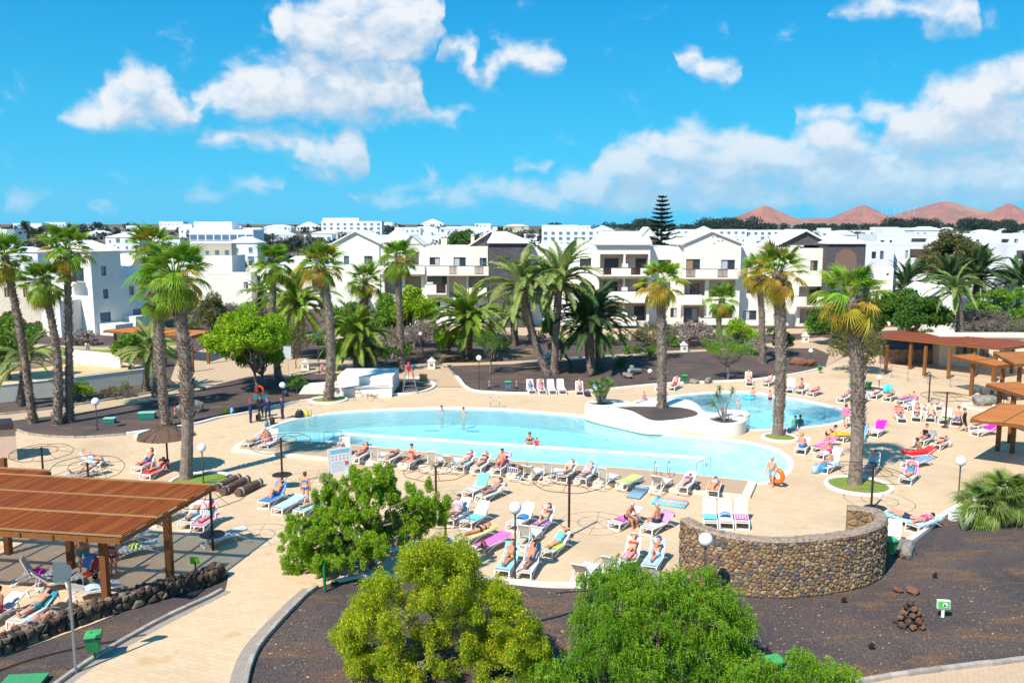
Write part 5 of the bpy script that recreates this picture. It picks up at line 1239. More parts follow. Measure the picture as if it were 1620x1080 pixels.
for k in range(40):
    st = (Vector((-.9,.2,.7)), Vector((.9,.4,.9)), Vector((0,0,1.1)), Vector((1.9,.2,.8)))[k % 4]
    o = obj('leaf', rnd.choice(FAND), L_DEAD, t); o.matrix_local = Matrix.Translation(st) @ Matrix.Rotation(rnd.uniform(0,6.28),4,'Z') @ Matrix.Rotation(R(rnd.uniform(45,80)),4,'Y') @ Matrix.Scale(.6,4)
mb = MB()
for st in ((-.9,.2,.9),(.9,.4,1.2),(0,0,1.5),(1.9,.2,1.0)): mb.tube([(st[0]*.6,st[1],-.05),st],[.2,.16],9)
mb.build('trunk', M_TRUNK, t)

# ---- the three foreground trees
def juniper():
    b = G(600,906); rng = np.random.default_rng(5); rnd = random.Random(5)
    root = thing('juniper', 'leaning juniper with tufted bright green crown over the deck edge', 'tree', b)
    spots = [(480,850),(470,880),(462,862),(500,905),(480,905),(520,885),(475,830),(500,820),(520,840),(540,860),(515,790),(530,770),(545,800),(560,830),(575,860),(585,800),(590,770),(612,752),(608,775),(630,790),(650,800),(660,780),(640,820),(620,845),(600,830),(670,810),(690,800),(665,830),(560,775),(570,755),(540,820),(505,850),(490,870),(600,860),(585,875),(650,840),(545,880),(520,910),(500,885),(465,900),(685,820),(630,830),(560,810),(520,815)]
    mb = MB(); fk = Vector((-1.1,-.1,1.35)); limb(mb,(0,0,-.1),(-.5,0,.7),.19,.16,rnd); limb(mb,(-.5,0,.7),fk,.16,.13,rnd); f2 = Vector((-.35,.1,1.6)); limb(mb,(-.4,0,.6),f2,.14,.1,rnd)
    cl = []
    for i, (x, y) in enumerate(spots):
        dy = rnd.uniform(-1.5,1.3); q = P(x, y, b.y+dy)-b
        limb(mb, fk if x < 560 else f2, q, .07, .02, rnd, .2, 5)
        for k in range(16): cl.append(((q.x+rnd.uniform(-.48,.48),q.y+rnd.uniform(-.5,.5),q.z+rnd.uniform(-.36,.36)), (rnd.uniform(.1,.2),rnd.uniform(.1,.2),rnd.uniform(.14,.28))))
    mb.build('trunk', M_BARK, root, smooth=True)
    V, Fq, _ = leaves(cl, 8200, .10, .032, rng, 1.0, -.5, .1)
    obj('crown', npmesh('crown', V, Fq), leafmat('juniper_leaf',(0.22,0.40,0.02),(0.32,0.50,0.026),.6,.35), root)
juniper()
p = G(514,935); tag(MB().tube([(p.x,p.y,0),(p.x,p.y,1.15)],.06,8).build('green_post', M_GREEN), 'green steel post under the juniper branches', 'post')
def mimosa():
    b = G(705,1062); rng = np.random.default_rng(6); rnd = random.Random(6); cl = []
    for (x,y,r_) in [(700,900,.55),(650,905,.5),(740,905,.5),(610,930,.55),(580,950,.5),(560,985,.45),(780,935,.5),(810,960,.5),(825,1000,.5),(845,1050,.5),(870,1075,.4),(850,1020,.35),(548,1000,.3),(670,940,.7),(730,950,.7),(620,985,.7),(690,1000,.8),(760,1000,.75),(600,1035,.7),(660,1050,.8),(730,1055,.8),(800,1040,.7),(570,1040,.5),(690,875,.35),(720,880,.4),(660,885,.35),(790,1010,.5),(560,1010,.4),(640,1080,.7),(760,1090,.7)]:
        for k in range(16):
            d = Vector((rnd.gauss(0,1),rnd.gauss(0,1),rnd.gauss(0,.8))).normalized()*r_*rnd.uniform(.3,1.1)
            q = P(x,y,b.y+rnd.uniform(-1.7,1.2)*(1.0 if r_ > .5 else .6))+d
            if q.z > .15: cl.append(((q.x,q.y,q.z), (rnd.uniform(.16,.42),rnd.uniform(.16,.42),rnd.uniform(.2,.5))))
    hot = rng.random(len(cl)) < .5; hs = {round(c[0][0],4): hot[i] for i, c in enumerate(cl)}
    fl = lambda c, d, rad: np.where((d[:,2] > -.2), .48 if hs.get(round(float(c[0]),4), False) else .07, .03)
    tree('mimosa', 'dense yellow-flowering mimosa bush in the foreground bed', b, cl, 5200, .11, .021, leafmat('mimosa_leaf',(0.27,0.37,0.012),(0.38,0.46,0.016),.6,.35), .08, M_BARK, seed=6, outward=.45, droop=.45, shell=.12, fl=fl, fmat=leafmat('mimosa_flower',(0.88,0.68,0.01),(0.92,0.72,0.015),.25,.2), branches=26)
mimosa()
def pepper(name, label, b, blobs, n, seed, lmat, Lr=(.35,1.0)):
    k0 = 1.0 if n > 3000 else .25
    rng = np.random.default_rng(seed); rnd = random.Random(seed); root = thing(name, label, 'tree', b); mb = MB(); Vs = []
    fk = Vector((0,0,1.3*k0)); limb(mb,(0,0,-.1),fk,.2*k0,.16*k0,rnd)
    tot = sum(r**2 for *_, r in blobs)
    for (x,y,dy,r_) in blobs:
        c = P(x,y,b.y+dy)-b; limb(mb,fk,c,.09*k0,.03*k0,rnd,.25,6)
        nk = int(n*r_**2/tot)
        for k in range(nk):
            if k % 16 == 0: tw = Vector((rnd.gauss(0,1),rnd.gauss(0,1),rnd.gauss(0,.9))).normalized(); te = c+tw*r_*rnd.uniform(.35,1.45)+Vector((0,0,rnd.uniform(-.1,.25))); limb(mb,c,te,.012*k0+.004,.005,rnd,.25,4)
            d = (tw+Vector((rnd.gauss(0,.6),rnd.gauss(0,.6),rnd.gauss(0,.5)))).normalized(); s = te+Vector((rnd.gauss(0,.11),rnd.gauss(0,.11),rnd.gauss(0,.09))); L = rnd.uniform(*Lr)
            o_ = Vector((d.x+rnd.gauss(0,.5),d.y+rnd.gauss(0,.5),0))*rnd.uniform(.3,1.0); m = max(6,int(L/.04)); fall = rnd.uniform(.45,1.0)
            t = np.linspace(0,1,m)[:,None]; path = np.array(s)+np.array(o_)*L*t*(1-.4*t)+np.array((0,0,1.0))*L*(.35*t*rnd.random()-fall*t**1.9)
            tan = np.gradient(path,axis=0); tan /= np.linalg.norm(tan,axis=1,keepdims=True)+1e-9
            for sd in (-1,1):
                rv = rng.normal(size=(m,3))*.35+np.array((d.y,-d.x,0))*sd; ax = tan*.75+rv; ax /= np.linalg.norm(ax,axis=1,keepdims=True); w = np.cross(ax,tan); w /= np.linalg.norm(w,axis=1,keepdims=True)+1e-9
                l = .085*rng.uniform(.7,1.3,(m,1))*(1.15-.6*t); wd = .013
                Vs.append(np.stack([path,path+ax*l*.5+w*wd,path+ax*l,path+ax*l*.5-w*wd],1).reshape(-1,3))
    mb.build('trunk', M_BARK, root, smooth=True); V = np.concatenate(Vs); V = V[:]
    keep = V.reshape(-1,4,3)[:,:,2].min(1) > .02; V = V.reshape(-1,4,3)[keep].reshape(-1,3)
    obj('crown', npmesh('crown', V, np.arange(len(V)).reshape(-1,4)), lmat, root)
L_PEP = leafmat('pepper_leaf',(0.15,0.33,0.02),(0.25,0.45,0.026),.75,.4)
pepper('pepper_tree','feathery drooping pepper tree in front of the curved stone wall',G(1045,1070),[(960,935,0,.55),(1000,920,.4,.6),(1040,945,-.3,.65),(1080,945,.2,.6),(1125,940,0,.55),(1150,965,.2,.5),(942,970,0,.45),(938,1010,-.2,.45),(975,980,-.5,.75),(1040,1000,-.6,.8),(1100,990,-.4,.75),(1150,1010,0,.55),(935,1045,-.3,.45),(960,1040,-.6,.7),(1030,1060,-.8,.8),(1110,1050,-.6,.7),(1160,1045,-.1,.5),(990,905,.3,.3),(1120,918,.3,.3),(940,925,.2,.35),(922,985,.2,.25),(1175,985,.2,.3),(1180,1030,.1,.3),(920,1020,.2,.25),(1060,915,.2,.35)],9000,21,L_PEP,(.22,.62))
pepper('pepper_shrub','low green pepper shrub at the bottom edge between mimosa and pepper tree',G(868,1092),[(862,1062,0,.4),(880,1075,-.2,.45),(840,1080,-.2,.4),(905,1070,0,.35)],1000,22,L_PEP,(.2,.5))
pepper('pepper_shrub','green pepper shrub under the square litter bin at the bottom edge',G(1250,1100),[(1200,1068,0,.4),(1235,1075,0,.4),(1265,1050,.1,.3),(1290,1070,0,.4),(1330,1078,0,.35),(1180,1080,0,.4)],1900,23,L_PEP,(.2,.5))
# ---- more shrubs filling the beds before the hotel and the houses
rsh = random.Random(31); KN = [('bright green bush',L_BRIGHT),('green bush',L_MID),('dark green bush',L_DARK),('olive bush',L_OLIVE),('grey twiggy bush',L_TWIG)]; WHERE = lambda x: 'between the houses and the plaza' if x < 480 else ('before the hotel gable' if x < 700 else ('before the hotel middle wing' if x < 1000 else ('before the hotel gabled wing' if x < 1300 else 'behind the long pergola')))
shc = {}
for (x,y) in [(300,520),(350,545),(395,512),(455,530),(500,545),(590,535),(640,560),(690,530),(760,540),(790,555),(850,540),(900,545),(970,545),(1000,560),(1060,548),(1125,535),(1180,540),(1225,530),(1290,528),(1330,540),(1365,530),(1400,545),(1460,540),(1540,545),(1590,550),(1610,530),(60,530),(20,515),(225,505),(260,500),(290,495),(130,545),(1195,560),(985,580),(700,555),(610,556),(540,560)]:
    k = rsh.randrange(5); key = (k, WHERE(x)); i = shc.get(key, 0); shc[key] = i+1; rr = rsh.uniform(10,20)
    px_tree('bush','%s, %s of its kind from the left %s' % (KN[k][0], ORD[i], WHERE(x)), x, y, x, y-rr*.6, rr*1.3, rr*.8, KN[k][1], 12, (.4,.65), 260, .15, .08, 500+x, 'shrub', 'bushes in the beds', trunk_r=.05)
# ================================================================ BUILDINGS
M_FRAME = flat((0.055, 0.028, 0.02), 0.5); M_RAILW = flat((0.07, 0.025, 0.02), 0.6)
def glass_mat(name, c, rough=0.06):
    m = pmat(name, c, rough, spec=0.6); return m
M_GLASS = glass_mat('window_glass', (0.035, 0.055, 0.075)); M_GLASSB = glass_mat('window_glass_sky', (0.10, 0.17, 0.24))
M_CURT = pmat('tan_curtain_glass', (0.40, 0.27, 0.13), 0.25, (0.28, 0.18, 0.09), 9.0, spec=0.5); M_CURTW = pmat('white_curtain_glass', (0.55, 0.55, 0.55), 0.25, (0.40, 0.42, 0.45), 9.0, spec=0.5)
M_BAS = pmat('dark_stone_facing', (0.065, 0.06, 0.07), 0.95, (0.125, 0.10, 0.10), 4.5, lo=0.42, hi=0.58, bump=1.0, bscale=7, col3=(0.10, 0.105, 0.14))
M_ROOFW = pmat('white_roof', (0.82, 0.80, 0.76), 0.8, (0.76, 0.74, 0.69), 0.5, coord='World')
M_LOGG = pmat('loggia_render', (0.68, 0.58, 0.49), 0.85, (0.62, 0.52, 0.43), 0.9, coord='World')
M_CHIM = pmat('chimney_render', (0.74, 0.66, 0.46), 0.85)
HZ = lambda py, Y: P(810, py, Y).z
HX = lambda px, Y: P(px, 440, Y).x
RW = random.Random(77)
def window(root, xa, xb, za, zb, Y, fw=.07, two=True, pane=None, M=None):
    """a window: frame as part, panes as sub-parts"""
    f = MB(); fw = min(fw, (xb-xa)*.16)
    f.box(xa,xb,Y-.03,Y+.05,za,za+fw); f.box(xa,xb,Y-.03,Y+.05,zb-fw,zb); f.box(xa,xa+fw,Y-.03,Y+.05,za+fw,zb-fw); f.box(xb-fw,xb,Y-.03,Y+.05,za+fw,zb-fw)
    n = 2 if two else 1; w = (xb-xa-2*fw)/n
    if two: f.box(xa+fw+w-fw/2,xa+fw+w+fw/2,Y-.02,Y+.05,za+fw,zb-fw)
    fo = f.build('window', M_FRAME, root)
    for k in range(n):
        a = xa+fw+k*w+(fw/2 if k else 0); b = xa+fw+(k+1)*w-(fw/2 if (two and k == 0) else 0)
        MB().box(a,b,Y+.005,Y+.03,za+fw,zb-fw).build('pane', pane or RW.choice((M_GLASS,M_GLASS,M_GLASSB,M_CURT,M_CURTW)), fo)
    return fo
def panel(root, x0, x1, z0, z1, Y, D, ops, mat=None, name='wall', top=True, roofm=None):
    """front wall with real openings plus sides, back and top. ops: (xa,xb,za,zb,kind,extra)"""
    xs = sorted({x0, x1, *[o[0] for o in ops], *[o[1] for o in ops]}); zs = sorted({z0, z1, *[o[2] for o in ops], *[o[3] for o in ops]})
    mb = MB()
    for i in range(len(xs)-1):
        for j in range(len(zs)-1):
            cx, cz = (xs[i]+xs[i+1])/2, (zs[j]+zs[j+1])/2
            if any(o[0] < cx < o[1] and o[2] < cz < o[3] for o in ops): continue
            mb.add([(xs[i],Y,zs[j]),(xs[i+1],Y,zs[j]),(xs[i+1],Y,zs[j+1]),(xs[i],Y,zs[j+1])],[(0,1,2,3)])
    for (xa,xb,za,zb,kind,*ex) in ops:
        d = .22 if kind == 'win' else (ex[0] if ex else 1.9)
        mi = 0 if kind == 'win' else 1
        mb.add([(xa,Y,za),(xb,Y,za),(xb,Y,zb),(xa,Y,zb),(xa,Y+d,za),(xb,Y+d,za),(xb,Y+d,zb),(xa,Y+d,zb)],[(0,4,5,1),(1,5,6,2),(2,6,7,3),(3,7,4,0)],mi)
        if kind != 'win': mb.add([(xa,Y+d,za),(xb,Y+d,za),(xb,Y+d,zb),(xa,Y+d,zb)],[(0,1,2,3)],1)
        if kind == 'win': window(root, xa, xb, za, zb, Y+.15, pane=ex[0] if ex else None, two=(xb-xa) > .75)
    mb.add([(x0,Y,z0),(x0,Y+D,z0),(x0,Y+D,z1),(x0,Y,z1)],[(0,3,2,1)]); mb.add([(x1,Y,z0),(x1,Y+D,z0),(x1,Y+D,z1),(x1,Y,z1)],[(0,1,2,3)])
    mb.add([(x0,Y+D,z0),(x1,Y+D,z0),(x1,Y+D,z1),(x0,Y+D,z1)],[(0,3,2,1)])
    if top: mb.add([(x0,Y,z1),(x1,Y,z1),(x1,Y+D,z1),(x0,Y+D,z1)],[(0,1,2,3)])
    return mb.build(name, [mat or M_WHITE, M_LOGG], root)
def bx(root, name, x0, x1, y0, y1, z0, z1, m): return MB().box(x0,x1,y0,y1,z0,z1).build(name, m, root)
def railing(root, x0, x1, Y, z0, z1):
    r = MB().box(x0,x1,Y-.04,Y+.04,z1-.08,z1).build('railing', M_RAILW, root)
    n = max(3, int((x1-x0)/.16)); mb = MB()
    for k in range(n+1): xx = x0+(x1-x0)*k/n; mb.box(xx-.052,xx+.052,Y-.02,Y+.02,z0,z1-.08)
    mb.box(x0,x1,Y-.02,Y+.02,z0+.05,z0+.12); o = mb.build('bars', M_RAILW, r)
def gable(root, x0, x1, z0, apx, apz, Y, D, mat, over=.35, th=.22, roofm=None, name='gable'):
    """gable wall in the front plane and a pitched roof running back"""
    MB().add([(x0,Y,z0),(x1,Y,z0),(apx,Y,apz)],[(0,1,2)]).build(name, mat, root)
    mb = MB()
    for (xa, sgn) in ((x0,-1),(x1,1)):
        sl = (apz-z0)/abs(apx-xa); xe = xa+sgn*over; ze = z0-sl*over
        mb.add([(xe,Y-over,ze),(apx,Y-over,apz+.02),(apx,Y+D,apz+.02),(xe,Y+D,ze),(xe,Y-over,ze+th),(apx,Y-over,apz+th+.02),(apx,Y+D,apz+th+.02),(xe,Y+D,ze+th)],[(4,5,6,7),(0,3,2,1),(0,1,5,4),(1,2,6,5),(2,3,7,6),(3,0,4,7)])
    mb.build('roof', roofm or M_ROOFW, root)
def pyramid(root, x0, x1, y0, y1, z0, apz, mat=None, ridge=0.0, th=.2, ax=None):
    cx = ax if ax is not None else (x0+x1)/2; cy = (y0+y1)/2
    MB().add([(x0,y0,z0),(x1,y0,z0),(x1,y1,z0),(x0,y1,z0),(x0,y0,z0+th),(x1,y0,z0+th),(x1,y1,z0+th),(x0,y1,z0+th),(cx-ridge/2,cy,apz),(cx+ridge/2,cy,apz)],
             [(3,2,1,0),(0,1,5,4),(1,2,6,5),(2,3,7,6),(3,0,4,7),(4,5,9,8),(5,6,9),(6,7,8,9),(7,4,8)]).build('roof', mat or M_ROOFW, root)
def chimney(root, px, pt, pb, Y, w=.55):
    x = HX(px,Y); z0, z1 = HZ(pb,Y), HZ(pt,Y); c = bx(root,'chimney',x-w/2,x+w/2,Y,Y+w,z0-.4,z1-.35,M_CHIM)
    MB().box(x-w/2-.06,x+w/2+.06,Y-.06,Y+w+.06,z1-.35,z1-.25).build('cap', flat((.2,.12,.08)), c); MB().lathe([(.3,z1-.25),(.25,z1-.1),(.08,z1)],(x,Y+w/2,0),8).build('cowl', M_CHIM, c)
def W(xa, xb, ya, yb, Y, kind='win', *ex): return (HX(xa,Y),HX(xb,Y),HZ(yb,Y),HZ(ya,Y),kind,*ex)
def balcony(root, xa, xb, ya, yb, Y, out=1.3, gaps=(), slab=True):
    """parapet box; gaps (px) get a dark railing instead"""
    x0, x1, z1, z0 = HX(xa,Y-out), HX(xb,Y-out), HZ(ya,Y-out), HZ(yb,Y-out)
    bx(root,'balcony_floor',x0,x1,Y-out,Y-.003,z0,z0+.2,M_WHITE)
    cuts = [(HX(a,Y-out),HX(b,Y-out)) for a, b in gaps]; xs = x0
    for a, b in cuts+[(x1,None)]:
        if a-xs > .05: bx(root,'parapet',xs,a,Y-out,Y-out+.15,z0+.203,z1,M_WHITE)
        if b is not None: railing(root,a,b,Y-out+.07,z0+.2,z1-.03); xs = b
    for xx in (x0, x1-.15): bx(root,'parapet_side',xx,xx+.15,Y-out+.153,Y-.004,z0+.203,z1,M_WHITE)
    bx(root,'handrail',x0,x1,Y-out-.02,Y-out+.17,z1+.003,z1+.06,M_RAILW)

# ---- hotel wing A (left gable, arched dormer, flat wing with stone tower)
Y = 121
a = thing('hotel_wing', 'white hotel wing with gable, arched dormer and dark stone tower behind fan palms', 'hotel', (HX(680,Y),Y,0), 0, 'hotel wings')
def loc(root):                                            # parts are modelled in world coordinates
    inv = Matrix.Translation(-Vector(root.location))
    for o in root.children: o.matrix_parent_inverse = inv
z0 = -.1
panel(a, HX(521,Y), HX(601,Y), z0, HZ(385,Y), Y, 12, [W(545,553,405,418,Y), W(577,590,405,418,Y), W(549,560,446,460,Y), W(535,545,478,490,Y)])
gable(a, HX(530,Y), HX(601,Y), HZ(385,Y), HX(564,Y), HZ(367,Y), Y, 12, M_WHITE)
bx(a,'stepped_wall',HX(532,Y),HX(556,Y),Y-3,Y-.01,z0,HZ(452,Y-3),M_WHITE); bx(a,'stepped_wall',HX(556.3,Y),HX(578,Y),Y-3,Y-.01,z0,HZ(463,Y-3),M_WHITE)
panel(a, HX(601.2,Y), HX(672,Y+.2), z0, HZ(386,Y), Y+.2, 11.5, [W(641,663,398,419,Y+.2,'loggia',1.6), W(603,615,407,419,Y+.2), W(608,634,437,466,Y+.2,'loggia',2.2), W(640,666,437,466,Y+.2,'loggia',2.6), W(612,630,476,490,Y+.2)])
mb = MB(); N = 14; xc = HX(652,Y); rx_ = HX(663,Y)-xc; zc = HZ(398,Y)   # arched dormer front above the loggia
fr_ = [(HX(638,Y),HZ(386,Y)),(HX(652,Y),HZ(372,Y)),(HX(668,Y),HZ(386,Y))]
pyramid(a, HX(601,Y), HX(655,Y), Y+1.2, Y+10, HZ(384,Y+1), HZ(359,Y+5), ax=HX(631,Y+5))
gable(a, HX(639,Y), HX(669,Y), HZ(386,Y), HX(652,Y), HZ(372,Y), Y+.1, 5, M_WHITE, .25, .15)
for k in range(N): t0, t1 = math.pi*k/N, math.pi*(k+1)/N; mb.add([(xc+rx_*math.cos(t0),Y+.05,zc+1.05*math.sin(t0)-.1),(xc+rx_*math.cos(t1),Y+.05,zc+1.05*math.sin(t1)-.1),(xc,Y+.05,zc-.1)],[(0,2,1)])
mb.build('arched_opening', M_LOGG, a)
balcony(a, 598, 672, 420, 434, Y+.2, 1.4)
panel(a, HX(672.3,Y), HX(772,Y), z0, HZ(390,Y), Y, 11, [W(680,696,407,419,Y), W(718,737,407,421,Y), W(762,772,408,421,Y) if False else W(759,770,408,421,Y), W(676,707,437,464,Y,'loggia',2.0), W(710,738,437,470,Y,'loggia',1.2), W(741,768,437,466,Y,'loggia',2.0), W(681,696,477,489,Y), W(744,756,478,490,Y)])
window(a, HX(698,Y), HX(705,Y), HZ(456,Y), HZ(440,Y), Y+1.9, two=False)
balcony(a, 675, 776, 421, 436, Y, 1.4, ((711,723),(751,765)))
balcony(a, 672, 706, 450, 466, Y, 1.2, ((690,705),)); balcony(a, 742, 770, 455, 468, Y, 1.2)
bx(a,'parapet_step',HX(676,Y),HX(686,Y),Y-1.2,Y-.01,HZ(450,Y)+.05,HZ(446,Y),M_WHITE)
chimney(a, 703, 372, 390, Y+2, .8); chimney(a, 748, 370, 392, Y+6, .5)
Yt = 118.5
panel(a, HX(773,Yt), HX(839,Yt), z0, HZ(385,Yt), Yt, 9, [W(790,806,408,422,Yt), W(791,805,450,464,Yt), W(808,820,480,494,Yt)], M_BAS, 'stone_tower')
pyramid(a, HX(771,Yt), HX(841,Yt), Yt-.4, Yt+9.4, HZ(385,Yt)+.01, HZ(366,Yt+4.5), ridge=1.8, ax=HX(790,Yt))
gable(a, HX(743,Y+2), HX(800,Y+2), HZ(389,Y+2), HX(777,Y+2), HZ(367,Y+2), Y+2, 7, M_BAS, .4, .2, name='stone_gable')
loc(a)
# ---- hotel wing B (flat wing, loggia pavilion)
b_ = thing('hotel_wing', 'white hotel wing with pitched-roof loggia pavilion and two chimneys in the centre', 'hotel', (HX(950,Y),Y,0), 0, 'hotel wings')
panel(b_, HX(839.5,Y), HX(942,Y), z0, HZ(388,Y), Y, 10.5, [W(845,852,409,422,Y), W(880,898,409,422,Y), W(917,935,409,422,Y), W(917,935,447,461,Y), W(845,860,447,461,Y), W(880,898,447,461,Y), W(905,935,486,500,Y)])
Yb = 119
panel(b_, HX(942.3,Yb), HX(1028,Yb), z0, HZ(385,Yb), Yb, 9, [W(949,986,402,436,Yb,'loggia',2.0), W(989,1025,402,436,Yb,'loggia',2.0), W(948,986,441,474,Yb,'loggia',2.0), W(989,1025,441,474,Yb,'loggia',2.0), W(950,986,479,508,Yb,'loggia',2.0), W(989,1024,479,508,Yb,'loggia',2.0)])
for (xa,xb,ya,yb) in ((956,978,409,433),(1005,1024,409,433),(955,977,446,472),(1006,1020,446,472),(963,976,484,506),(1004,1023,484,506)): window(b_, HX(xa,Yb+2), HX(xb,Yb+2), HZ(yb,Yb+2), HZ(ya,Yb+2), Yb+1.92, pane=M_GLASS)
balcony(b_, 944, 1030, 424, 437, Yb, 1.2, ((954,967),(998,1013))); balcony(b_, 946, 1028, 461, 479, Yb, 1.2); balcony(b_, 968, 1008, 501, 515, Yb, 1.2)
for py in (424,461,501): bx(b_,'divider',HX(986,Yb)-.25,HX(989,Yb)+.25,Yb-1.0,Yb-.02,HZ(py,Yb)-1.0,HZ(py-7,Yb),M_WHITE)
za, zr = HZ(385,Yb), HZ(367,Yb+4.5)
MB().add([(HX(941,Yb),Yb-.5,za),(HX(1030,Yb),Yb-.5,za),(HX(1030,Yb),Yb+4.5,zr),(HX(941,Yb)+1.0,Yb+4.5,zr),(HX(1030,Yb),Yb+9.5,za),(HX(941,Yb),Yb+9.5,za),(HX(941,Yb),Yb-.5,za-.2),(HX(1030,Yb),Yb-.5,za-.2)],[(0,1,2,3),(3,2,4,5),(0,3,5),(1,4,2),(6,7,1,0),(6,0,5),(7,4,1)]).build('roof', M_ROOFW, b_)
gable(b_, HX(1017,Yb), HX(1040,Yb), HZ(374,Yb), HX(1028,Yb), HZ(361,Yb), Yb+2.5, 5, M_WHITE, .2, .15)
panel(b_, HX(1028.3,Y), HX(1081,Y), z0, HZ(391,Y), Y, 10, [W(1041,1061,411,424,Y), W(1041,1061,447,461,Y), W(1040,1048,487,500,Y), W(1062,1072,487,502,Y)])
chimney(b_, 917, 373, 390, Y+1.5, .7); chimney(b_, 1075, 371, 391, Y+1, .7)
for k in range(9): xx = HX(850+k*9,Y+1); MB().lathe([(.18,HZ(388,Y)),(.18,HZ(388,Y)+.35),(.1,HZ(388,Y)+.45)],(xx,Y+3,0),8).build('roof_vent', M_ROOFW, b_)
loc(b_)
# ---- hotel wing C (white gable, flat wing, stone gable, arched stone tower)
c_ = thing('hotel_wing', 'white hotel wing with broad gable and dark stone arch tower on the right', 'hotel', (HX(1220,Y),Y,0), 0, 'hotel wings')
Yc = 119
panel(c_, HX(1081.3,Yc), HX(1171,Yc), z0, HZ(386,Yc), Yc, 12, [W(1085,1107,410,426,Yc), W(1140,1162,411,426,Yc), W(1080.6 if False else 1083,1116,443,468,Yc,'loggia',1.9), W(1122,1164,443,470,Yc,'loggia',1.9), W(1083,1116,483,512,Yc,'loggia',1.9), W(1128,1164,483,512,Yc,'loggia',1.9)])
for (xa,xb,ya,yb) in ((1092,1106,449,468),(1136,1150,449,468),(1084,1106,487,508),(1137,1160,488,510)): window(c_, HX(xa,Yc+2), HX(xb,Yc+2), HZ(yb,Yc+2), HZ(ya,Yc+2), Yc+1.82)
gable(c_, HX(1080,Yc), HX(1172,Yc), HZ(386,Yc), HX(1123.5,Yc), HZ(367,Yc), Yc, 12, M_WHITE)
for (x,y) in ((1126,375),(1133,375),(1135,381),(1141,381),(1128,385)): MB().lathe([(.09,0),(.09,.03)],(0,0,0),8).build('vent_hole', M_FRAME, c_, M=Matrix.Translation((HX(x,Yc),Yc-.01,HZ(y,Yc))) @ Matrix.Rotation(math.pi/2,4,'X'))
balcony(c_, 1079, 1168, 426, 441, Yc, 1.2, ((1085,1100),(1135,1151))); balcony(c_, 1072, 1112, 466, 482, Yc, 1.2); balcony(c_, 1110, 1166, 503, 514, Yc, 1.2)
panel(c_, HX(1171.3,Y), HX(1263,Y), z0, HZ(391,Y), Y, 10, [W(1178,1190,411,424,Y), W(1178,1199,491,506,Y), W(1182,1196,450,464,Y), W(1205,1218,411,424,Y), W(1239,1246,491,512,Y)])
Yd = 120
panel(c_, HX(1263.3,Yd), HX(1308,Yd), z0, HZ(393,Yd), Yd, 10, [W(1281,1293,412,428,Yd), W(1265,1304,453,482,Yd,'loggia',1.8), W(1268,1304,488,512,Yd,'loggia',1.6)])
window(c_, HX(1280,Yd+2), HX(1300,Yd+2), HZ(482,Yd+2), HZ(458,Yd+2), Yd+1.7); window(c_, HX(1278,Yd+2), HX(1301,Yd+2), HZ(509,Yd+2), HZ(492,Yd+2), Yd+1.5)
balcony(c_, 1242, 1307, 469, 485, Yd, 1.2, ((1278,1294),)); bx(c_,'parapet',HX(1276,Yd),HX(1304,Yd),Yd-1.2,Yd-1.05,z0,HZ(509,Yd-1),M_WHITE)
gable(c_, HX(1228,Yd+1.5), HX(1313,Yd+1.5), HZ(388,Yd+1.5), HX(1271,Yd+1.5), HZ(366,Yd+1.5), Yd+1.5, 9, M_BAS, .5, .25, name='stone_gable')
Ye = 118
panel(c_, HX(1308.3,Ye), HX(1367,Ye), z0, HZ(386,Ye), Ye, 10, [W(1322,1350,450,470,Ye,'win')], M_BAS, 'stone_tower')
mb = MB(); xc = HX(1336.5,Ye); rx_ = HX(1354,Ye)-xc; zc = HZ(412,Ye)
for k in range(16): t0, t1 = math.pi*k/16, math.pi*(k+1)/16; mb.add([(xc+rx_*math.cos(t0),Ye-.02,zc+rx_*1.05*math.sin(t0)),(xc+rx_*math.cos(t1),Ye-.02,zc+rx_*1.05*math.sin(t1)),(xc,Ye-.02,zc)],[(0,2,1)])
mb.add([(xc-rx_,Ye-.02,HZ(440,Ye)),(xc+rx_,Ye-.02,HZ(440,Ye)),(xc+rx_,Ye-.02,zc),(xc-rx_,Ye-.02,zc)],[(0,1,2,3)]); mb.build('arched_recess', pmat('arch_brown',(0.20,0.125,0.10),.9), c_)
pyramid(c_, HX(1306,Ye), HX(1369,Ye), Ye-.3, Ye+10.3, HZ(386,Ye)+.01, HZ(369,Ye+5))
loc(c_)

# ---- other buildings: boxes with real windows
def house(name, label, cat, vols, Y, group=None, wall_m=None, zb=-.1):
    """vols: (px0, px1, pytop, dY, depth, roof, windows[(xa,xb,ya,yb[,kind])])"""
    x0 = HX(vols[0][0], Y); r = thing(name, label, cat, (x0, Y, zb), 0, group); wm = wall_m or M_WHITE2
    for (a0,a1,pt,dY,D,roof,wins) in vols:
        yy = Y+dY; X0, X1, zt = HX(a0,yy), HX(a1,yy), HZ(pt,yy)
        panel(r, X0, X1, zb, zt, yy, D, [W(w[0],w[1],w[2],w[3],yy,*(w[4:] or ('win',))) for w in wins], wm)
        if roof and roof[0] == 'hip': pyramid(r, X0-.3, X1+.3, yy-.3, yy+D+.3, zt, HZ(roof[1],yy+D/2), ridge=(X1-X0)*roof[2])
        elif roof and roof[0] == 'gab': gable(r, X0, X1, zt, (X0+X1)/2, HZ(roof[1],yy), yy, D, wm, .3, .18)
        else:
            bx(r,'parapet',X0,X1,yy-.02,yy+.2,zt+.002,zt+.4,wm); bx(r,'parapet',X0,X0+.2,yy+.21,yy+D,zt+.002,zt+.4,wm); bx(r,'parapet',X1-.2,X1,yy+.21,yy+D,zt+.002,zt+.4,wm)
    loc(r); return r
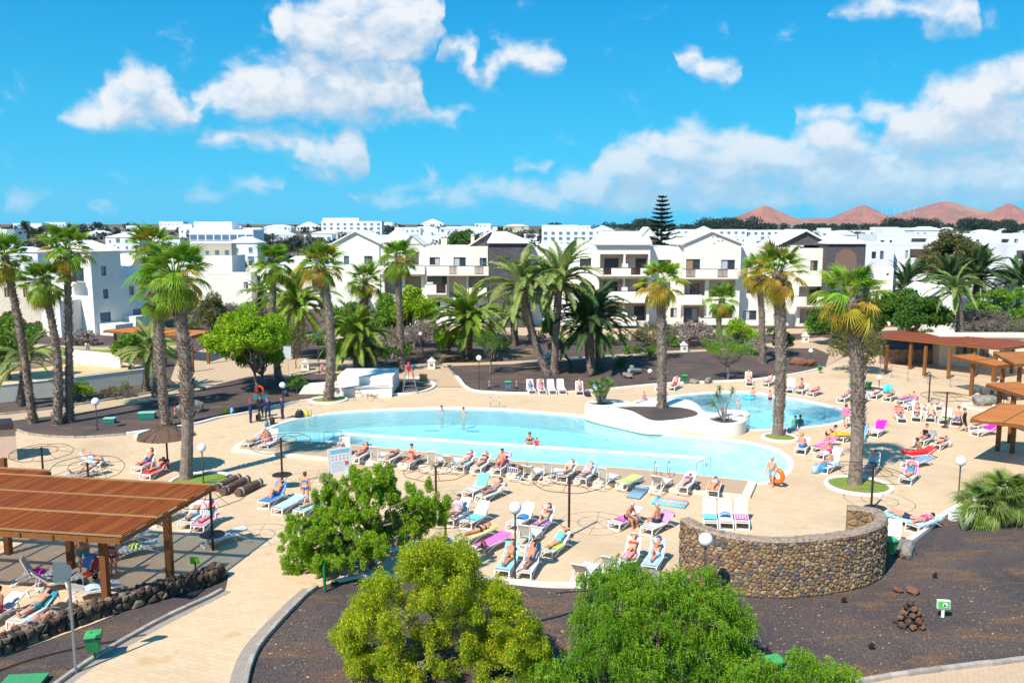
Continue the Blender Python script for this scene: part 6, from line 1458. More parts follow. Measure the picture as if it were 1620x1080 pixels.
house('apartment_block','bright white apartment block with open loggias behind the eucalyptus','apartment block',[(1367.5,1412,388,0,14,None,[(1377,1384,398,409),(1390,1396,397,410),(1377,1384,432,442)]),
   (1413,1590,388,2,12,None,[(1437,1468,394,408,'loggia',2.0),(1437,1464,420,434,'loggia',2.0),(1468,1482,420,434,'loggia',2.0),(1546,1562,396,410,'loggia',2.0),(1430,1434,396,408),(1430,1434,425,434),(1437,1464,446,460,'loggia',2.0)])],140,'white apartment blocks')
house('apartment_block','white apartment block with balconies cut off by the frame edge','apartment block',[(1590,1602,389,0,12,None,[]),(1602.5,1680,391,3,12,None,[(1605,1640,396,410,'loggia',2.0),(1607,1640,420,434,'loggia',2.0),(1645,1670,396,410,'loggia',2.0)])],136,'white apartment blocks')
house('apartment_block','long low white apartment row behind the eucalyptus top','apartment block',[(1384,1500,373,0,10,None,[(1438,1462,377,383,'loggia',1.5),(1390,1396,380,386),(1404,1408,380,386)]),(1500.5,1640,372,1,10,None,[(1540,1545,379,384),(1580,1592,378,384,'loggia',1.5),(1600,1606,378,384)])],185,'white apartment blocks')
house('small_house','small white gabled house with brown window behind the date palm','house',[(1468,1517,470,0,8,('gab',453.5,0),[(1489,1499,499,514)])],112,'small white houses',M_WHITE)
house('small_house','grey white corner house beside the stone arch tower','house',[(1376,1413,428,0,7,None,[(1402,1406,432,436),(1383,1394,453,458)])],121,'small white houses',M_WHITE)
house('small_house','low white house with flat roof terraces behind the plaza shrubs','house',[(298,397,434,0,8,None,[(385,392,446,456)]),(310,368,408,9,8,None,[]),(395,425,424,3,8,None,[(407,412,436,450)])],150,'small white houses',M_WHITE)
house('small_house','cream house with shallow hip roof behind the plaza palm','house',[(425,505,428,0,10,('hip',405,.2),[(420 if False else 428,436,437,450),(443,455,437,450),(470,480,437,450)])],146,'small white houses',M_WHITE)
house('small_house','pale house behind the outermost palms','house',[(-60,62,440,0,9,('hip',420,.3),[(5,14,455,470),(35,44,455,470)])],125,'small white houses',M_CREAM)
# left tower house, turned so that one face lies in shade
def tower_house():
    c0 = G(151,530); zb = -.1; Yc_ = c0.y; r = thing('tower_house', 'white three-storey tower house with shaded side behind the sandpit', 'house', c0, 0); ang = R(-24)
    r.rotation_euler = (0,0,ang); s = 1.0
    def zz(py): return HZ(py, Yc_)
    # local: x to the right-back along the shaded face, y back
    L1, L2, Ht, Hl = 4.7, 9.4, zz(398), zz(440)
    mb = MB(); 
    ops = [(1.5,2.3,zz(437),zz(422)),(1.6,2.4,zz(474),zz(459)),(.9,2.6,zz(511),zz(496))]
    def face(x0,x1,z0_,z1,ops):
        xs = sorted({x0,x1,*[o[0] for o in ops],*[o[1] for o in ops]}); zs = sorted({z0_,z1,*[o[2] for o in ops],*[o[3] for o in ops]})
        for i in range(len(xs)-1):
            for j in range(len(zs)-1):
                cx,cz = (xs[i]+xs[i+1])/2,(zs[j]+zs[j+1])/2
                if any(o[0]<cx<o[1] and o[2]<cz<o[3] for o in ops): continue
                mb.add([(0,xs[i],zs[j]),(0,xs[i+1],zs[j]),(0,xs[i+1],zs[j+1]),(0,xs[i],zs[j+1])],[(0,1,2,3)])
        for (xa,xb,za,zb_) in ops:
            d = -.22; mb.add([(0,xa,za),(0,xb,za),(0,xb,zb_),(0,xa,zb_),(d,xa,za),(d,xb,za),(d,xb,zb_),(d,xa,zb_)],[(0,4,5,1),(1,5,6,2),(2,6,7,3),(3,7,4,0)])
    face(0,L1,zb,Ht,ops); face(L1,L2,zb,Hl,[(5.8,6.6,zz(472),zz(457)),(6.2,7.6,zz(511),zz(496))])
    # sunlit front face (y = 0, towards -x), balcony recess
    Wd = 7.5
    mb.add([(0,0,zb),(-Wd,0,zb),(-Wd,0,Ht),(0,0,Ht)],[(0,3,2,1)]); mb.add([(-Wd,0,zb),(-Wd,L2,zb),(-Wd,L2,Ht),(-Wd,0,Ht)],[(0,3,2,1)])
    mb.add([(0,0,Ht),(-Wd,0,Ht),(-Wd,L1,Ht),(0,L1,Ht)],[(0,3,2,1)]); mb.add([(0,L1,Hl),(0,L1,Ht),(-Wd,L1,Ht),(-Wd,L1,Hl)],[(0,3,2,1)]); mb.add([(0,L1,Hl),(0,L2,Hl),(-Wd,L2,Hl),(-Wd,L1,Hl)],[(0,1,2,3)]); mb.add([(0,L2,zb),(-Wd,L2,zb),(-Wd,L2,Hl),(0,L2,Hl)],[(0,1,2,3)])
    mb.build('wall', M_WHITE, r)
    MB().add([(.3,-.3,Ht+.005),(-Wd-.3,-.3,Ht+.005),(-Wd-.3,L1+.3,Ht+.005),(.3,L1+.3,Ht+.005),(-2.2,L1/2,Ht+1.4),(-Wd+2.2,L1/2,Ht+1.4)],[(0,1,5,4),(1,2,5),(2,3,4,5),(3,0,4),(0,3,2,1)]).build('roof', M_ROOFW, r)
    MB().add([(-.6,L1+.02,Hl+.01),(-.6,L2+3,Hl+.01),(-Wd,L2+3,Hl+.01),(-Wd,L1+.02,Hl+.01),(-.6,L2-.5,Hl+2.6),(-Wd,L2-.5,Hl+2.6)],[(0,1,4),(2,3,5),(0,4,5,3),(1,2,5,4)]).build('roof', M_ROOFW, r)
    for (ya,yb,za,zb_) in ops+[(5.8,6.6,zz(472),zz(457)),(6.2,7.6,zz(511),zz(496))]:
        f = MB().box(-.2,-.12,ya,ya+.07,za,zb_).box(-.2,-.12,yb-.07,yb,za,zb_).box(-.2,-.12,ya+.07,yb-.07,za,za+.07).box(-.2,-.12,ya+.07,yb-.07,zb_-.07,zb_).build('window', M_FRAME, r)
        MB().box(-.19,-.16,ya+.07,yb-.07,za+.07,zb_-.07).build('pane', M_GLASSB, f)
    bx(r,'balcony_floor',-3.6,-1.2,-1.4,-.01,zz(448),zz(448)+.2,M_WHITE); railing(r,-3.6,-1.2,-1.35,zz(448)+.2,zz(436)); MB().box(-3.4,-1.4,-.06,-.01,zz(447),zz(424)).build('door_opening', M_GLASS, r)
    bx(r,'lean_to',-5.6,-2.2,-3.2,-.02,zb,zz(474),M_WHITE); bx(r,'garden_wall',.05,3.0,.6,3.4,zb,zz(513),M_WHITE); bx(r,'garden_wall',.05,2.2,4.6,6.6,zb,zz(505),M_WHITE)
tower_house()
# right: terrace building behind the pergolas
def terrace_building():
    r = thing('terrace_building', 'low cream terrace building with stone plinth under the long pergola', 'building', G(1500,575)); yb = G(1440,578).y
    xa, xb, xc2 = G(1400,578).x, G(1482,578).x, G(1700,578).x
    bx(r,'stone_wall',xa,xb,yb+1.0,yb+1.4,0,1.5,pmat('stone_plinth',(0.30,0.22,0.16),.95,(0.17,0.12,0.09),4.0,lo=.42,hi=.58,bump=1.0,bscale=6)); bx(r,'screen',xa,xb,yb+1.1,yb+1.25,1.502,2.7,flat((0.02,0.05,0.14)))
    panel(r, xb+.02, xc2, 0, 2.9, yb-.4, 2.6, [(xb+1.6,xb+3.4,.9,2.4,'win',M_GLASS),(xb+4.0,xb+5.0,.02,2.3,'win',M_GLASS),(xb+6.0,xb+7.6,1.2,2.2,'win',M_GLASS),(xb+8.6,xb+9.6,.02,2.3,'win',M_GLASS)], M_CREAM)
    bx(r,'flat_roof',xb-.2,xc2+.2,yb-.6,yb+2.4,2.905,3.1,M_CREAM)
    inv = Matrix.Translation(-Vector(r.location))
    for o in r.children: o.matrix_parent_inverse = inv
terrace_building()
wall('back_stone_wall','brown stone wall behind the long pergola at the frame edge','stone wall',[(1500,560),(1620,568),(1720,575)],1.5,.4,M_STONE)
# wire fence of thin posts and rails in front of the terrace
def wire_fence(pts, label):
    t = thing('wire_fence', label, 'fence'); q = resample(spline(gl(pts),4,False), 1.9)
    for a, b in zip(q, q[1:]):
        MB().tube([(a.x,a.y,0),(a.x,a.y,1.25)],.035,6).build('post', M_STEELG, t)
        for z in (.3,.7,1.15): MB().tube([(a.x,a.y,z),(b.x,b.y,z)],.012,5).build('rail', M_STEELG, t)
wire_fence([(1392,592),(1420,600),(1470,608),(1530,616),(1560,622)],'thin grey wire fence along the terrace under the long pergola')
# ================================================================ FAR TOWN, HILLS
def tz(x, Y):
    if Y < 240: return -0.3
    k = min(max((x/Y+0.15)/0.35, 0), 1)                   # rises more on the left
    s = 0.0235*(1-k)+0.0145*k
    return -0.3+s*(min(Y,880)-240)+0.004*max(0,min(Y,1500)-880)
def terrain():
    xs = np.linspace(-2600,2600,90); ys = np.concatenate([np.linspace(238,1500,50),[1510,1800,6000,45000]]); V = []; 
    for y in ys:
        for x in xs:
            f = 1 if y < 1505 else 0; V.append((x*(1 if y < 1900 else 14), y, tz(x,y)*f-(40 if not f else 0)+(0.5*math.sin(x*.011+y*.02) if 260 < y < 1500 else 0)))
    n = len(xs); F = [(j*n+i,j*n+i+1,(j+1)*n+i+1,(j+1)*n+i) for j in range(len(ys)-1) for i in range(n-1)]
    m = pmat('far_land', (0.16,0.12,0.085), 0.95, (0.09,0.085,0.05), 0.02, coord='World', col3=(0.22,0.17,0.12))
    struct(obj('terrain', npmesh('terrain', np.array(V), np.array(F)), m))
terrain()
M_FARW = pmat('far_white_render', (0.78,0.79,0.80), .85, objvar=.12); M_FARC = pmat('far_cream_render', (0.66,0.56,0.42), .85, objvar=.2)
M_FARG = pmat('far_window', (0.13,0.20,0.27), .2, spec=.5); WINM = {}
def far_house(x, Y, w, d, h, kind, label, rnd, group='far white houses', zt=None, base=None, rot=None, storeys=None, cols=None, loggia=False, name='town_house', cat='house'):
    z = base if base is not None else tz(x,Y)-.4; r = thing(name, label, cat, (x,Y,z), rot if rot is not None else rnd.uniform(-.12,.12), group); m = M_FARC if rnd.random() < .05 else M_FARW
    h += .4
    mb = MB().box(-w/2,w/2,0,d,0,h)
    if kind == 'step': mb.box(-w/2,w*.1,d*.35,d,h+.001,h+2.8)
    if kind == 'wing': mb.box(w/2+.001,w*.9,d*.2,d*.9,0,h*.62)
    mb.build('wall', m, r)
    if kind == 'hip': MB().add([(-w/2-.3,-.3,h+.002),(w/2+.3,-.3,h+.002),(w/2+.3,d+.3,h+.002),(-w/2-.3,d+.3,h+.002),(-w*.2,d/2,h+1.5),(w*.2,d/2,h+1.5)],[(0,1,5,4),(1,2,5),(2,3,4,5),(3,0,4),(3,2,1,0)]).build('roof', m, r)
    elif kind == 'gab': MB().add([(-w/2-.2,-.2,h+.002),(w/2+.2,-.2,h+.002),(w/2+.2,d+.2,h+.002),(-w/2-.2,d+.2,h+.002),(0,-.2,h+w*.22),(0,d+.2,h+w*.22)],[(0,1,4),(2,3,5),(0,4,5,3),(1,2,5,4),(3,2,1,0)]).build('roof', m, r)
    else: MB().box(-w/2,w/2,-.02,.25,h+.003,h+.5).box(-w/2,-w/2+.25,.26,d,h+.003,h+.5).box(w/2-.25,w/2,.26,d,h+.003,h+.5).build('parapet', m, r)
    ns = storeys or max(1, int(h/3)); nc = cols or max(2, min(7, int(w/3.2)))
    for s in range(ns):
        for k in range(nc):
            if rnd.random() < .22 and not cols: continue
            ww, wh = ((1.9,1.5) if loggia else rnd.choice(((1.0,1.25),(1.3,1.25),(1.7,1.9),(.8,1.1)))); key = (ww,wh)
            if key not in WINM:
                mw = MB().box(-ww/2,ww/2,-.04,.02,0,wh); mw.box(-ww/2-.12,ww/2+.12,-.12,.02,-.14,-.02,1); WINM[key] = mw.mesh('window'); WINM[key].materials.append(M_FARG); WINM[key].materials.append(M_FARW)
            xx = -w/2+w*(k+.5)/nc+(0 if cols else rnd.uniform(-.3,.3)); obj('window', WINM[key], None, r, (xx,-.012,h-2.45-s*2.95))
    return r
rf = random.Random(11)
SIDE = lambda px: 'left of the hotel' if px < 500 else ('behind the hotel roofs' if px < 1060 else 'below the volcanic hills')
ROWN = {0:'front row',1:'second row',2:'third row',3:'fourth row',4:'skyline row'}
def px_house(px, ptop, Y, wpx, kind, label, **kw):
    q = P(px, ptop, Y); z = tz(q.x, Y)-.4; w = wpx*Y/FPX; return far_house(q.x, Y, w, min(12, max(6, w*.6)), max(2.8, q.z-z-.4), kind, label, rf, base=z, **kw)
# landmarks
px_house(556,351,620,95,'step','long stepped white hotel on the skyline left of the first gable',storeys=3,cols=9,loggia=True,name='town_hotel',cat='hotel')
px_house(672,362,600,44,'hip','white villa on the skyline, first of three above the arched dormer',cols=4)
px_house(716,362,600,42,'hip','white villa on the skyline, second of three above the flat wing',cols=4)
px_house(758,363,600,38,'hip','white villa on the skyline, third of three beside the stone tower',cols=4)
px_house(905,364,480,95,'step','stepped white hotel with rows of balconies behind the central wing',storeys=3,cols=8,loggia=True,name='town_hotel',cat='hotel')
px_house(985,367,480,60,'flat','broad white block behind the loggia pavilion roof',storeys=2,cols=7,loggia=True)
px_house(1125,364,560,110,'flat','long white apartment row between the norfolk pine and first hill',storeys=2,cols=10,loggia=True)
px_house(1228,365,560,95,'flat','white apartment row below the first volcanic hill',storeys=2,cols=9,loggia=True)
px_house(350,366,250,100,'step','large white terraced house left of the hotel with long glazed veranda',storeys=2,cols=8,loggia=True)
px_house(385,384,225,44,'hip','white house with yellow window awning left of the hotel',cols=2)
px_house(335,388,215,60,'wing','white stepped house with green doors behind low flat roofs',cols=4)
px_house(1340,372,330,34,'gab','white gabled house behind the stone arch tower')
px_house(1420,362,420,46,'flat','cream flat house on the slope behind the apartment row')
px_house(1470,364,380,48,'hip','white hip-roofed house above the eucalyptus')
lists = [(0, 255, 14), (1, 320, 17), (2, 410, 20), (3, 540, 24), (4, 720, 30)]
WORDS = ['squat','boxy','broad','narrow','tall','low','plain','stepped','pale','bright','compact','wide']
cnt = {}
for row, Yr, n in lists:
    for k in range(n):
        px = -30+1680*(k+.5)/n+rf.uniform(-22,22); Yh = Yr+rf.uniform(-25,25)
        if row < 2 and 505 < px < 1320: continue          # hidden behind the hotel
        if row == 0 and px > 1360: continue
        x = P(px,400,Yh).x; kind = rf.choice(('hip','flat','flat','step','wing','gab'))
        w = rf.uniform(9,17)*(1+.1*row); h = rf.choice((2.9,3.1,3.3,5.4,6.0))
        key = (kind,row,SIDE(px)); i = cnt.get(key,0); cnt[key] = i+1
        kn = {'hip':'hip-roofed','flat':'flat-roofed','step':'stepped','wing':'winged','gab':'gabled'}[kind]
        far_house(x, Yh, w, rf.uniform(7,10), h, kind, '%s %s white town house in the %s %s' % (ORD[i] if i else 'leftmost', kn, ROWN[row], SIDE(px)), rf)
# dark trees of the town
L_FART = leafmat('far_tree', (0.018,0.04,0.025), (0.03,0.055,0.03), .5, .1)
def far_tree(x, Y, h, w, label, seed, palm=False):
    z = tz(x,Y); rng = np.random.default_rng(seed); rnd = random.Random(seed); cl = []
    if palm: cl = [((x+rnd.uniform(-.3,.3)*w,Y+rnd.uniform(-.3,.3)*w,z+h-.2*w+rnd.uniform(-.25,.25)*w),w*.28) for _ in range(9)]
    else: cl = [((x+rnd.uniform(-.45,.45)*w,Y+rnd.uniform(-.4,.4)*w,z+h*rnd.uniform(.3,.85)),w*rnd.uniform(.14,.24)) for _ in range(16)]
    r = thing('town_tree', label, 'tree', (x,Y,z), 0, 'dark trees in the town'); b = Vector((x,Y,z))
    MB().tube([(0,0,-.3),(0,0,h*.85)],[.22,.14],6).build('trunk', M_BARK, r)
    V, Fq, _ = leaves([((c[0]-x,c[1]-Y,c[2]-z),q) for c,q in cl], 60, .55, .3, rng, .8, 0, .3); obj('crown', npmesh('crown',V,Fq), L_FART, r)
ts = [(12,357,500,16,0),(38,354,480,18,1),(60,357,500,22,0),(72,356,520,20,0),(112,356,520,9,1),(153,353,480,15,1),(184,358,560,10,0),(205,360,560,12,0),(395,362,330,30,0),(412,368,320,30,0),(430,366,330,28,0),(450,370,320,30,0),(470,364,330,30,0),(490,366,340,28,0),(505,372,320,24,0),(60,376,300,30,0),(300,362,500,12,0),(365,354,620,12,0),
      (840,362,520,14,0),(1365,372,400,22,1),(1330,378,360,18,0),(1290,372,400,18,1),(1240,384,300,20,1),(1430,384,240,18,1),(1560,384,230,26,0),(1598,362,300,30,1),(1470,352,500,16,0)]
for i,(px,pt,Yt_,wpx,pm) in enumerate(ts):
    q = P(px,pt,Yt_); z = tz(q.x,Yt_); far_tree(q.x,Yt_,max(3.5,q.z-z),wpx*Yt_/FPX,'dark %s, %s from the left among trees dotted over the town' % ('palm' if pm else 'tree', (ORD+['twenty-fifth','twenty-sixth','twenty-seventh','twenty-eighth','twenty-ninth'])[sorted((t[0],j) for j,t in enumerate(ts)).index((px,i))]),400+i,pm)
# wooded belt that reads as one mass
def belt():
    rng = np.random.default_rng(3); cl = []
    for k in range(520):
        px = rng.uniform(870,1760); Yb_ = rng.uniform(900,1450); x = P(px,360,Yb_).x; z = tz(x,Yb_); h = rng.uniform(2.5,8.5)*(1.35 if px > 950 else .6)*(1.25 if math.sin(px*.045)+math.sin(px*.017+1) > .3 else .7)
        if 1245 < px < 1260: continue
        cl.append(((x,Yb_,z+h*.55),(h*.75,h*.7,h*.55)))
    for k in range(200):
        px = rng.uniform(1000,1760); Yb_ = rng.uniform(600,880); x = P(px,360,Yb_).x; cl.append(((x,Yb_,tz(x,Yb_)+1.6),(3.4,3,2.2)))
    for k in range(260):
        px = rng.uniform(-80,900); Yb_ = rng.uniform(250,800); x = P(px,360,Yb_).x; s_ = rng.uniform(.7,1.5); cl.append(((x,Yb_,tz(x,Yb_)+1.4*s_),(2.8*s_,2.8*s_,2.2*s_)))
    V, Fq, _ = leaves(cl, 5.5, 2.1, 1.3, rng, .7, 0, .4); o = obj('distant_trees', npmesh('distant_trees',V,Fq), L_FART); tag(o,'dark belt of distant trees between town and hills','trees',kind='stuff')
belt()
# volcanic hills
M_HILL = pmat('volcanic_slope', (0.40,0.155,0.085), .95, (0.26,0.11,0.085), 0.006, detail=8, lo=.35, hi=.65, coord='World', col3=(0.42,0.22,0.13))
def hill(px, pt, hw, Yh, seed, base=353.5, sk=0.0):
    rnd = random.Random(seed); c = P(px,base,Yh); top = P(px,pt,Yh).z; Rr = hw*Yh/FPX; n, m = 128, 30; V = []; ph = [rnd.uniform(0,6.28) for _ in range(6)]
    for j in range(m+1):
        t = j/m
        for i in range(n):
            a = 2*math.pi*i/n; wob = 1+.10*math.sin(2*a+ph[0])+.06*math.sin(5*a+ph[1])+.035*math.sin(11*a+ph[2]); r_ = Rr*t*wob
            h = (1-t)**1.35*(1-.05*math.exp(-(t/.03)**2))*(1+.05*math.sin(3*a+ph[4]+t*9)*t)+(.045*math.sin(9*a+ph[3]+3*t)+.03*math.sin(23*a+ph[5])+.02*math.sin(41*a+7*t))*t*(1-t)*2
            V.append((c.x+r_*math.cos(a)*1.0+sk*Rr*t*(1-t), Yh+r_*math.sin(a)*.9, c.z-30+(top-c.z+30)*max(h,0)))
    F = [(j*n+i,j*n+(i+1)%n,(j+1)*n+(i+1)%n,(j+1)*n+i) for j in range(m) for i in range(n)]
    struct(obj('volcanic_hill', npmesh('volcanic_hill',np.array(V),np.array(F),smooth=True), M_HILL))
hill(1210,324,88,8000,1); hill(1364,323,92,8500,2); hill(1492,317,150,9000,3); hill(1594,320,72,8200,4); hill(1680,330,120,8200,5)
hill(1290,344,150,14000,6,base=352)
for k,(px,pb) in enumerate(((1396,336),(1402,336),(1415,338),(1425,338),(1437,337),(1446,336))):
    q = P(px,pb,8300); t = thing('wind_turbine','white wind turbine, %s from the left in the row on the hill saddle' % ORD[k],'wind turbine',q,0,'wind turbines'); h = 38
    MB().tube([(0,0,-30),(0,0,h)],[1.1,.7],8).build('tower', M_FARW, t); MB().box(-1.5,1.5,-4,4,h,h+3.2).build('nacelle', M_FARW, t)
    for j in range(3): a = j*2.094+k; MB().bar((0,-4.5,h+1.6),(16*math.sin(a),-4.5,h+1.6+16*math.cos(a)),.8,.4).build('blade', M_FARW, t)
# ================================================================ SUN LOUNGERS, PEOPLE, TOWELS
M_PLAST = pmat('white_plastic', (0.80,0.79,0.77), .4, (0.74,0.72,0.69), 3.0); M_SLING = pmat('sling_mesh', (0.60,0.56,0.50), .8, (0.54,0.50,0.44), 30.0)
LP = {}
def lounger_meshes(ang):
    if ang in LP: return LP[ang]
    a = R(ang); hz = .36; by, L = .22, .74; d = Vector((0,math.cos(a),math.sin(a))); n = Vector((0,-math.sin(a),math.cos(a))); h0 = Vector((0,by,hz))
    r = {}
    mb = MB()
    for s in (-1,1):
        x = s*.31
        mb.bar((x,-.95,hz-.02),(x,by+.04,hz-.02),.05,.06)
        pts = [(x,-.72,.10),(x,-.45,.20),(x,-.1,.30),(x,.25,.325),(x,.55,.24),(x,.80,.11),(x,.95,.02)]
        for p, q in zip(pts, pts[1:]): mb.bar(p,q,.045,.055)
    for y in (-.93,-.4,.15): mb.bar((-.285,y,hz-.03),(.285,y,hz-.03),.045,.035)
    mb.bar((-.29,.93,.05),(.29,.93,.05),.04,.05)
    r['frame'] = mb.mesh('frame')
    lg = MB(); lg.bar((0,-.93,hz-.03),(0,-.985,0),.05,.06); r['leg'] = lg.mesh('leg')
    fb = MB().bar((-.31,-.985,.03),(.31,-.985,.03),.04,.05); r['foot_bar'] = fb.mesh('foot_bar')
    st = MB(); N = 6
    for i in range(N):
        y0, y1 = -.93+(by+.90)*i/N, -.93+(by+.90)*(i+1)/N; z = lambda t: hz+.012-.03*math.sin(math.pi*t)
        st.add([(-.285,y0,z(i/N)),(.285,y0,z(i/N)),(.285,y1,z((i+1)/N)),(-.285,y1,z((i+1)/N)),(-.285,y0,z(i/N)-.012),(.285,y0,z(i/N)-.012),(.285,y1,z((i+1)/N)-.012),(-.285,y1,z((i+1)/N)-.012)],[(0,1,2,3),(7,6,5,4),(0,3,7,4),(1,5,6,2)])
    r['seat'] = st.mesh('seat')
    bk = MB()
    for s in (-1,1): bk.bar(h0+Vector((s*.30,0,0)), h0+Vector((s*.27,0,0))+d*L, .05,.045,up=n)
    bk.bar(h0+Vector((-.28,0,0))+d*(L+.01), h0+Vector((.28,0,0))+d*(L+.01), .06,.045,up=n)
    if ang > 10:
        pr = h0+d*L*.55
        for s in (-1,1): bk.bar(pr+Vector((s*.24,0,0)), Vector((s*.24,min(.9,pr.y+.12),.12)), .03,.03)
        bk.bar(Vector((-.26,min(.9,pr.y+.12),.13)), Vector((.26,min(.9,pr.y+.12),.13)), .035,.035)
    r['backrest'] = bk.mesh('backrest')
    sl = MB(); a0, a1 = h0+n*.012+d*.02, h0+n*.012+d*(L-.02)
    sl.add([a0+Vector((-.28,0,0)),a0+Vector((.28,0,0)),a1+Vector((.25,0,0)),a1+Vector((-.25,0,0)),a0+Vector((-.28,0,0))-n*.012,a0+Vector((.28,0,0))-n*.012,a1+Vector((.25,0,0))-n*.012,a1+Vector((-.25,0,0))-n*.012],[(0,1,2,3),(7,6,5,4),(0,3,7,4),(1,5,6,2),(2,6,7,3),(0,4,5,1)])
    r['sling'] = sl.mesh('sling')
    LP[ang] = r; return r
def make_lounger(p, rz, ang, label):
    m = lounger_meshes(ang); t = thing('sun_lounger', label, 'sun lounger', p, rz, 'white sun loungers')
    obj('frame', m['frame'], M_PLAST, t); obj('foot_bar', m['foot_bar'], M_PLAST, t); obj('seat', m['seat'], M_SLING, t)
    for x in (-.31,.31): obj('leg', m['leg'], M_PLAST, t, (x,0,0))
    b = obj('backrest', m['backrest'], M_PLAST, t); obj('sling', m['sling'], M_SLING, b)
TW = {}; TM = {}
def towel_mat(c, v):                                      # woven cloth, plain or with pale stripes across
    if (c, v) in TM: return TM[(c, v)]
    m = pmat('towel_cloth', c, .95, tuple(min(1, x*1.15+.02) for x in c), 12.0, bump=.5, bscale=90); nt = m.node_tree; b = nt.nodes['Principled BSDF']
    if v:
        wv = nd(nt, 'ShaderNodeTexWave', {'Vector': nd(nt, 'ShaderNodeTexCoord').outputs['Object'], 'Scale': 1.1+.7*v, 'Distortion': .3}, bands_direction='Y' if v == 1 else 'X').outputs[1]
        l = b.inputs['Base Color'].links[0].from_socket; sock(nt, b.inputs['Base Color'], mix(nt, ramp(nt, wv, .62, .7), l, tuple(.45*x+.42 for x in c)))
    TM[(c, v)] = m; return m
def towel_mesh(ang, part, var):
    k = (ang, part, var)
    if k in TW: return TW[k]
    rnd = random.Random(var*7+ang); a = R(ang); prof = []
    if part in ('all','seat'): prof += [(-.9+1.1*i/8, .39) for i in range(9)] if part == 'all' else [(-.55+.75*i/6, .39) for i in range(7)]
    if part in ('all','back'): prof += [(.24+math.cos(a)*.76*i/6-math.sin(a)*.035, .365+math.sin(a)*.76*i/6+math.cos(a)*.035) for i in range(1 if part == 'all' else 0,7)]
    if part == 'back': prof.append((prof[-1][0]+.05, prof[-1][1]-.25))
    if part == 'heap': prof = [(-.2+.5*i/6, .39+.07*math.sin(math.pi*i/6)) for i in range(7)]
    xs = [-.34,-.30,-.2,0,.2,.29,.33] if part != 'heap' else [-.25,-.18,-.08,0,.08,.2,.27]
    V = []; hang = rnd.uniform(.0,.16), rnd.uniform(.0,.16)
    for (y,z) in prof:
        for i, x in enumerate(xs):
            dz = -hang[0] if i == 0 else (-hang[1] if i == 6 else (.09*math.cos(x*6)*rnd.uniform(.6,1) if part == 'heap' else rnd.uniform(-.004,.014))); V.append((x+rnd.uniform(-.015,.015), y+rnd.uniform(-.01,.01), z+dz))
    n = 7; m = len(prof); V2 = [(x,y,z-.014) for x,y,z in V]; F = []
    for j in range(m-1):
        for i in range(n-1): F.append((j*n+i,j*n+i+1,(j+1)*n+i+1,(j+1)*n+i)); F.append((m*n+(j+1)*n+i,m*n+(j+1)*n+i+1,m*n+j*n+i+1,m*n+j*n+i))
    TW[k] = npmesh('towel', np.array(V+V2), np.array(F)); return TW[k]

# ---- bodies: overlapping tapered volumes fused into one skin by a voxel remesh
def capsule(mb, a, b, r0, r1, sq=(1,1,1)):
    a, b = Vector(a), Vector(b); d = b-a; L = d.length; d = d.normalized() if L > 1e-6 else Vector((0,0,1))
    x = d.orthogonal().normalized(); y = d.cross(x); vs = []; fs = []; n = 10; rows = []
    for i in range(4): t = math.pi/2*(i/3-1); rows.append((a+d*r0*math.sin(t), max(r0*math.cos(t),1e-4)))
    for i in range(4): t = math.pi/2*i/3; rows.append((b+d*r1*math.sin(t), max(r1*math.cos(t),1e-4)))
    for c, r_ in rows:
        for k in range(n): vs.append(c+(x*math.cos(6.28319*k/n)+y*math.sin(6.28319*k/n))*r_)
    for j in range(7):
        for k in range(n): fs.append((j*n+k,j*n+(k+1)%n,(j+1)*n+(k+1)%n,(j+1)*n+k))
    fs += [tuple(range(n-1,-1,-1)), tuple(range(7*n,8*n))]
    mb.add(vs, fs)
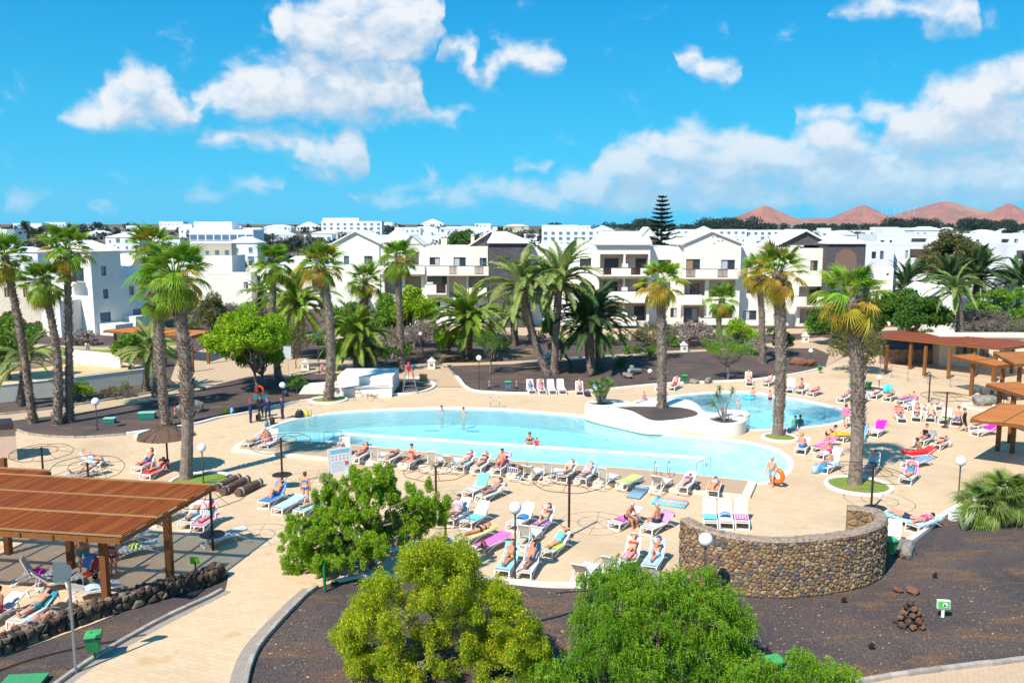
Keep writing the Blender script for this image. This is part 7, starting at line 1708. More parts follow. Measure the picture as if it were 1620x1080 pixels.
def build_pose(pel, u, f, legs, arms, hd=None, hf=None, fem=False, foot=None, belly=0.0):
    u = Vector(u).normalized(); f = Vector(f); f = (f-u*f.dot(u)).normalized(); s = u.cross(f); pel = Vector(pel); B = []
    def bone(nm, a, b, r0, r1): B.append((nm, Vector(a), Vector(b), r0, r1))
    bone('pelvis', pel-s*.075, pel+s*.075, .115, .115); bone('pelvis', pel-s*.07-f*.03+u*.02, pel+s*.07-f*.03+u*.02, .11, .11)
    for q in (-1,1): bone('belly', pel+u*.06+s*q*.06, pel+u*.27+s*q*.065, .10, .105); bone('chest', pel+u*.27+s*q*.075, pel+u*.42+s*q*.085, .11, .095)
    if belly: bone('belly', pel+u*.1+f*.03, pel+u*.2+f*.05, .11+belly, .11+belly)
    if fem:
        for q in (-1,1): bone('chest', pel+u*.33+s*q*.075+f*.075, pel+u*.35+s*q*.08+f*.085, .06, .055)
    bone('shoulder', pel+u*.45-s*.15, pel+u*.45+s*.15, .065, .065)
    hd = Vector(hd).normalized() if hd else u; hf = Vector(hf) if hf else f; hf = (hf-hd*hf.dot(hd)).normalized(); nk = pel+u*.48; hc = nk+hd*.19
    bone('neck', nk, nk+hd*.10, .06, .055); bone('head', hc-hd*.055+hf*.012, hc+hd*.045-hf*.005, .078, .095); bone('head', hc-hd*.02+hf*.09, hc-hd*.035+hf*.103, .014, .016)
    for q, (ua, fa), (th, sh) in ((1, *[arms[0], legs[0]]), (-1, *[arms[1], legs[1]])):
        sp = pel+u*.445+s*q*.175; ua = Vector(ua).normalized(); fa = Vector(fa).normalized(); e = sp+ua*.285; w = e+fa*.25
        bone('uarm', sp, e, .055, .043); bone('farm', e, w, .044, .03); hn = w+fa*.075; px_ = fa.orthogonal().normalized() if abs(fa.dot(s)) > .9 else (s-fa*s.dot(fa)).normalized()
        cu = fa.cross(px_)*.25
        bone('hand', w, hn-px_*.018, .032, .028); bone('hand', w, hn+px_*.022, .03, .027)
        for k, ln in enumerate((.062,.075,.07,.052)): b0 = hn+px_*(k-1.5)*.021; m_ = b0+fa*ln*.6; bone('hand', b0, m_, .0125,.012); bone('hand', m_, m_+(fa+cu).normalized()*ln*.6, .012,.0105)
        bone('hand', w+fa*.03+px_*.03, w+fa*.075+px_*.065, .0145,.012)
        hp = pel+s*q*.092-u*.03; th = Vector(th).normalized(); sh = Vector(sh).normalized(); kn = hp+th*.42; an = kn+sh*.40
        bone('thigh', hp, kn, .092, .058); bone('shin', kn, an, .056, .036)
        cf = (f if foot is None else Vector(foot)); pf = (cf-sh*cf.dot(sh)*.75).normalized(); bone('shin', kn+sh*.06-pf*.02, kn+sh*.2-pf*.025, .045, .04)
        bone('foot', an-pf*.035+sh*.03, an+pf*.10+sh*.045, .037, .036); bone('foot', an+pf*.10+sh*.05, an+pf*.165+sh*.055, .036, .027)
    mb = MB()
    for nm, a, b, r0, r1 in B: capsule(mb, a, b, r0, r1)
    o = bpy.data.objects.new('tmp', mb.mesh('tmp')); C.objects.link(o)
    m = o.modifiers.new('r','REMESH'); m.mode = 'VOXEL'; m.voxel_size = .018; m.use_smooth_shade = True
    m = o.modifiers.new('s','SMOOTH'); m.factor = .5; m.iterations = 2
    me = bpy.data.meshes.new_from_object(o.evaluated_get(bpy.context.evaluated_depsgraph_get())); tm = o.data; bpy.data.objects.remove(o); bpy.data.meshes.remove(tm); me.name = 'body'
    n = len(me.vertices); co = np.empty(n*3, np.float32); me.vertices.foreach_get('co', co); co = co.reshape(-1,3); no = np.empty(n*3, np.float32); me.vertices.foreach_get('normal', no); no = no.reshape(-1,3)
    best = np.full(n, 9.); reg = np.zeros(n,int); tt = np.zeros(n); names = []
    for i, (nm, a, b, r0, r1) in enumerate(B):
        d = np.array(b-a); L2 = max(d@d, 1e-9); t = np.clip(((co-np.array(a))@d)/L2, 0, 1); dist = np.linalg.norm(co-np.array(a)-t[:,None]*d, axis=1)-(r0+(r1-r0)*t)
        k = dist < best; best[k] = dist[k]; reg[k] = i; tt[k] = t[k]; names.append(nm)
    nms = np.array(names)[reg]
    return dict(me=me, co=co, no=no, reg=nms, t=tt, hc=np.array(hc), hd=np.array(hd), hf=np.array(hf), up=np.array(u), fr=np.array(f), pel=np.array(pel), nk=np.array(nk))
FACES = {}
def shell(ps, mask, off, name):
    me = ps['me']
    if id(me) not in FACES:
        q_ = np.empty(len(me.loops), np.int32); me.loops.foreach_get('vertex_index', q_); FACES[id(me)] = q_.reshape(-1, 4)
    idx = -np.ones(len(mask), int); FA = FACES[id(me)]; keep = FA[mask[FA].all(1)]
    used = np.unique(keep)
    if not len(used): return None
    idx[used] = np.arange(len(used)); return npmesh(name, ps['co'][used]+ps['no'][used]*off, idx[keep], smooth=True)
def wear_mesh(ps, kind):
    g, t = ps['reg'], ps['t']; h = (ps['co']-ps['pel'])@ps['up']; isin = lambda *n: np.isin(g, n)
    if kind == 'shorts': m = (isin('pelvis') | (isin('belly') & (h < .06)) | (isin('thigh') & (t < .55))) & (h < .10)
    elif kind == 'briefs': m = (isin('pelvis') | (isin('thigh') & (t < .10)) | (isin('belly') & (h < .04))) & (h < .07)
    elif kind == 'bikini': m = ((isin('pelvis') | (isin('thigh') & (t < .06))) & (h < .05)) | (isin('chest','belly') & (h > .29) & (h < .385))
    elif kind == 'suit': m = (isin('pelvis','belly','chest') & (h < .42)) | (isin('thigh') & (t < .08))
    elif kind == 'shirt': m = isin('belly','chest','shoulder') | (isin('uarm') & (t < .65)) | (isin('pelvis') & (h > -.04))
    elif kind == 'wetsuit': m = ~isin('head','hand','neck') 
    elif kind == 'dress': m = isin('pelvis','belly','chest') | (isin('thigh'))
    elif kind == 'trousers': m = isin('pelvis','thigh','shin')
    return shell(ps, m, .013 if kind != 'shirt' else .018, 'clothing')
def hair_mesh(ps, long=False):
    q = ps['co']-ps['hc']; a = q@ps['hf']; b = q@ps['hd']; m = (ps['reg'] == 'head') & ((b > .045) | (a < -.012)) & (b > -.075)
    return shell(ps, m, .016, 'hair')
def hat_mesh(ps, brim):
    mb = MB(); hd, hf = Vector(ps['hd']), Vector(ps['hf']); c = Vector(ps['hc'])+hd*.055; x = hd.cross(hf).normalized(); M = Matrix((x, hf, hd)).transposed().to_4x4(); M.translation = c
    pr = ([(.20,-.005),(.205,.004),(.118,.012),(.112,.07),(.07,.10),(.001,.108)] if brim else [(.113,-.03),(.115,.01),(.105,.06),(.06,.092),(.001,.10)]); lb = MB().lathe(pr,(0,0,0),16)
    if not brim: lb.add([(-.07,.09,0),(.07,.09,0),(.06,.19,-.012),(-.06,.19,-.012),(-.07,.09,.012),(.07,.09,.012),(.06,.19,0),(-.06,.19,0)],[(4,5,6,7),(3,2,1,0),(0,1,5,4),(2,3,7,6)])
    mb.add([M @ Vector(v) for v in lb.v], lb.f); return mb.mesh('hat')
def face_mesh(ps):
    mb = MB(); hd, hf, c = Vector(ps['hd']), Vector(ps['hf']), Vector(ps['hc']); s = hd.cross(hf)
    for q in (-1,1): mb.ball(c+hf*.083+s*q*.033+hd*.005, .011, 6)
    mb.bar(c+hf*.078-hd*.066-s*.022, c+hf*.078-hd*.066+s*.022, .01, .01); return mb.mesh('face')
def legs2(a, b): return [(a, b)]*2
def mir(v): return (-v[0], v[1], v[2])
def mk(pel, u, f, leg, arm, **kw):                        # symmetric unless two given; left side first (side vector = u x f)
    L_ = leg if isinstance(leg, list) else [leg, leg]; A_ = arm if isinstance(arm, list) else [arm, arm]
    return lambda fem, belly: build_pose(pel, u, f, L_, A_, fem=fem, belly=belly, **kw)
def rec(a, leg, arm, **kw):
    c, s = math.cos(R(a)), math.sin(R(a)); z = .48
    return mk((0,.16 if a > 20 else .02,z), (0,c,s), (0,-s,c), leg, arm, **kw)
LEGF = [((.09,-1,.02),(.05,-1,-.03)), ((-.09,-1,.02),(-.05,-1,-.03))]; LEGK = [((.12,-.78,.75),(.02,-.55,-.85)), ((-.12,-.80,.70),(-.02,-.50,-.88))]; LEGM = [((.12,-.78,.75),(.02,-.55,-.85)), ((-.1,-1,.02),(-.05,-1,-.03))]
def armsd(a): c, s = math.cos(R(a)), math.sin(R(a)); return [((.45,-c,-s*.8-.05),(.1,-1,.05)), ((-.45,-c,-s*.8-.05),(-.1,-1,.05))]
def armup(a): c, s = math.cos(R(a)), math.sin(R(a)); return [((.75,.6*c,.6*s+.1),(-.8,.55*c,.55*s)), ((-.75,.6*c,.6*s+.1),(.8,.55*c,.55*s))]
def armbook(a): c, s = math.cos(R(a)), math.sin(R(a)); return [((.35,-.5,-.1),(-.35,-.2,.85)), ((-.35,-.5,-.1),(.35,-.2,.85))]
# note: lying on the back the side vector u x f points to -x, so left/right entries are mirrored below
def sw(l): return [l[1], l[0]]
POSES = {'flat': rec(6, sw(LEGF), sw(armsd(6))), 'flatup': rec(6, sw(LEGF), sw(armup(6))), 'flatknee': rec(6, sw(LEGM), sw(armup(6))),
 'rec25': rec(25, sw(LEGF), sw(armsd(25))), 'rec25up': rec(25, sw(LEGF), sw(armup(25))), 'rec25knee': rec(25, sw(LEGM), sw(armsd(25))),
 'rec45': rec(45, sw(LEGF), sw(armsd(45))), 'rec45knee': rec(45, sw(LEGK), sw(armup(45))), 'rec45book': rec(45, sw(LEGM), sw(armbook(45)), hf=(0,-.8,-.4)), 'rec65': rec(62, sw(LEGF), sw(armbook(62)), hf=(0,-.9,-.3)),
 'prone': mk((0,.0,.49),(0,1,.03),(0,0,-1),[((.1,-1,0),(.04,-1,.02)),((-.1,-1,0),(-.04,-1,.02))],[((.8,.55,-.1),(-.75,.7,0)),((-.8,.55,-.1),(.75,.7,0))],hd=(0,1,.12),hf=(.7,0,-.7),foot=(0,.2,-1)),
 'proneside': mk((0,.0,.49),(0,1,.03),(0,0,-1),[((.1,-1,0),(.04,-1,.02)),((-.14,-1,0),(-.06,-1,.02))],[((.4,-1,-.05),(.0,-1,-.05)),((-.4,-1,-.05),(0,-1,-.05))],hd=(0,1,.12),hf=(-.7,0,-.7),foot=(0,.2,-1)),
 'side': mk((.12,-.1,.49),(.42,0,1),(1,0,-.2),[((1,.22,-.02),(.1,.05,-1)),((1,-.22,-.02),(.15,-.02,-1))],[((.55,.1,-.8),(.85,-.25,-.3)),((.5,-.1,-.85),(.85,.2,-.35))],hd=(.5,0,.9),hf=(1,0,-.6)),
 'sideup': mk((.05,-.05,.49),(.08,0,1),(1,0,0),[((1,.22,-.02),(.1,.05,-1)),((1,-.22,-.02),(.1,-.05,-1))],[((.15,.25,-1),(.8,-.1,-.3)),((.15,-.25,-1),(.8,.1,-.3))]),
 'situp': mk((0,-.02,.49),(0,.16,1),(0,-1,.1),[((.12,-1,.05),(.05,-1,-.05)),((-.12,-1,.05),(-.05,-1,-.05))],[((.3,-.35,-.9),(-.15,-.95,.1)),((-.3,-.35,-.9),(.15,-.95,.1))],hf=(0,-1,-.4)),
 'sitknee': mk((0,.02,.49),(0,-.12,1),(0,-1,-.1),[((.15,-.85,.6),(.05,-.45,-.85)),((-.12,-1,.05),(-.05,-1,-.05))],[((.3,-.5,-.8),(-.2,-.9,.2)),((-.3,-.5,-.8),(.2,-.9,.2))],hf=(0,-1,-.5)),
 'sitaway': mk((0,-.45,.49),(0,.10,1),(0,1,0),[((-.28,.9,-.02),(.0,.3,-.95)),((.28,.9,-.02),(0,.3,-.95))],[((-.25,.3,-.95),(.2,.85,-.1)),((.25,.3,-.95),(-.2,.85,-.1))],hf=(0,1,-.3)),
 'stand': mk((0,0,.90),(0,0,1),(0,-1,0),[((.07,.0,-1),(.02,.05,-1)),((-.07,0,-1),(-.02,.05,-1))],[((.22,.05,-1),(.0,-.25,-1)),((-.22,.05,-1),(0,-.25,-1))],hf=(0,-1,-.25)),
 'hips': mk((0,0,.90),(0,-.03,1),(0,-1,0),[((.10,.0,-1),(.02,.05,-1)),((-.10,-.05,-1),(-.02,.08,-1))],[((.6,.15,-.8),(-.75,-.25,-.45)),((-.6,.15,-.8),(.75,-.25,-.45))],hf=(0,-1,-.35)),
 'walk': mk((0,0,.88),(0,-.05,1),(0,-1,0),[((.05,-.42,-1),(.0,.05,-1)),((-.05,.3,-1),(0,.62,-1))],[((.18,.3,-1),(.0,-.15,-1)),((-.22,-.1,-1),(-.1,-.35,-.8))]),
 'bend': mk((0,0,.86),(0,-.75,.8),(0,-1,-.4),[((.08,-.1,-1),(.02,.12,-1)),((-.08,-.15,-1),(-.02,.14,-1))],[((.15,-.75,-.75),(-.1,-.4,-.9)),((-.15,-.75,-.75),(.1,-.4,-.9))],hf=(0,-.7,-.7),foot=(0,-1,0)),
 'kid': mk((0,0,.90),(0,0,1),(0,-1,0),[((.07,.0,-1),(.02,.05,-1)),((-.07,0,-1),(-.02,.05,-1))],[((.6,-.3,-.7),(.1,-.8,.3)),((-.6,-.3,-.7),(-.1,-.8,.3))]),
 'swim': mk((0,.0,.0),(0,-.75,.65),(0,-.6,-.8),[((.1,.9,-.4),(.0,.9,-.3)),((-.1,.9,-.4),(0,.9,-.3))],[((.8,-.5,.1),(.0,-1,.1)),((-.8,-.5,.1),(0,-1,.1))],hd=(0,-.3,1),hf=(0,-1,0),foot=(0,.3,-1))}
PC, WC, HC_ = {}, {}, {}
SKINS = [pmat('skin_%d' % i, c, .5, tuple(min(1,x*1.13) for x in c), 6.0, spec=.35, coord='Object') for i, c in enumerate(((0.62,0.30,0.19),(0.66,0.36,0.25),(0.50,0.215,0.12),(0.66,0.25,0.17),(0.30,0.12,0.06),(0.70,0.42,0.31)))]
HAIRS = {'dark': flat((0.03,0.018,0.014)), 'brown': flat((0.10,0.045,0.02)), 'grey': flat((0.42,0.40,0.38)), 'blond': flat((0.42,0.26,0.09)), 'red': flat((0.22,0.06,0.02))}
COL = dict(blue=(0.04,0.20,0.48), light_blue=(0.34,0.58,0.72), navy=(0.015,0.025,0.09), red=(0.66,0.03,0.03), pink=(0.75,0.16,0.36), magenta=(0.72,0.01,0.36), orange=(0.80,0.20,0.03), yellow=(0.78,0.50,0.03), black=(0.015,0.015,0.02), turquoise=(0.16,0.54,0.60), white=(0.75,0.75,0.74), green=(0.06,0.34,0.16), lime=(0.50,0.70,0.04), purple=(0.22,0.06,0.40), grey=(0.25,0.28,0.33), teal=(0.02,0.26,0.32), brown=(0.20,0.09,0.04), pale_pink=(0.75,0.42,0.46), striped=(0.45,0.42,0.48))
cname = lambda c: c.replace('_',' ')
def person(label, p, rz, pose, skin=0, wear=('shorts','blue'), hair='brown', hat=None, scale=1.0, fem=None, group=None, belly=None):
    fem = wear[0] in ('bikini','suit','dress') if fem is None else fem; belly = 0.0 if belly is None else belly; k = (pose, fem, belly)
    if k not in PC: PC[k] = POSES[pose](fem, belly)
    ps = PC[k]; t = thing('person', label, 'person', p, rz, group); t.scale = (scale,)*3
    obj('body', ps['me'], SKINS[skin], t)
    for w, c in (wear if isinstance(wear[0], tuple) else (wear,)):
        kk = (k, w)
        if kk not in WC: WC[kk] = wear_mesh(ps, w)
        if WC[kk]: obj({'shorts':'swim_shorts','briefs':'swim_briefs','bikini':'bikini','suit':'swimsuit','shirt':'shirt','wetsuit':'wetsuit','dress':'dress','trousers':'trousers'}[w], WC[kk], flat(COL[c]), t)
    if k not in HC_: HC_[k] = (hair_mesh(ps), hat_mesh(ps, True), hat_mesh(ps, False), face_mesh(ps))
    h = HC_[k]
    if h[0] and hair: obj('hair', h[0], HAIRS[hair], t)
    obj('face', h[3], HAIRS['brown'], t)
    if hat: obj('hat', h[1] if hat[0] == 'hat' else h[2], flat(COL[hat[1]]), t)
    return t
ZN = dict(T='by the thatched parasol', D='below the divers', B='under the big pergola', C='at the pergola corner', S='beside the table parasol', P='in the poolside terrace row', M='in the middle deck group', F='in the front deck group', W='behind the stone wall', R='around the nearest palm', K='along the far kerb', X='in the far right crowd', E='past the stone wall end', J='behind the juniper')
LG = []
def L(z, foot, head, ang, towel=None, who=None): LG.append((z, foot, head, ang, towel, who))
def w(pose, skin=0, wear=('shorts','blue'), hair='brown', hat=None, scale=1.0, rz=0.0, dy=0.0, **kw): return dict(pose=pose, skin=skin, wear=wear, hair=hair, hat=hat, scale=scale, _rz=rz, _dy=dy, **kw)
# by the thatched parasol and behind the small pergola
L('T',(178,735),(120,724),25,('light_blue','seat'),w('rec25',0,('shorts','light_blue'),'brown')); L('T',(98,756),(166,741),25,None,w('rec25',1,('bikini','light_blue'),'brown'))
L('T',(206,746),(254,723),45,('magenta','seat'),w('rec45',3,('shorts','blue'),'dark')); L('T',(218,758),(272,733),25,('red','all'),w('rec25knee',0,('shorts','light_blue'),'brown'))
L('D',(383,706),(424,693),25,None,w('rec25',0,('shorts','light_blue'),'grey')); L('D',(408,711),(447,691),65,None,w('side',3,('briefs','pink'),'grey',rz=math.pi))
L('C',(231,828),(298,802),45,('light_blue','seat')); L('C',(283,838),(326,803),45,('light_blue','seat'),w('rec45knee',2,('shorts','light_blue'),'brown') if False else w('rec25up',2,('shorts','light_blue'),'brown'))
L('C',(300,844),(353,806),65,('pink','all'),w('rec65',3,('suit','turquoise'),'grey',('cap','blue'))); L('C',(322,856),(387,841),6); L('C',(184,874),(240,863),6,('lime','heap')); L('C',(180,858),(222,846),6)
L('B',(97,905),(24,914),65,('magenta','heap')); L('B',(122,913),(48,930),45); L('B',(190,925),(106,943),25,('light_blue','heap'))
L('B',(22,988),(84,950),25,('teal','back'),w('rec25',0,('shorts','teal'),'brown',('hat','brown'))); L('B',(12,1010),(84,980),6,('light_blue','back'),w('flat',3,('shorts','grey'),'grey',belly=.04)); L('B',(-30,985),(24,958),25,None,w('situp',4,('shorts','red'),'dark'))
# between the table parasol and juniper
L('S',(404,804),(462,773),45,('blue','all'),w('rec45knee',2,('shorts','blue'),'brown')); L('S',(434,809),(480,787),6,('light_blue','all')); L('S',(464,815),(517,789),6,('turquoise','all'),w('flatknee',0,('bikini','turquoise'),'brown'))
L('J',(598,862),(640,840),25); L('J',(615,872),(665,852),25,None,w('rec25',3,('shorts','navy'),'dark')); L('J',(655,872),(705,860),6,('blue','all'),w('prone',3,('bikini','navy'),'dark')); L('J',(690,876),(715,862),6)
# poolside terrace row
L('P',(532,724),(553,707),65,None,w('sitaway',0,('bikini','blue'),'grey')); L('P',(556,729),(586,711),25,('navy','back'),w('rec25',3,('briefs','red'),'dark'))
for (f_,h_,a_,t_,p_) in [((612,717),(584,731),65,None,None),((604,733),(637,715),6,None,w('prone',0,('bikini','navy'),'blond')),((636,737),(668,720),6,('orange','all'),w('sitknee',0,('bikini','red'),'brown')),((700,725),(676,739),65,None,None),((728,726),(703,740),45,None,None),
  ((718,745),(754,722),25,('turquoise','seat'),w('rec25',1,('bikini','magenta'),'brown')),((747,747),(776,725),25,None,w('rec25up',0,('bikini','black'),'dark')),((778,749),(808,727),45,('pink','back'),w('situp',2,('shorts','red'),'dark')),((838,737),(808,753),25,('navy','back'),w('rec25',2,('shorts','navy'),'dark')),((856,743),(829,756),45,None,None),((888,744),(858,757),65,None,None),
  ((882,761),(913,737),25,None,w('rec25knee',1,('bikini','white'),'dark')),((912,765),(943,740),25,('light_blue','back'),w('rec25up',1,('shorts','pale_pink'),'brown')),((974,752),(945,766),65,None,None),((1010,754),(981,768),6,('lime','all'),None),((1056,758),(1034,774),45,None,None),((1074,777),(1099,754),25,None,w('prone',1,('bikini','purple'),'dark')),((1126,781),(1134,760),6,('orange','all'),w('prone',0,('bikini','light_blue'),'brown'))]:
    L('P',f_,h_,a_,t_,p_)
# middle and front deck groups
L('M',(733,784),(777,762),45,('turquoise','back')); L('M',(753,791),(801,771),25,('light_blue','back'),w('rec25',2,('shorts','grey'),'dark',('cap','navy')))
L('M',(703,828),(746,803),45,('light_blue','seat'),w('situp',0,('shirt','striped'),'dark',fem=True)); L('M',(728,834),(779,806),45,('turquoise','seat')); L('M',(726,857),(786,833),6,('yellow','all'),w('prone',0,('bikini','black'),'blond')); L('M',(749,872),(808,846),6,('magenta','all'))
L('M',(800,838),(851,808),45,('blue','heap')); L('M',(833,848),(884,811),45,('purple','seat'),w('rec45book',0,('bikini','teal'),'dark')); L('M',(846,842),(824,862),65,('turquoise','heap')); L('M',(861,877),(897,852),25,('lime','seat'),w('rec25up',0,('suit','turquoise'),'brown'))
L('F',(789,912),(818,872),45,('turquoise','all'),w('rec45',2,('briefs','yellow'),'dark')); L('F',(823,916),(851,874),45,('grey','back'),w('rec45knee',2,('briefs','blue'),'dark') if False else w('rec45',2,('briefs','blue'),'dark'))
L('F',(938,892),(910,922),45); L('F',(985,893),(955,916),65)
L('F',(986,903),(1009,862),45,('pink','seat'),w('rec45',0,('bikini','red'),'brown',('hat','white'))); L('F',(1020,908),(1050,865),45,('light_blue','all'),w('rec45book',3,('shorts','light_blue'),'grey',('cap','blue')))
L('F',(965,833),(1016,812),25,('magenta','seat'),w('side',2,('shorts','navy'),'grey',rz=0.0)); L('F',(1013,843),(1068,818),25,('pink','back'),w('sideup',2,('shorts','navy'),'grey',rz=math.pi,belly=.04))
for k,(x,c) in enumerate(((1122,'turquoise'),(1147,'blue'),(1172,'pink'))): L('W',(x+4,836),(x-3,803),65,(c,'seat' if c != 'blue' else 'heap'))
# right of the pool
L('R',(1263,716),(1277,699),25,None,w('sitaway',3,('shorts','blue'),'blond',fem=False)); L('R',(1285,712),(1322,700),25,('magenta','all')); L('R',(1288,722),(1334,711),6,('pale_pink','all'),w('sideup',0,('bikini','magenta'),'blond',rz=math.pi))
L('R',(1290,746),(1338,728),65,('light_blue','heap'),w('sideup',0,('shorts','blue'),'red',rz=math.pi,scale=.9)); L('R',(1322,694),(1364,686),6,('turquoise','heap')); L('R',(1352,698),(1372,678),45,('blue','back')); L('R',(1373,690),(1404,674),45,('magenta','back'))
L('R',(1371,748),(1389,731),65,None,w('rec65',3,(('shirt','turquoise'),('shorts','navy')),'brown')); L('R',(1425,766),(1452,742),65,('magenta','back'),w('rec65',0,('suit','teal'),'brown')); L('R',(1430,723),(1482,717),25,('red','all'),w('side',2,('shorts','red'),'dark',rz=math.pi)); L('R',(1430,735),(1470,727),6,('blue','all'))
L('K',(846,624),(833,609),65,None,w('rec65',0,('shirt','blue'),'dark',scale=.8)); L('K',(862,624),(850,609),65,None,w('rec65',0,('suit','pink'),'dark')); L('K',(878,624),(866,609),65); L('K',(893,623),(882,609),65); L('K',(917,624),(916,611),45,('white','back'),w('rec45',0,('shorts','pink'),'grey')); L('K',(942,623),(944,611),45,('blue','back'))
L('K',(1040,616),(1050,606),45); L('K',(1057,616),(1076,606),45,None,w('rec45',3,('shorts','red'),'grey')); L('K',(1187,609),(1182,598),65,None,w('situp',1,('shorts','pale_pink'),'blond')); L('K',(1205,610),(1226,600),25,('pink','seat'),w('rec25',1,('bikini','pale_pink'),'brown'))
L('K',(1246,621),(1255,609),65,('white','heap')); L('K',(1260,621),(1278,613),25,None,w('sideup',3,('shorts','brown'),'brown',rz=math.pi)); L('K',(1276,624),(1302,616),6,('red','seat'),w('prone',0,('bikini','pink'),'brown'))
L('X',(1325,634),(1347,624),25,None,w('rec25',0,('bikini','pink'),'brown')); L('X',(1350,637),(1374,627),25,('grey','back')); L('X',(1376,629),(1396,619),6,None,w('prone',0,('bikini','white'),'brown')); L('X',(1396,633),(1421,622),6,None,w('flat',0,('shorts','brown'),'brown')); L('X',(1416,637),(1447,628),6,('purple','all'),w('flat',0,('shorts','pink'),'dark'))
L('X',(1428,644),(1452,638),6,('white','heap')); L('X',(1460,646),(1490,640),6,('grey','seat'),w('flat',1,('bikini','grey'),'blond')); L('X',(1432,670),(1416,650),45,('red','back'),w('rec45',2,('shorts','grey'),'brown')); L('X',(1449,668),(1451,649),65,None,w('rec65',0,('shorts','navy'),'dark')); L('X',(1471,668),(1474,650),65,None,w('situp',1,('shorts','pale_pink'),'blond'))
L('X',(1488,671),(1503,654),45,('lime','heap')); L('X',(1508,672),(1522,658),45,('blue','seat'),w('situp',0,('shorts','blue'),'brown')); L('X',(1446,702),(1481,688),25,('grey','back'),w('situp',0,('suit','black'),'brown')); L('X',(1470,709),(1508,694),6,('orange','seat'),w('prone',1,('bikini','black'),'brown'))
L('X',(1533,678),(1568,668),6,('pink','seat'),w('flat',0,('suit','white'),'brown')); L('X',(1540,684),(1576,680),25,('magenta','back'))
L('E',(1458,829),(1408,817),6,('turquoise','all'),w('flat',3,('shorts','navy'),'grey',belly=.04)); L('E',(1436,836),(1486,819),6,('light_blue','all'),w('proneside',3,('bikini','magenta'),'dark')); L('E',(1396,872),(1424,838),65)
ordn = {}
for zz in ZN:
    it = sorted([i for i, l in enumerate(LG) if l[0] == zz], key=lambda i: LG[i][1][0]+LG[i][2][0])
    for k, i in enumerate(it): ordn[i] = k
PW = {'flat':'lying face up','flatup':'lying arms up','flatknee':'lying knee up','rec25':'reclining','rec25up':'reclining arms up','rec25knee':'reclining knee up','rec45':'leaning back','rec45knee':'leaning back','rec45book':'reading','rec65':'sitting upright','prone':'lying face down','proneside':'lying face down','side':'sitting sideways','sideup':'sitting sideways','situp':'sitting up','sitknee':'sitting knee bent','sitaway':'sitting back turned'}
WN = {'shorts':'shorts','briefs':'trunks','bikini':'bikini','suit':'swimsuit','shirt':'shirt','wetsuit':'wetsuit','dress':'dress','trousers':'trousers'}
for i, (zz, foot, head, ang, tow, who) in enumerate(LG):
    zb = .164 if zz == 'P' else 0.0
    a, b = G(foot[0],foot[1],zb+.25), G(head[0],head[1],zb+.25); c = (a+b)/2; d = b-a; rz = math.atan2(d.y,d.x)-math.pi/2; p = Vector((c.x,c.y,zb)); o_ = ORD[ordn[i]]
    st = 'empty' if not who and not tow else ('with towel' if not who else 'in use')
    make_lounger(p, rz, ang, 'white sun lounger, %s from the left %s, %s' % (o_, ZN[zz], st))
    if tow:
        o = obj('towel', towel_mesh(ang, tow[1], i % 3), towel_mat(COL[tow[0]], i % 3), None, p, rz); tag(o, '%s %s on %s lounger from the left %s' % (cname(tow[0]), 'bundle' if tow[1] == 'heap' else 'towel', o_, ZN[zz]), 'towel', 'beach towels')
    if who:
        k = dict(who); r2 = k.pop('_rz'); k.pop('_dy'); wr = k['wear'] if not isinstance(k['wear'][0], tuple) else k['wear'][0]
        person('%s %s sunbather %s, %s lounger from left %s' % (cname(wr[1]), WN[wr[0]], PW[k['pose']], o_, ZN[zz]), p, rz+r2, group='sunbathers', **k)

# ---- people away from loungers
def at_px(px, py, z=0.0): q = G(px,py,z); return q
person('man in light blue shorts walking with an orange swim ring by the pool end', at_px(1220,769), R(-35), 'walk', 0, ('shorts','light_blue'), 'grey', belly=.04)
q = at_px(1231,770); t = thing('swim_ring','bright orange inflatable swim ring carried by the walking man','swim ring',(q.x-.05,q.y+.05,.62),R(-50)); o = MB(); n1, n2 = 24, 10
for i in range(n1):
    for j in range(n2): a1, a2 = 6.2832*i/n1, 6.2832*j/n2; o.v.append(((.32+.13*math.cos(a2))*math.cos(a1), .13*math.sin(a2), (.32+.13*math.cos(a2))*math.sin(a1)))
o.f = [(i*n2+j, ((i+1)%n1)*n2+j, ((i+1)%n1)*n2+(j+1)%n2, i*n2+(j+1)%n2) for i in range(n1) for j in range(n2)]; o.m = [0]*len(o.f); o.build('ring', flat((0.85,0.16,0.02),.35), t, smooth=True); MB().box(-.04,.04,-.15,-.12,.35,.45).build('valve', flat((.8,.8,.8)), t)
person('woman in blue bikini standing with her back turned beside the towelled lounger', at_px(484,797), R(175), 'stand', 0, ('bikini','blue'), 'brown')
person('man in blue shorts standing behind the stroller under the big pergola', at_px(133,903), R(20), 'bend' if False else 'stand', 2, ('shorts','teal'), 'brown', belly=.04)
person('person standing behind the front pergola post', at_px(181,911), R(160), 'stand', 2, ('bikini','navy'), 'brown')
person('diver in dark wetsuit with light blue pack standing at the pool end', at_px(397,668), R(120), 'stand', 0, ('wetsuit','navy'), 'brown', ('cap','red'))
person('diver in navy wetsuit facing the pool behind the air tank', at_px(424,664), R(10), 'hips', 0, ('wetsuit','navy'), 'brown')
person('diver in dark wetsuit standing close behind the navy wetsuit diver', at_px(413,660), R(-20), 'hips', 2, ('wetsuit','black'), 'dark')
person('young diver in wetsuit standing apart at the pool rim', at_px(447,662), R(-60), 'hips', 0, ('wetsuit','navy'), 'brown', scale=.95)
person('woman in black bikini bending forward beside the magenta towelled lounger', at_px(1308,707), R(80), 'bend', 0, ('bikini','black'), 'dark')
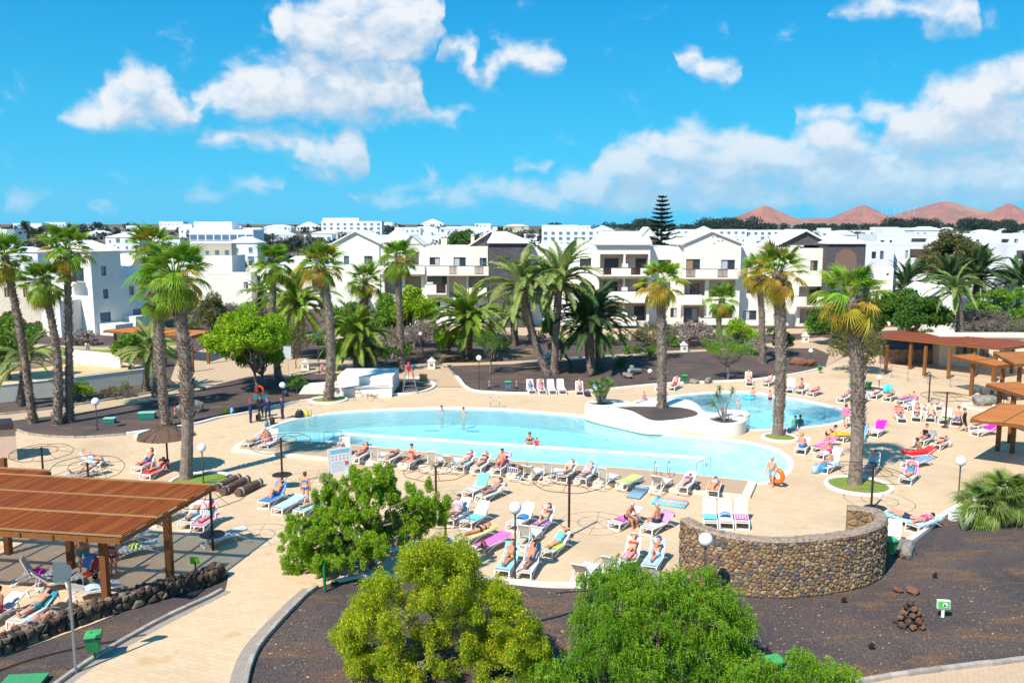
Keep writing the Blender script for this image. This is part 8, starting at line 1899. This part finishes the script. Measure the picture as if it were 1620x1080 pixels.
person('woman in black dress walking past the parasol pole at right', at_px(1523,683), R(20), 'walk', 0, (('dress','black'),), 'brown')
person('person in blue shorts walking behind the nearest fan palm trunk', at_px(1337,676), R(150), 'walk', 0, (('shirt','pink'),('shorts','light_blue')), 'brown')
q = P(652,588,G(646,615).y); person('lifeguard in red sitting on the tall chair', Vector((G(648,621).x-.05,G(648,621).y+.05,1.36)), R(-60), 'sideup', 2, (('shirt','red'),('shorts','red')), 'dark', ('cap','red'))
person('child playing on sand plaza behind the palm', at_px(510,592), 0, 'kid', 0, (('shirt','pink'),('shorts','blue')), 'brown', scale=.65)
person('gardener in white crouching on the far lawn', at_px(139,560), R(30), 'bend', 0, (('shirt','white'),('trousers','grey')), 'dark')
person('child sitting at the end of the far lounger beside the purple towel', at_px(1450,640), R(200), 'bend', 0, ('shorts','pink'), 'brown', scale=.7)
# people in the water (pool surface at -0.07)
def bather(px, py, label, depth, **kw):
    q = G(px,py,-.07); person(label, Vector((q.x,q.y,-.07-depth)), kw.pop('rz',0.0), kw.pop('pose','stand'), group='bathers', **kw)
bather(699,652,'bather with dark hair near the far rim, closer to the slide wall',1.18,skin=0,wear=('suit','light_blue'),hair='dark',rz=R(60)); bather(733,654,'bather near the far rim beside the ladder side',1.22,skin=0,wear=('bikini','green'),hair='dark',rz=R(-60))
bather(838,702,'woman with raised dark hair standing waist deep beside a child',.92,skin=2,wear=('bikini','black'),hair='dark',rz=R(5),pose='hips'); bather(849,706,'child in red float vest beside the standing woman',.45,skin=0,wear=('shirt','red'),hair='dark',scale=.6,pose='kid')
bather(1191,632,'swimmer beside the turquoise float in the small pool',.5,skin=0,wear=('shorts','red'),hair='brown',pose='kid',scale=.9); bather(1218,632,'child standing in the small pool near its far rim',.5,skin=0,wear=('shorts','navy'),hair='brown',scale=.75); bather(1168,637,'swimmer with head above water beside the pool island',1.35,skin=0,wear=('shorts','blue'),hair='grey')
bather(1258,669,'bather in green shirt beside another in palm shade',1.15,skin=2,wear=('shirt','green'),hair='dark'); bather(1266,668,'dark haired bather in palm shade',1.15,skin=2,wear=('shorts','navy'),hair='dark'); bather(1019,634,'child in pink at the far edge of the small pool behind the planter',.35,skin=3,wear=('suit','pink'),hair='brown',scale=.65)
bather(1176,674,'small child wading behind the round planter end',.3,skin=2,wear=('shorts','navy'),hair='dark',scale=.6)

# ---- loose things on the deck
def pad(label, px, py, lx, ly, m, rz, z=.0, h=.14, cat='air mattress', name='air_mattress', ribs=5):
    q = G(px,py,z); t = thing(name, label, cat, (q.x,q.y,z), rz); w_ = lx/ribs
    for k in range(ribs): MB().tube([(-lx/2+w_*(k+.5),-ly/2,h/2),(-lx/2+w_*(k+.5),ly/2,h/2)],w_*.52,10).build('tube', m if not isinstance(m,list) else m[k % len(m)], t, smooth=True)
    MB().tube([(-lx/2,ly/2-.12,h*.9),(lx/2,ly/2-.12,h*.9)],.11,10).build('pillow', m if not isinstance(m,list) else m[0], t, smooth=True); return t
pad('blue grey air mattress on the deck in front of the lime towel',1009,781,.75,1.75,flat((.22,.34,.44),.35),R(-25)); pad('yellow air mattress propped on a lounger near the fan palm',1328,688,.6,1.7,flat((.85,.42,.02),.35),R(80),z=.42); pad('turquoise rainbow inflatable lying on open deck',1060,797,.9,1.7,[flat((.15,.55,.75),.35),flat((.75,.15,.45),.35),flat((.45,.7,.1),.35)],R(65)); pad('red rolled air mattress on a lounger beyond the fan palm',1447,716,.35,1.5,flat((.75,.05,.06),.4),R(88),z=.42,ribs=2)
q = G(1404,622); t = thing('beach_ball','big turquoise striped beach ball among far loungers','beach ball',(q.x,q.y,0)); 
for k in range(8):
    mb = MB(); a0, a1 = k*math.pi/4, (k+1)*math.pi/4; r_ = .42
    for i in range(6):
        for j in range(2):
            e0, e1 = math.pi*(i/6-.5), math.pi*((i+1)/6-.5); b0, b1 = a0+(a1-a0)*j/2, a0+(a1-a0)*(j+1)/2; pp = lambda e,b: (r_*math.cos(e)*math.cos(b), r_*math.cos(e)*math.sin(b), r_+r_*math.sin(e)); mb.add([pp(e0,b0),pp(e0,b1),pp(e1,b1),pp(e1,b0)],[(0,1,2,3)])
    mb.build('panel', flat((.05,.5,.65) if k % 2 else (.2,.7,.8),.35), t, smooth=True)
def ring_float(px,py,label,c,r=.45,z=-.02):
    q = G(px,py,z); o = MB(); n1,n2 = 22,8
    for i in range(n1):
        for j in range(n2): a1,a2 = 6.2832*i/n1,6.2832*j/n2; o.v.append((q.x+(r+.13*math.cos(a2))*math.cos(a1), q.y+(r+.13*math.cos(a2))*math.sin(a1), z+.1+.13*math.sin(a2)))
    o.f = [(i*n2+j,((i+1)%n1)*n2+j,((i+1)%n1)*n2+(j+1)%n2,i*n2+(j+1)%n2) for i in range(n1) for j in range(n2)]; o.m = [0]*len(o.f); tag(o.build('float_ring', flat(c,.35), smooth=True), label, 'swim ring')
ring_float(1185,630,'turquoise float ring in the small pool beside a swimmer',(.08,.5,.7))
def bag(px,py,label,c,s=.4,name='beach_bag',z=0.0,cat='bag'):
    q = G(px,py,z); t = thing(name,label,cat,(q.x,q.y,z),random.uniform(0,3)); me = MB(); 
    me.lathe([(.3*s,0),(.55*s,.1*s),(.55*s,.55*s),(.42*s,.85*s),(.2*s,.95*s)],(0,0,0),10); me.v = [(x,y*.6,z_) for x,y,z_ in me.v]; me.build('body', flat(c), t, smooth=True)
    MB().tube([(.3*s*math.cos(a*.4),0,.8*s+.35*s*math.sin(a*.4)) for a in range(9)],.03*s+.008,5).build('handle', flat(tuple(x*.6 for x in c)), t)
for (x,y,l,c,s) in ((1302,747,'blue and pink beach bag beside the seated child near the fan palm',(.03,.25,.55),.55),(1290,748,'pale blue bag bundle at the foot of the lounger near the fan palm',(.35,.55,.7),.5),(1104,778,'dark bag between two prone sunbathers on the terrace',(.03,.03,.06),.4),(1046,833,'dark flowered bag between the two seated men in navy',(.12,.03,.12),.5),(1366,698,'light blue bag beside the blue towelled lounger',(.15,.45,.65),.5),(930,627,'navy bag behind the dragon yucca',(.02,.02,.08),.5),(765,867,'patterned bag on the magenta towel',(.15,.07,.06),.35),(1500,706,'striped bag beside the prone sunbather at right',(.6,.5,.55),.45)): bag(x,y,l,c,s,z=.4 if 'on the magenta' in l else 0)
# divers' gear
q = G(410,666); t = thing('air_tank','dark diving air tank standing with gear beside the divers','air tank',q); MB().lathe([(.10,0),(.11,.05),(.11,.5),(.07,.6),(.03,.63),(.03,.7)],(0,0,0),14).build('cylinder', flat((.12,.2,.26),.3), t, smooth=True); MB().tube([(0,0,.68),(.15,-.1,.75),(.25,-.12,.5),(.15,-.15,.25)],.02,6).build('hose', flat((.6,.5,.02)), t); MB().box(-.18,.18,-.2,-.1,.1,.5).build('vest', M_IRON, t)
bag(431,671,'black diving vest lying at the pool rim',(.02,.02,.03),.55,'diving_vest',cat='diving gear'); bag(422,674,'turquoise fins heap at the pool rim',(.05,.3,.4),.4,'diving_fins',cat='diving gear'); bag(474,661,'black gear bag at the pool ladder',(.02,.02,.03),.6); bag(485,659,'yellow gear bag at the pool ladder',(.7,.6,.02),.5); bag(356,655,'yellow bag on the white kerb left of the divers',(.75,.55,.02),.5); bag(366,654,'light blue bag on the white kerb left of the divers',(.25,.6,.75),.5); bag(452,626,'dark bag at the white kerb behind the divers',(.02,.04,.08),.5)
q = G(412,650); t = thing('life_ring_stand','orange life ring on a stand behind the divers','life ring',(q.x,q.y,0)); MB().tube([(0,0,0),(0,0,1.5)],.04,8).build('post', M_STEELG, t); o = MB()
for i in range(22):
    for j in range(8): a1,a2 = 6.2832*i/22,6.2832*j/8; o.v.append(((.3+.09*math.cos(a2))*math.cos(a1), -.1+.09*math.sin(a2), 1.65+(.3+.09*math.cos(a2))*math.sin(a1)))
o.f = [(i*8+j,((i+1)%22)*8+j,((i+1)%22)*8+(j+1)%8,i*8+(j+1)%8) for i in range(22) for j in range(8)]; o.m = [0]*len(o.f); o.build('ring', flat((.8,.08,.02),.4), t, smooth=True)
MB().box(-.5,.5,.1,.4,.9,1.25).build('box', flat((.10,.42,.55)), t)
# stroller under the pergola
q = G(146,922); t = thing('stroller','navy stroller with red seat standing on the deck under the big pergola','stroller',q,R(-30))
for x,y in ((-.25,.3),(.25,.3),(-.22,-.4),(.22,-.4)): MB().tube([(x-.02,y,.12),(x+.02,y,.12)],.12,14).build('wheel', M_IRON, t)
for s in (-1,1): MB().tube([(s*.24,-.4,.12),(s*.24,.1,.6),(s*.24,.45,1.05)],.02,6).build('frame', M_STEELG, t); MB().tube([(s*.24,.3,.12),(s*.24,-.05,.62)],.02,6).build('frame', M_STEELG, t)
MB().add([(-.22,-.25,.45),(.22,-.25,.45),(.22,.1,.45),(-.22,.1,.45),(-.22,.3,.95),(.22,.3,.95),(-.22,.36,.93),(.22,.36,.93),(-.22,-.25,.40),(.22,-.25,.40),(.22,.12,.38),(-.22,.12,.38)],[(0,1,2,3),(3,2,5,4),(4,5,7,6),(8,11,10,9),(11,6,7,10),(0,8,9,1)]).build('seat', flat((.45,.03,.03)), t)
mb = MB(); 
for i in range(6):
    a0,a1 = math.pi*i/6*.75,math.pi*(i+1)/6*.75; r_ = .42; mb.add([(-.25,.15-r_*math.cos(a0)*.9,.72+r_*math.sin(a0)),(.25,.15-r_*math.cos(a0)*.9,.72+r_*math.sin(a0)),(.25,.15-r_*math.cos(a1)*.9,.72+r_*math.sin(a1)),(-.25,.15-r_*math.cos(a1)*.9,.72+r_*math.sin(a1))],[(0,1,2,3)])
mb.build('hood', flat((.01,.05,.20)), t)
# cafe chairs under the right pergolas
for (x,y,l) in ((1555,632,'nearer the fence'),(1572,634,'in the middle'),(1590,640,'farthest along')):
    q = G(x,y); t = thing('cafe_chair','dark cafe chair under the pergola, '+l,'chair',q,random.uniform(0,3),'dark cafe chairs'); MB().box(-.22,.22,-.22,.22,.43,.47).build('seat', M_IRON, t); MB().box(-.22,.22,.2,.23,.47,.9).build('backrest', M_IRON, t)
    for sx in (-1,1):
        for sy in (-1,1): MB().tube([(sx*.2,sy*.2,0),(sx*.2,sy*.2,.44)],.02,6).build('leg', M_IRON, t)
# pink-flowered weeds beside the lava wall
for (x,y,l) in ((221,992,'pink flowering plant at the foot of the lava wall near its end'),(112,988,'pink flowers on top of the lava wall beside the sign pole'),(8,1030,'pink flowers on the lava wall at the frame edge')):
    px_tree('flowering_plant',l,x,y,x,y-14,7,12,L_PINKF if 'L_PINKF' in globals() else leafmat('pink_flower',(.55,.05,.28),(.2,.3,.03),.4),7,(.35,.6),300,.05,.03,x,'plant',trunk_r=.012)
# ---- thin sea air round everything
hz_ = MB().box(-9000,9000,-300,10800,-45,420).build('haze', None); tag(hz_,'thin pale haze in the air over town and hills','haze',kind='stuff')
m = bpy.data.materials.new('sea_air'); m.use_nodes = True; nt = m.node_tree; nt.nodes.clear()
pv = nd(nt, 'ShaderNodeVolumePrincipled', {'Color': (0.80, 0.90, 1.0, 1), 'Density': 0.000028, 'Anisotropy': 0.2}); nt.links.new(pv.outputs[0], nd(nt, 'ShaderNodeOutputMaterial').inputs['Volume']); hz_.data.materials.append(m)
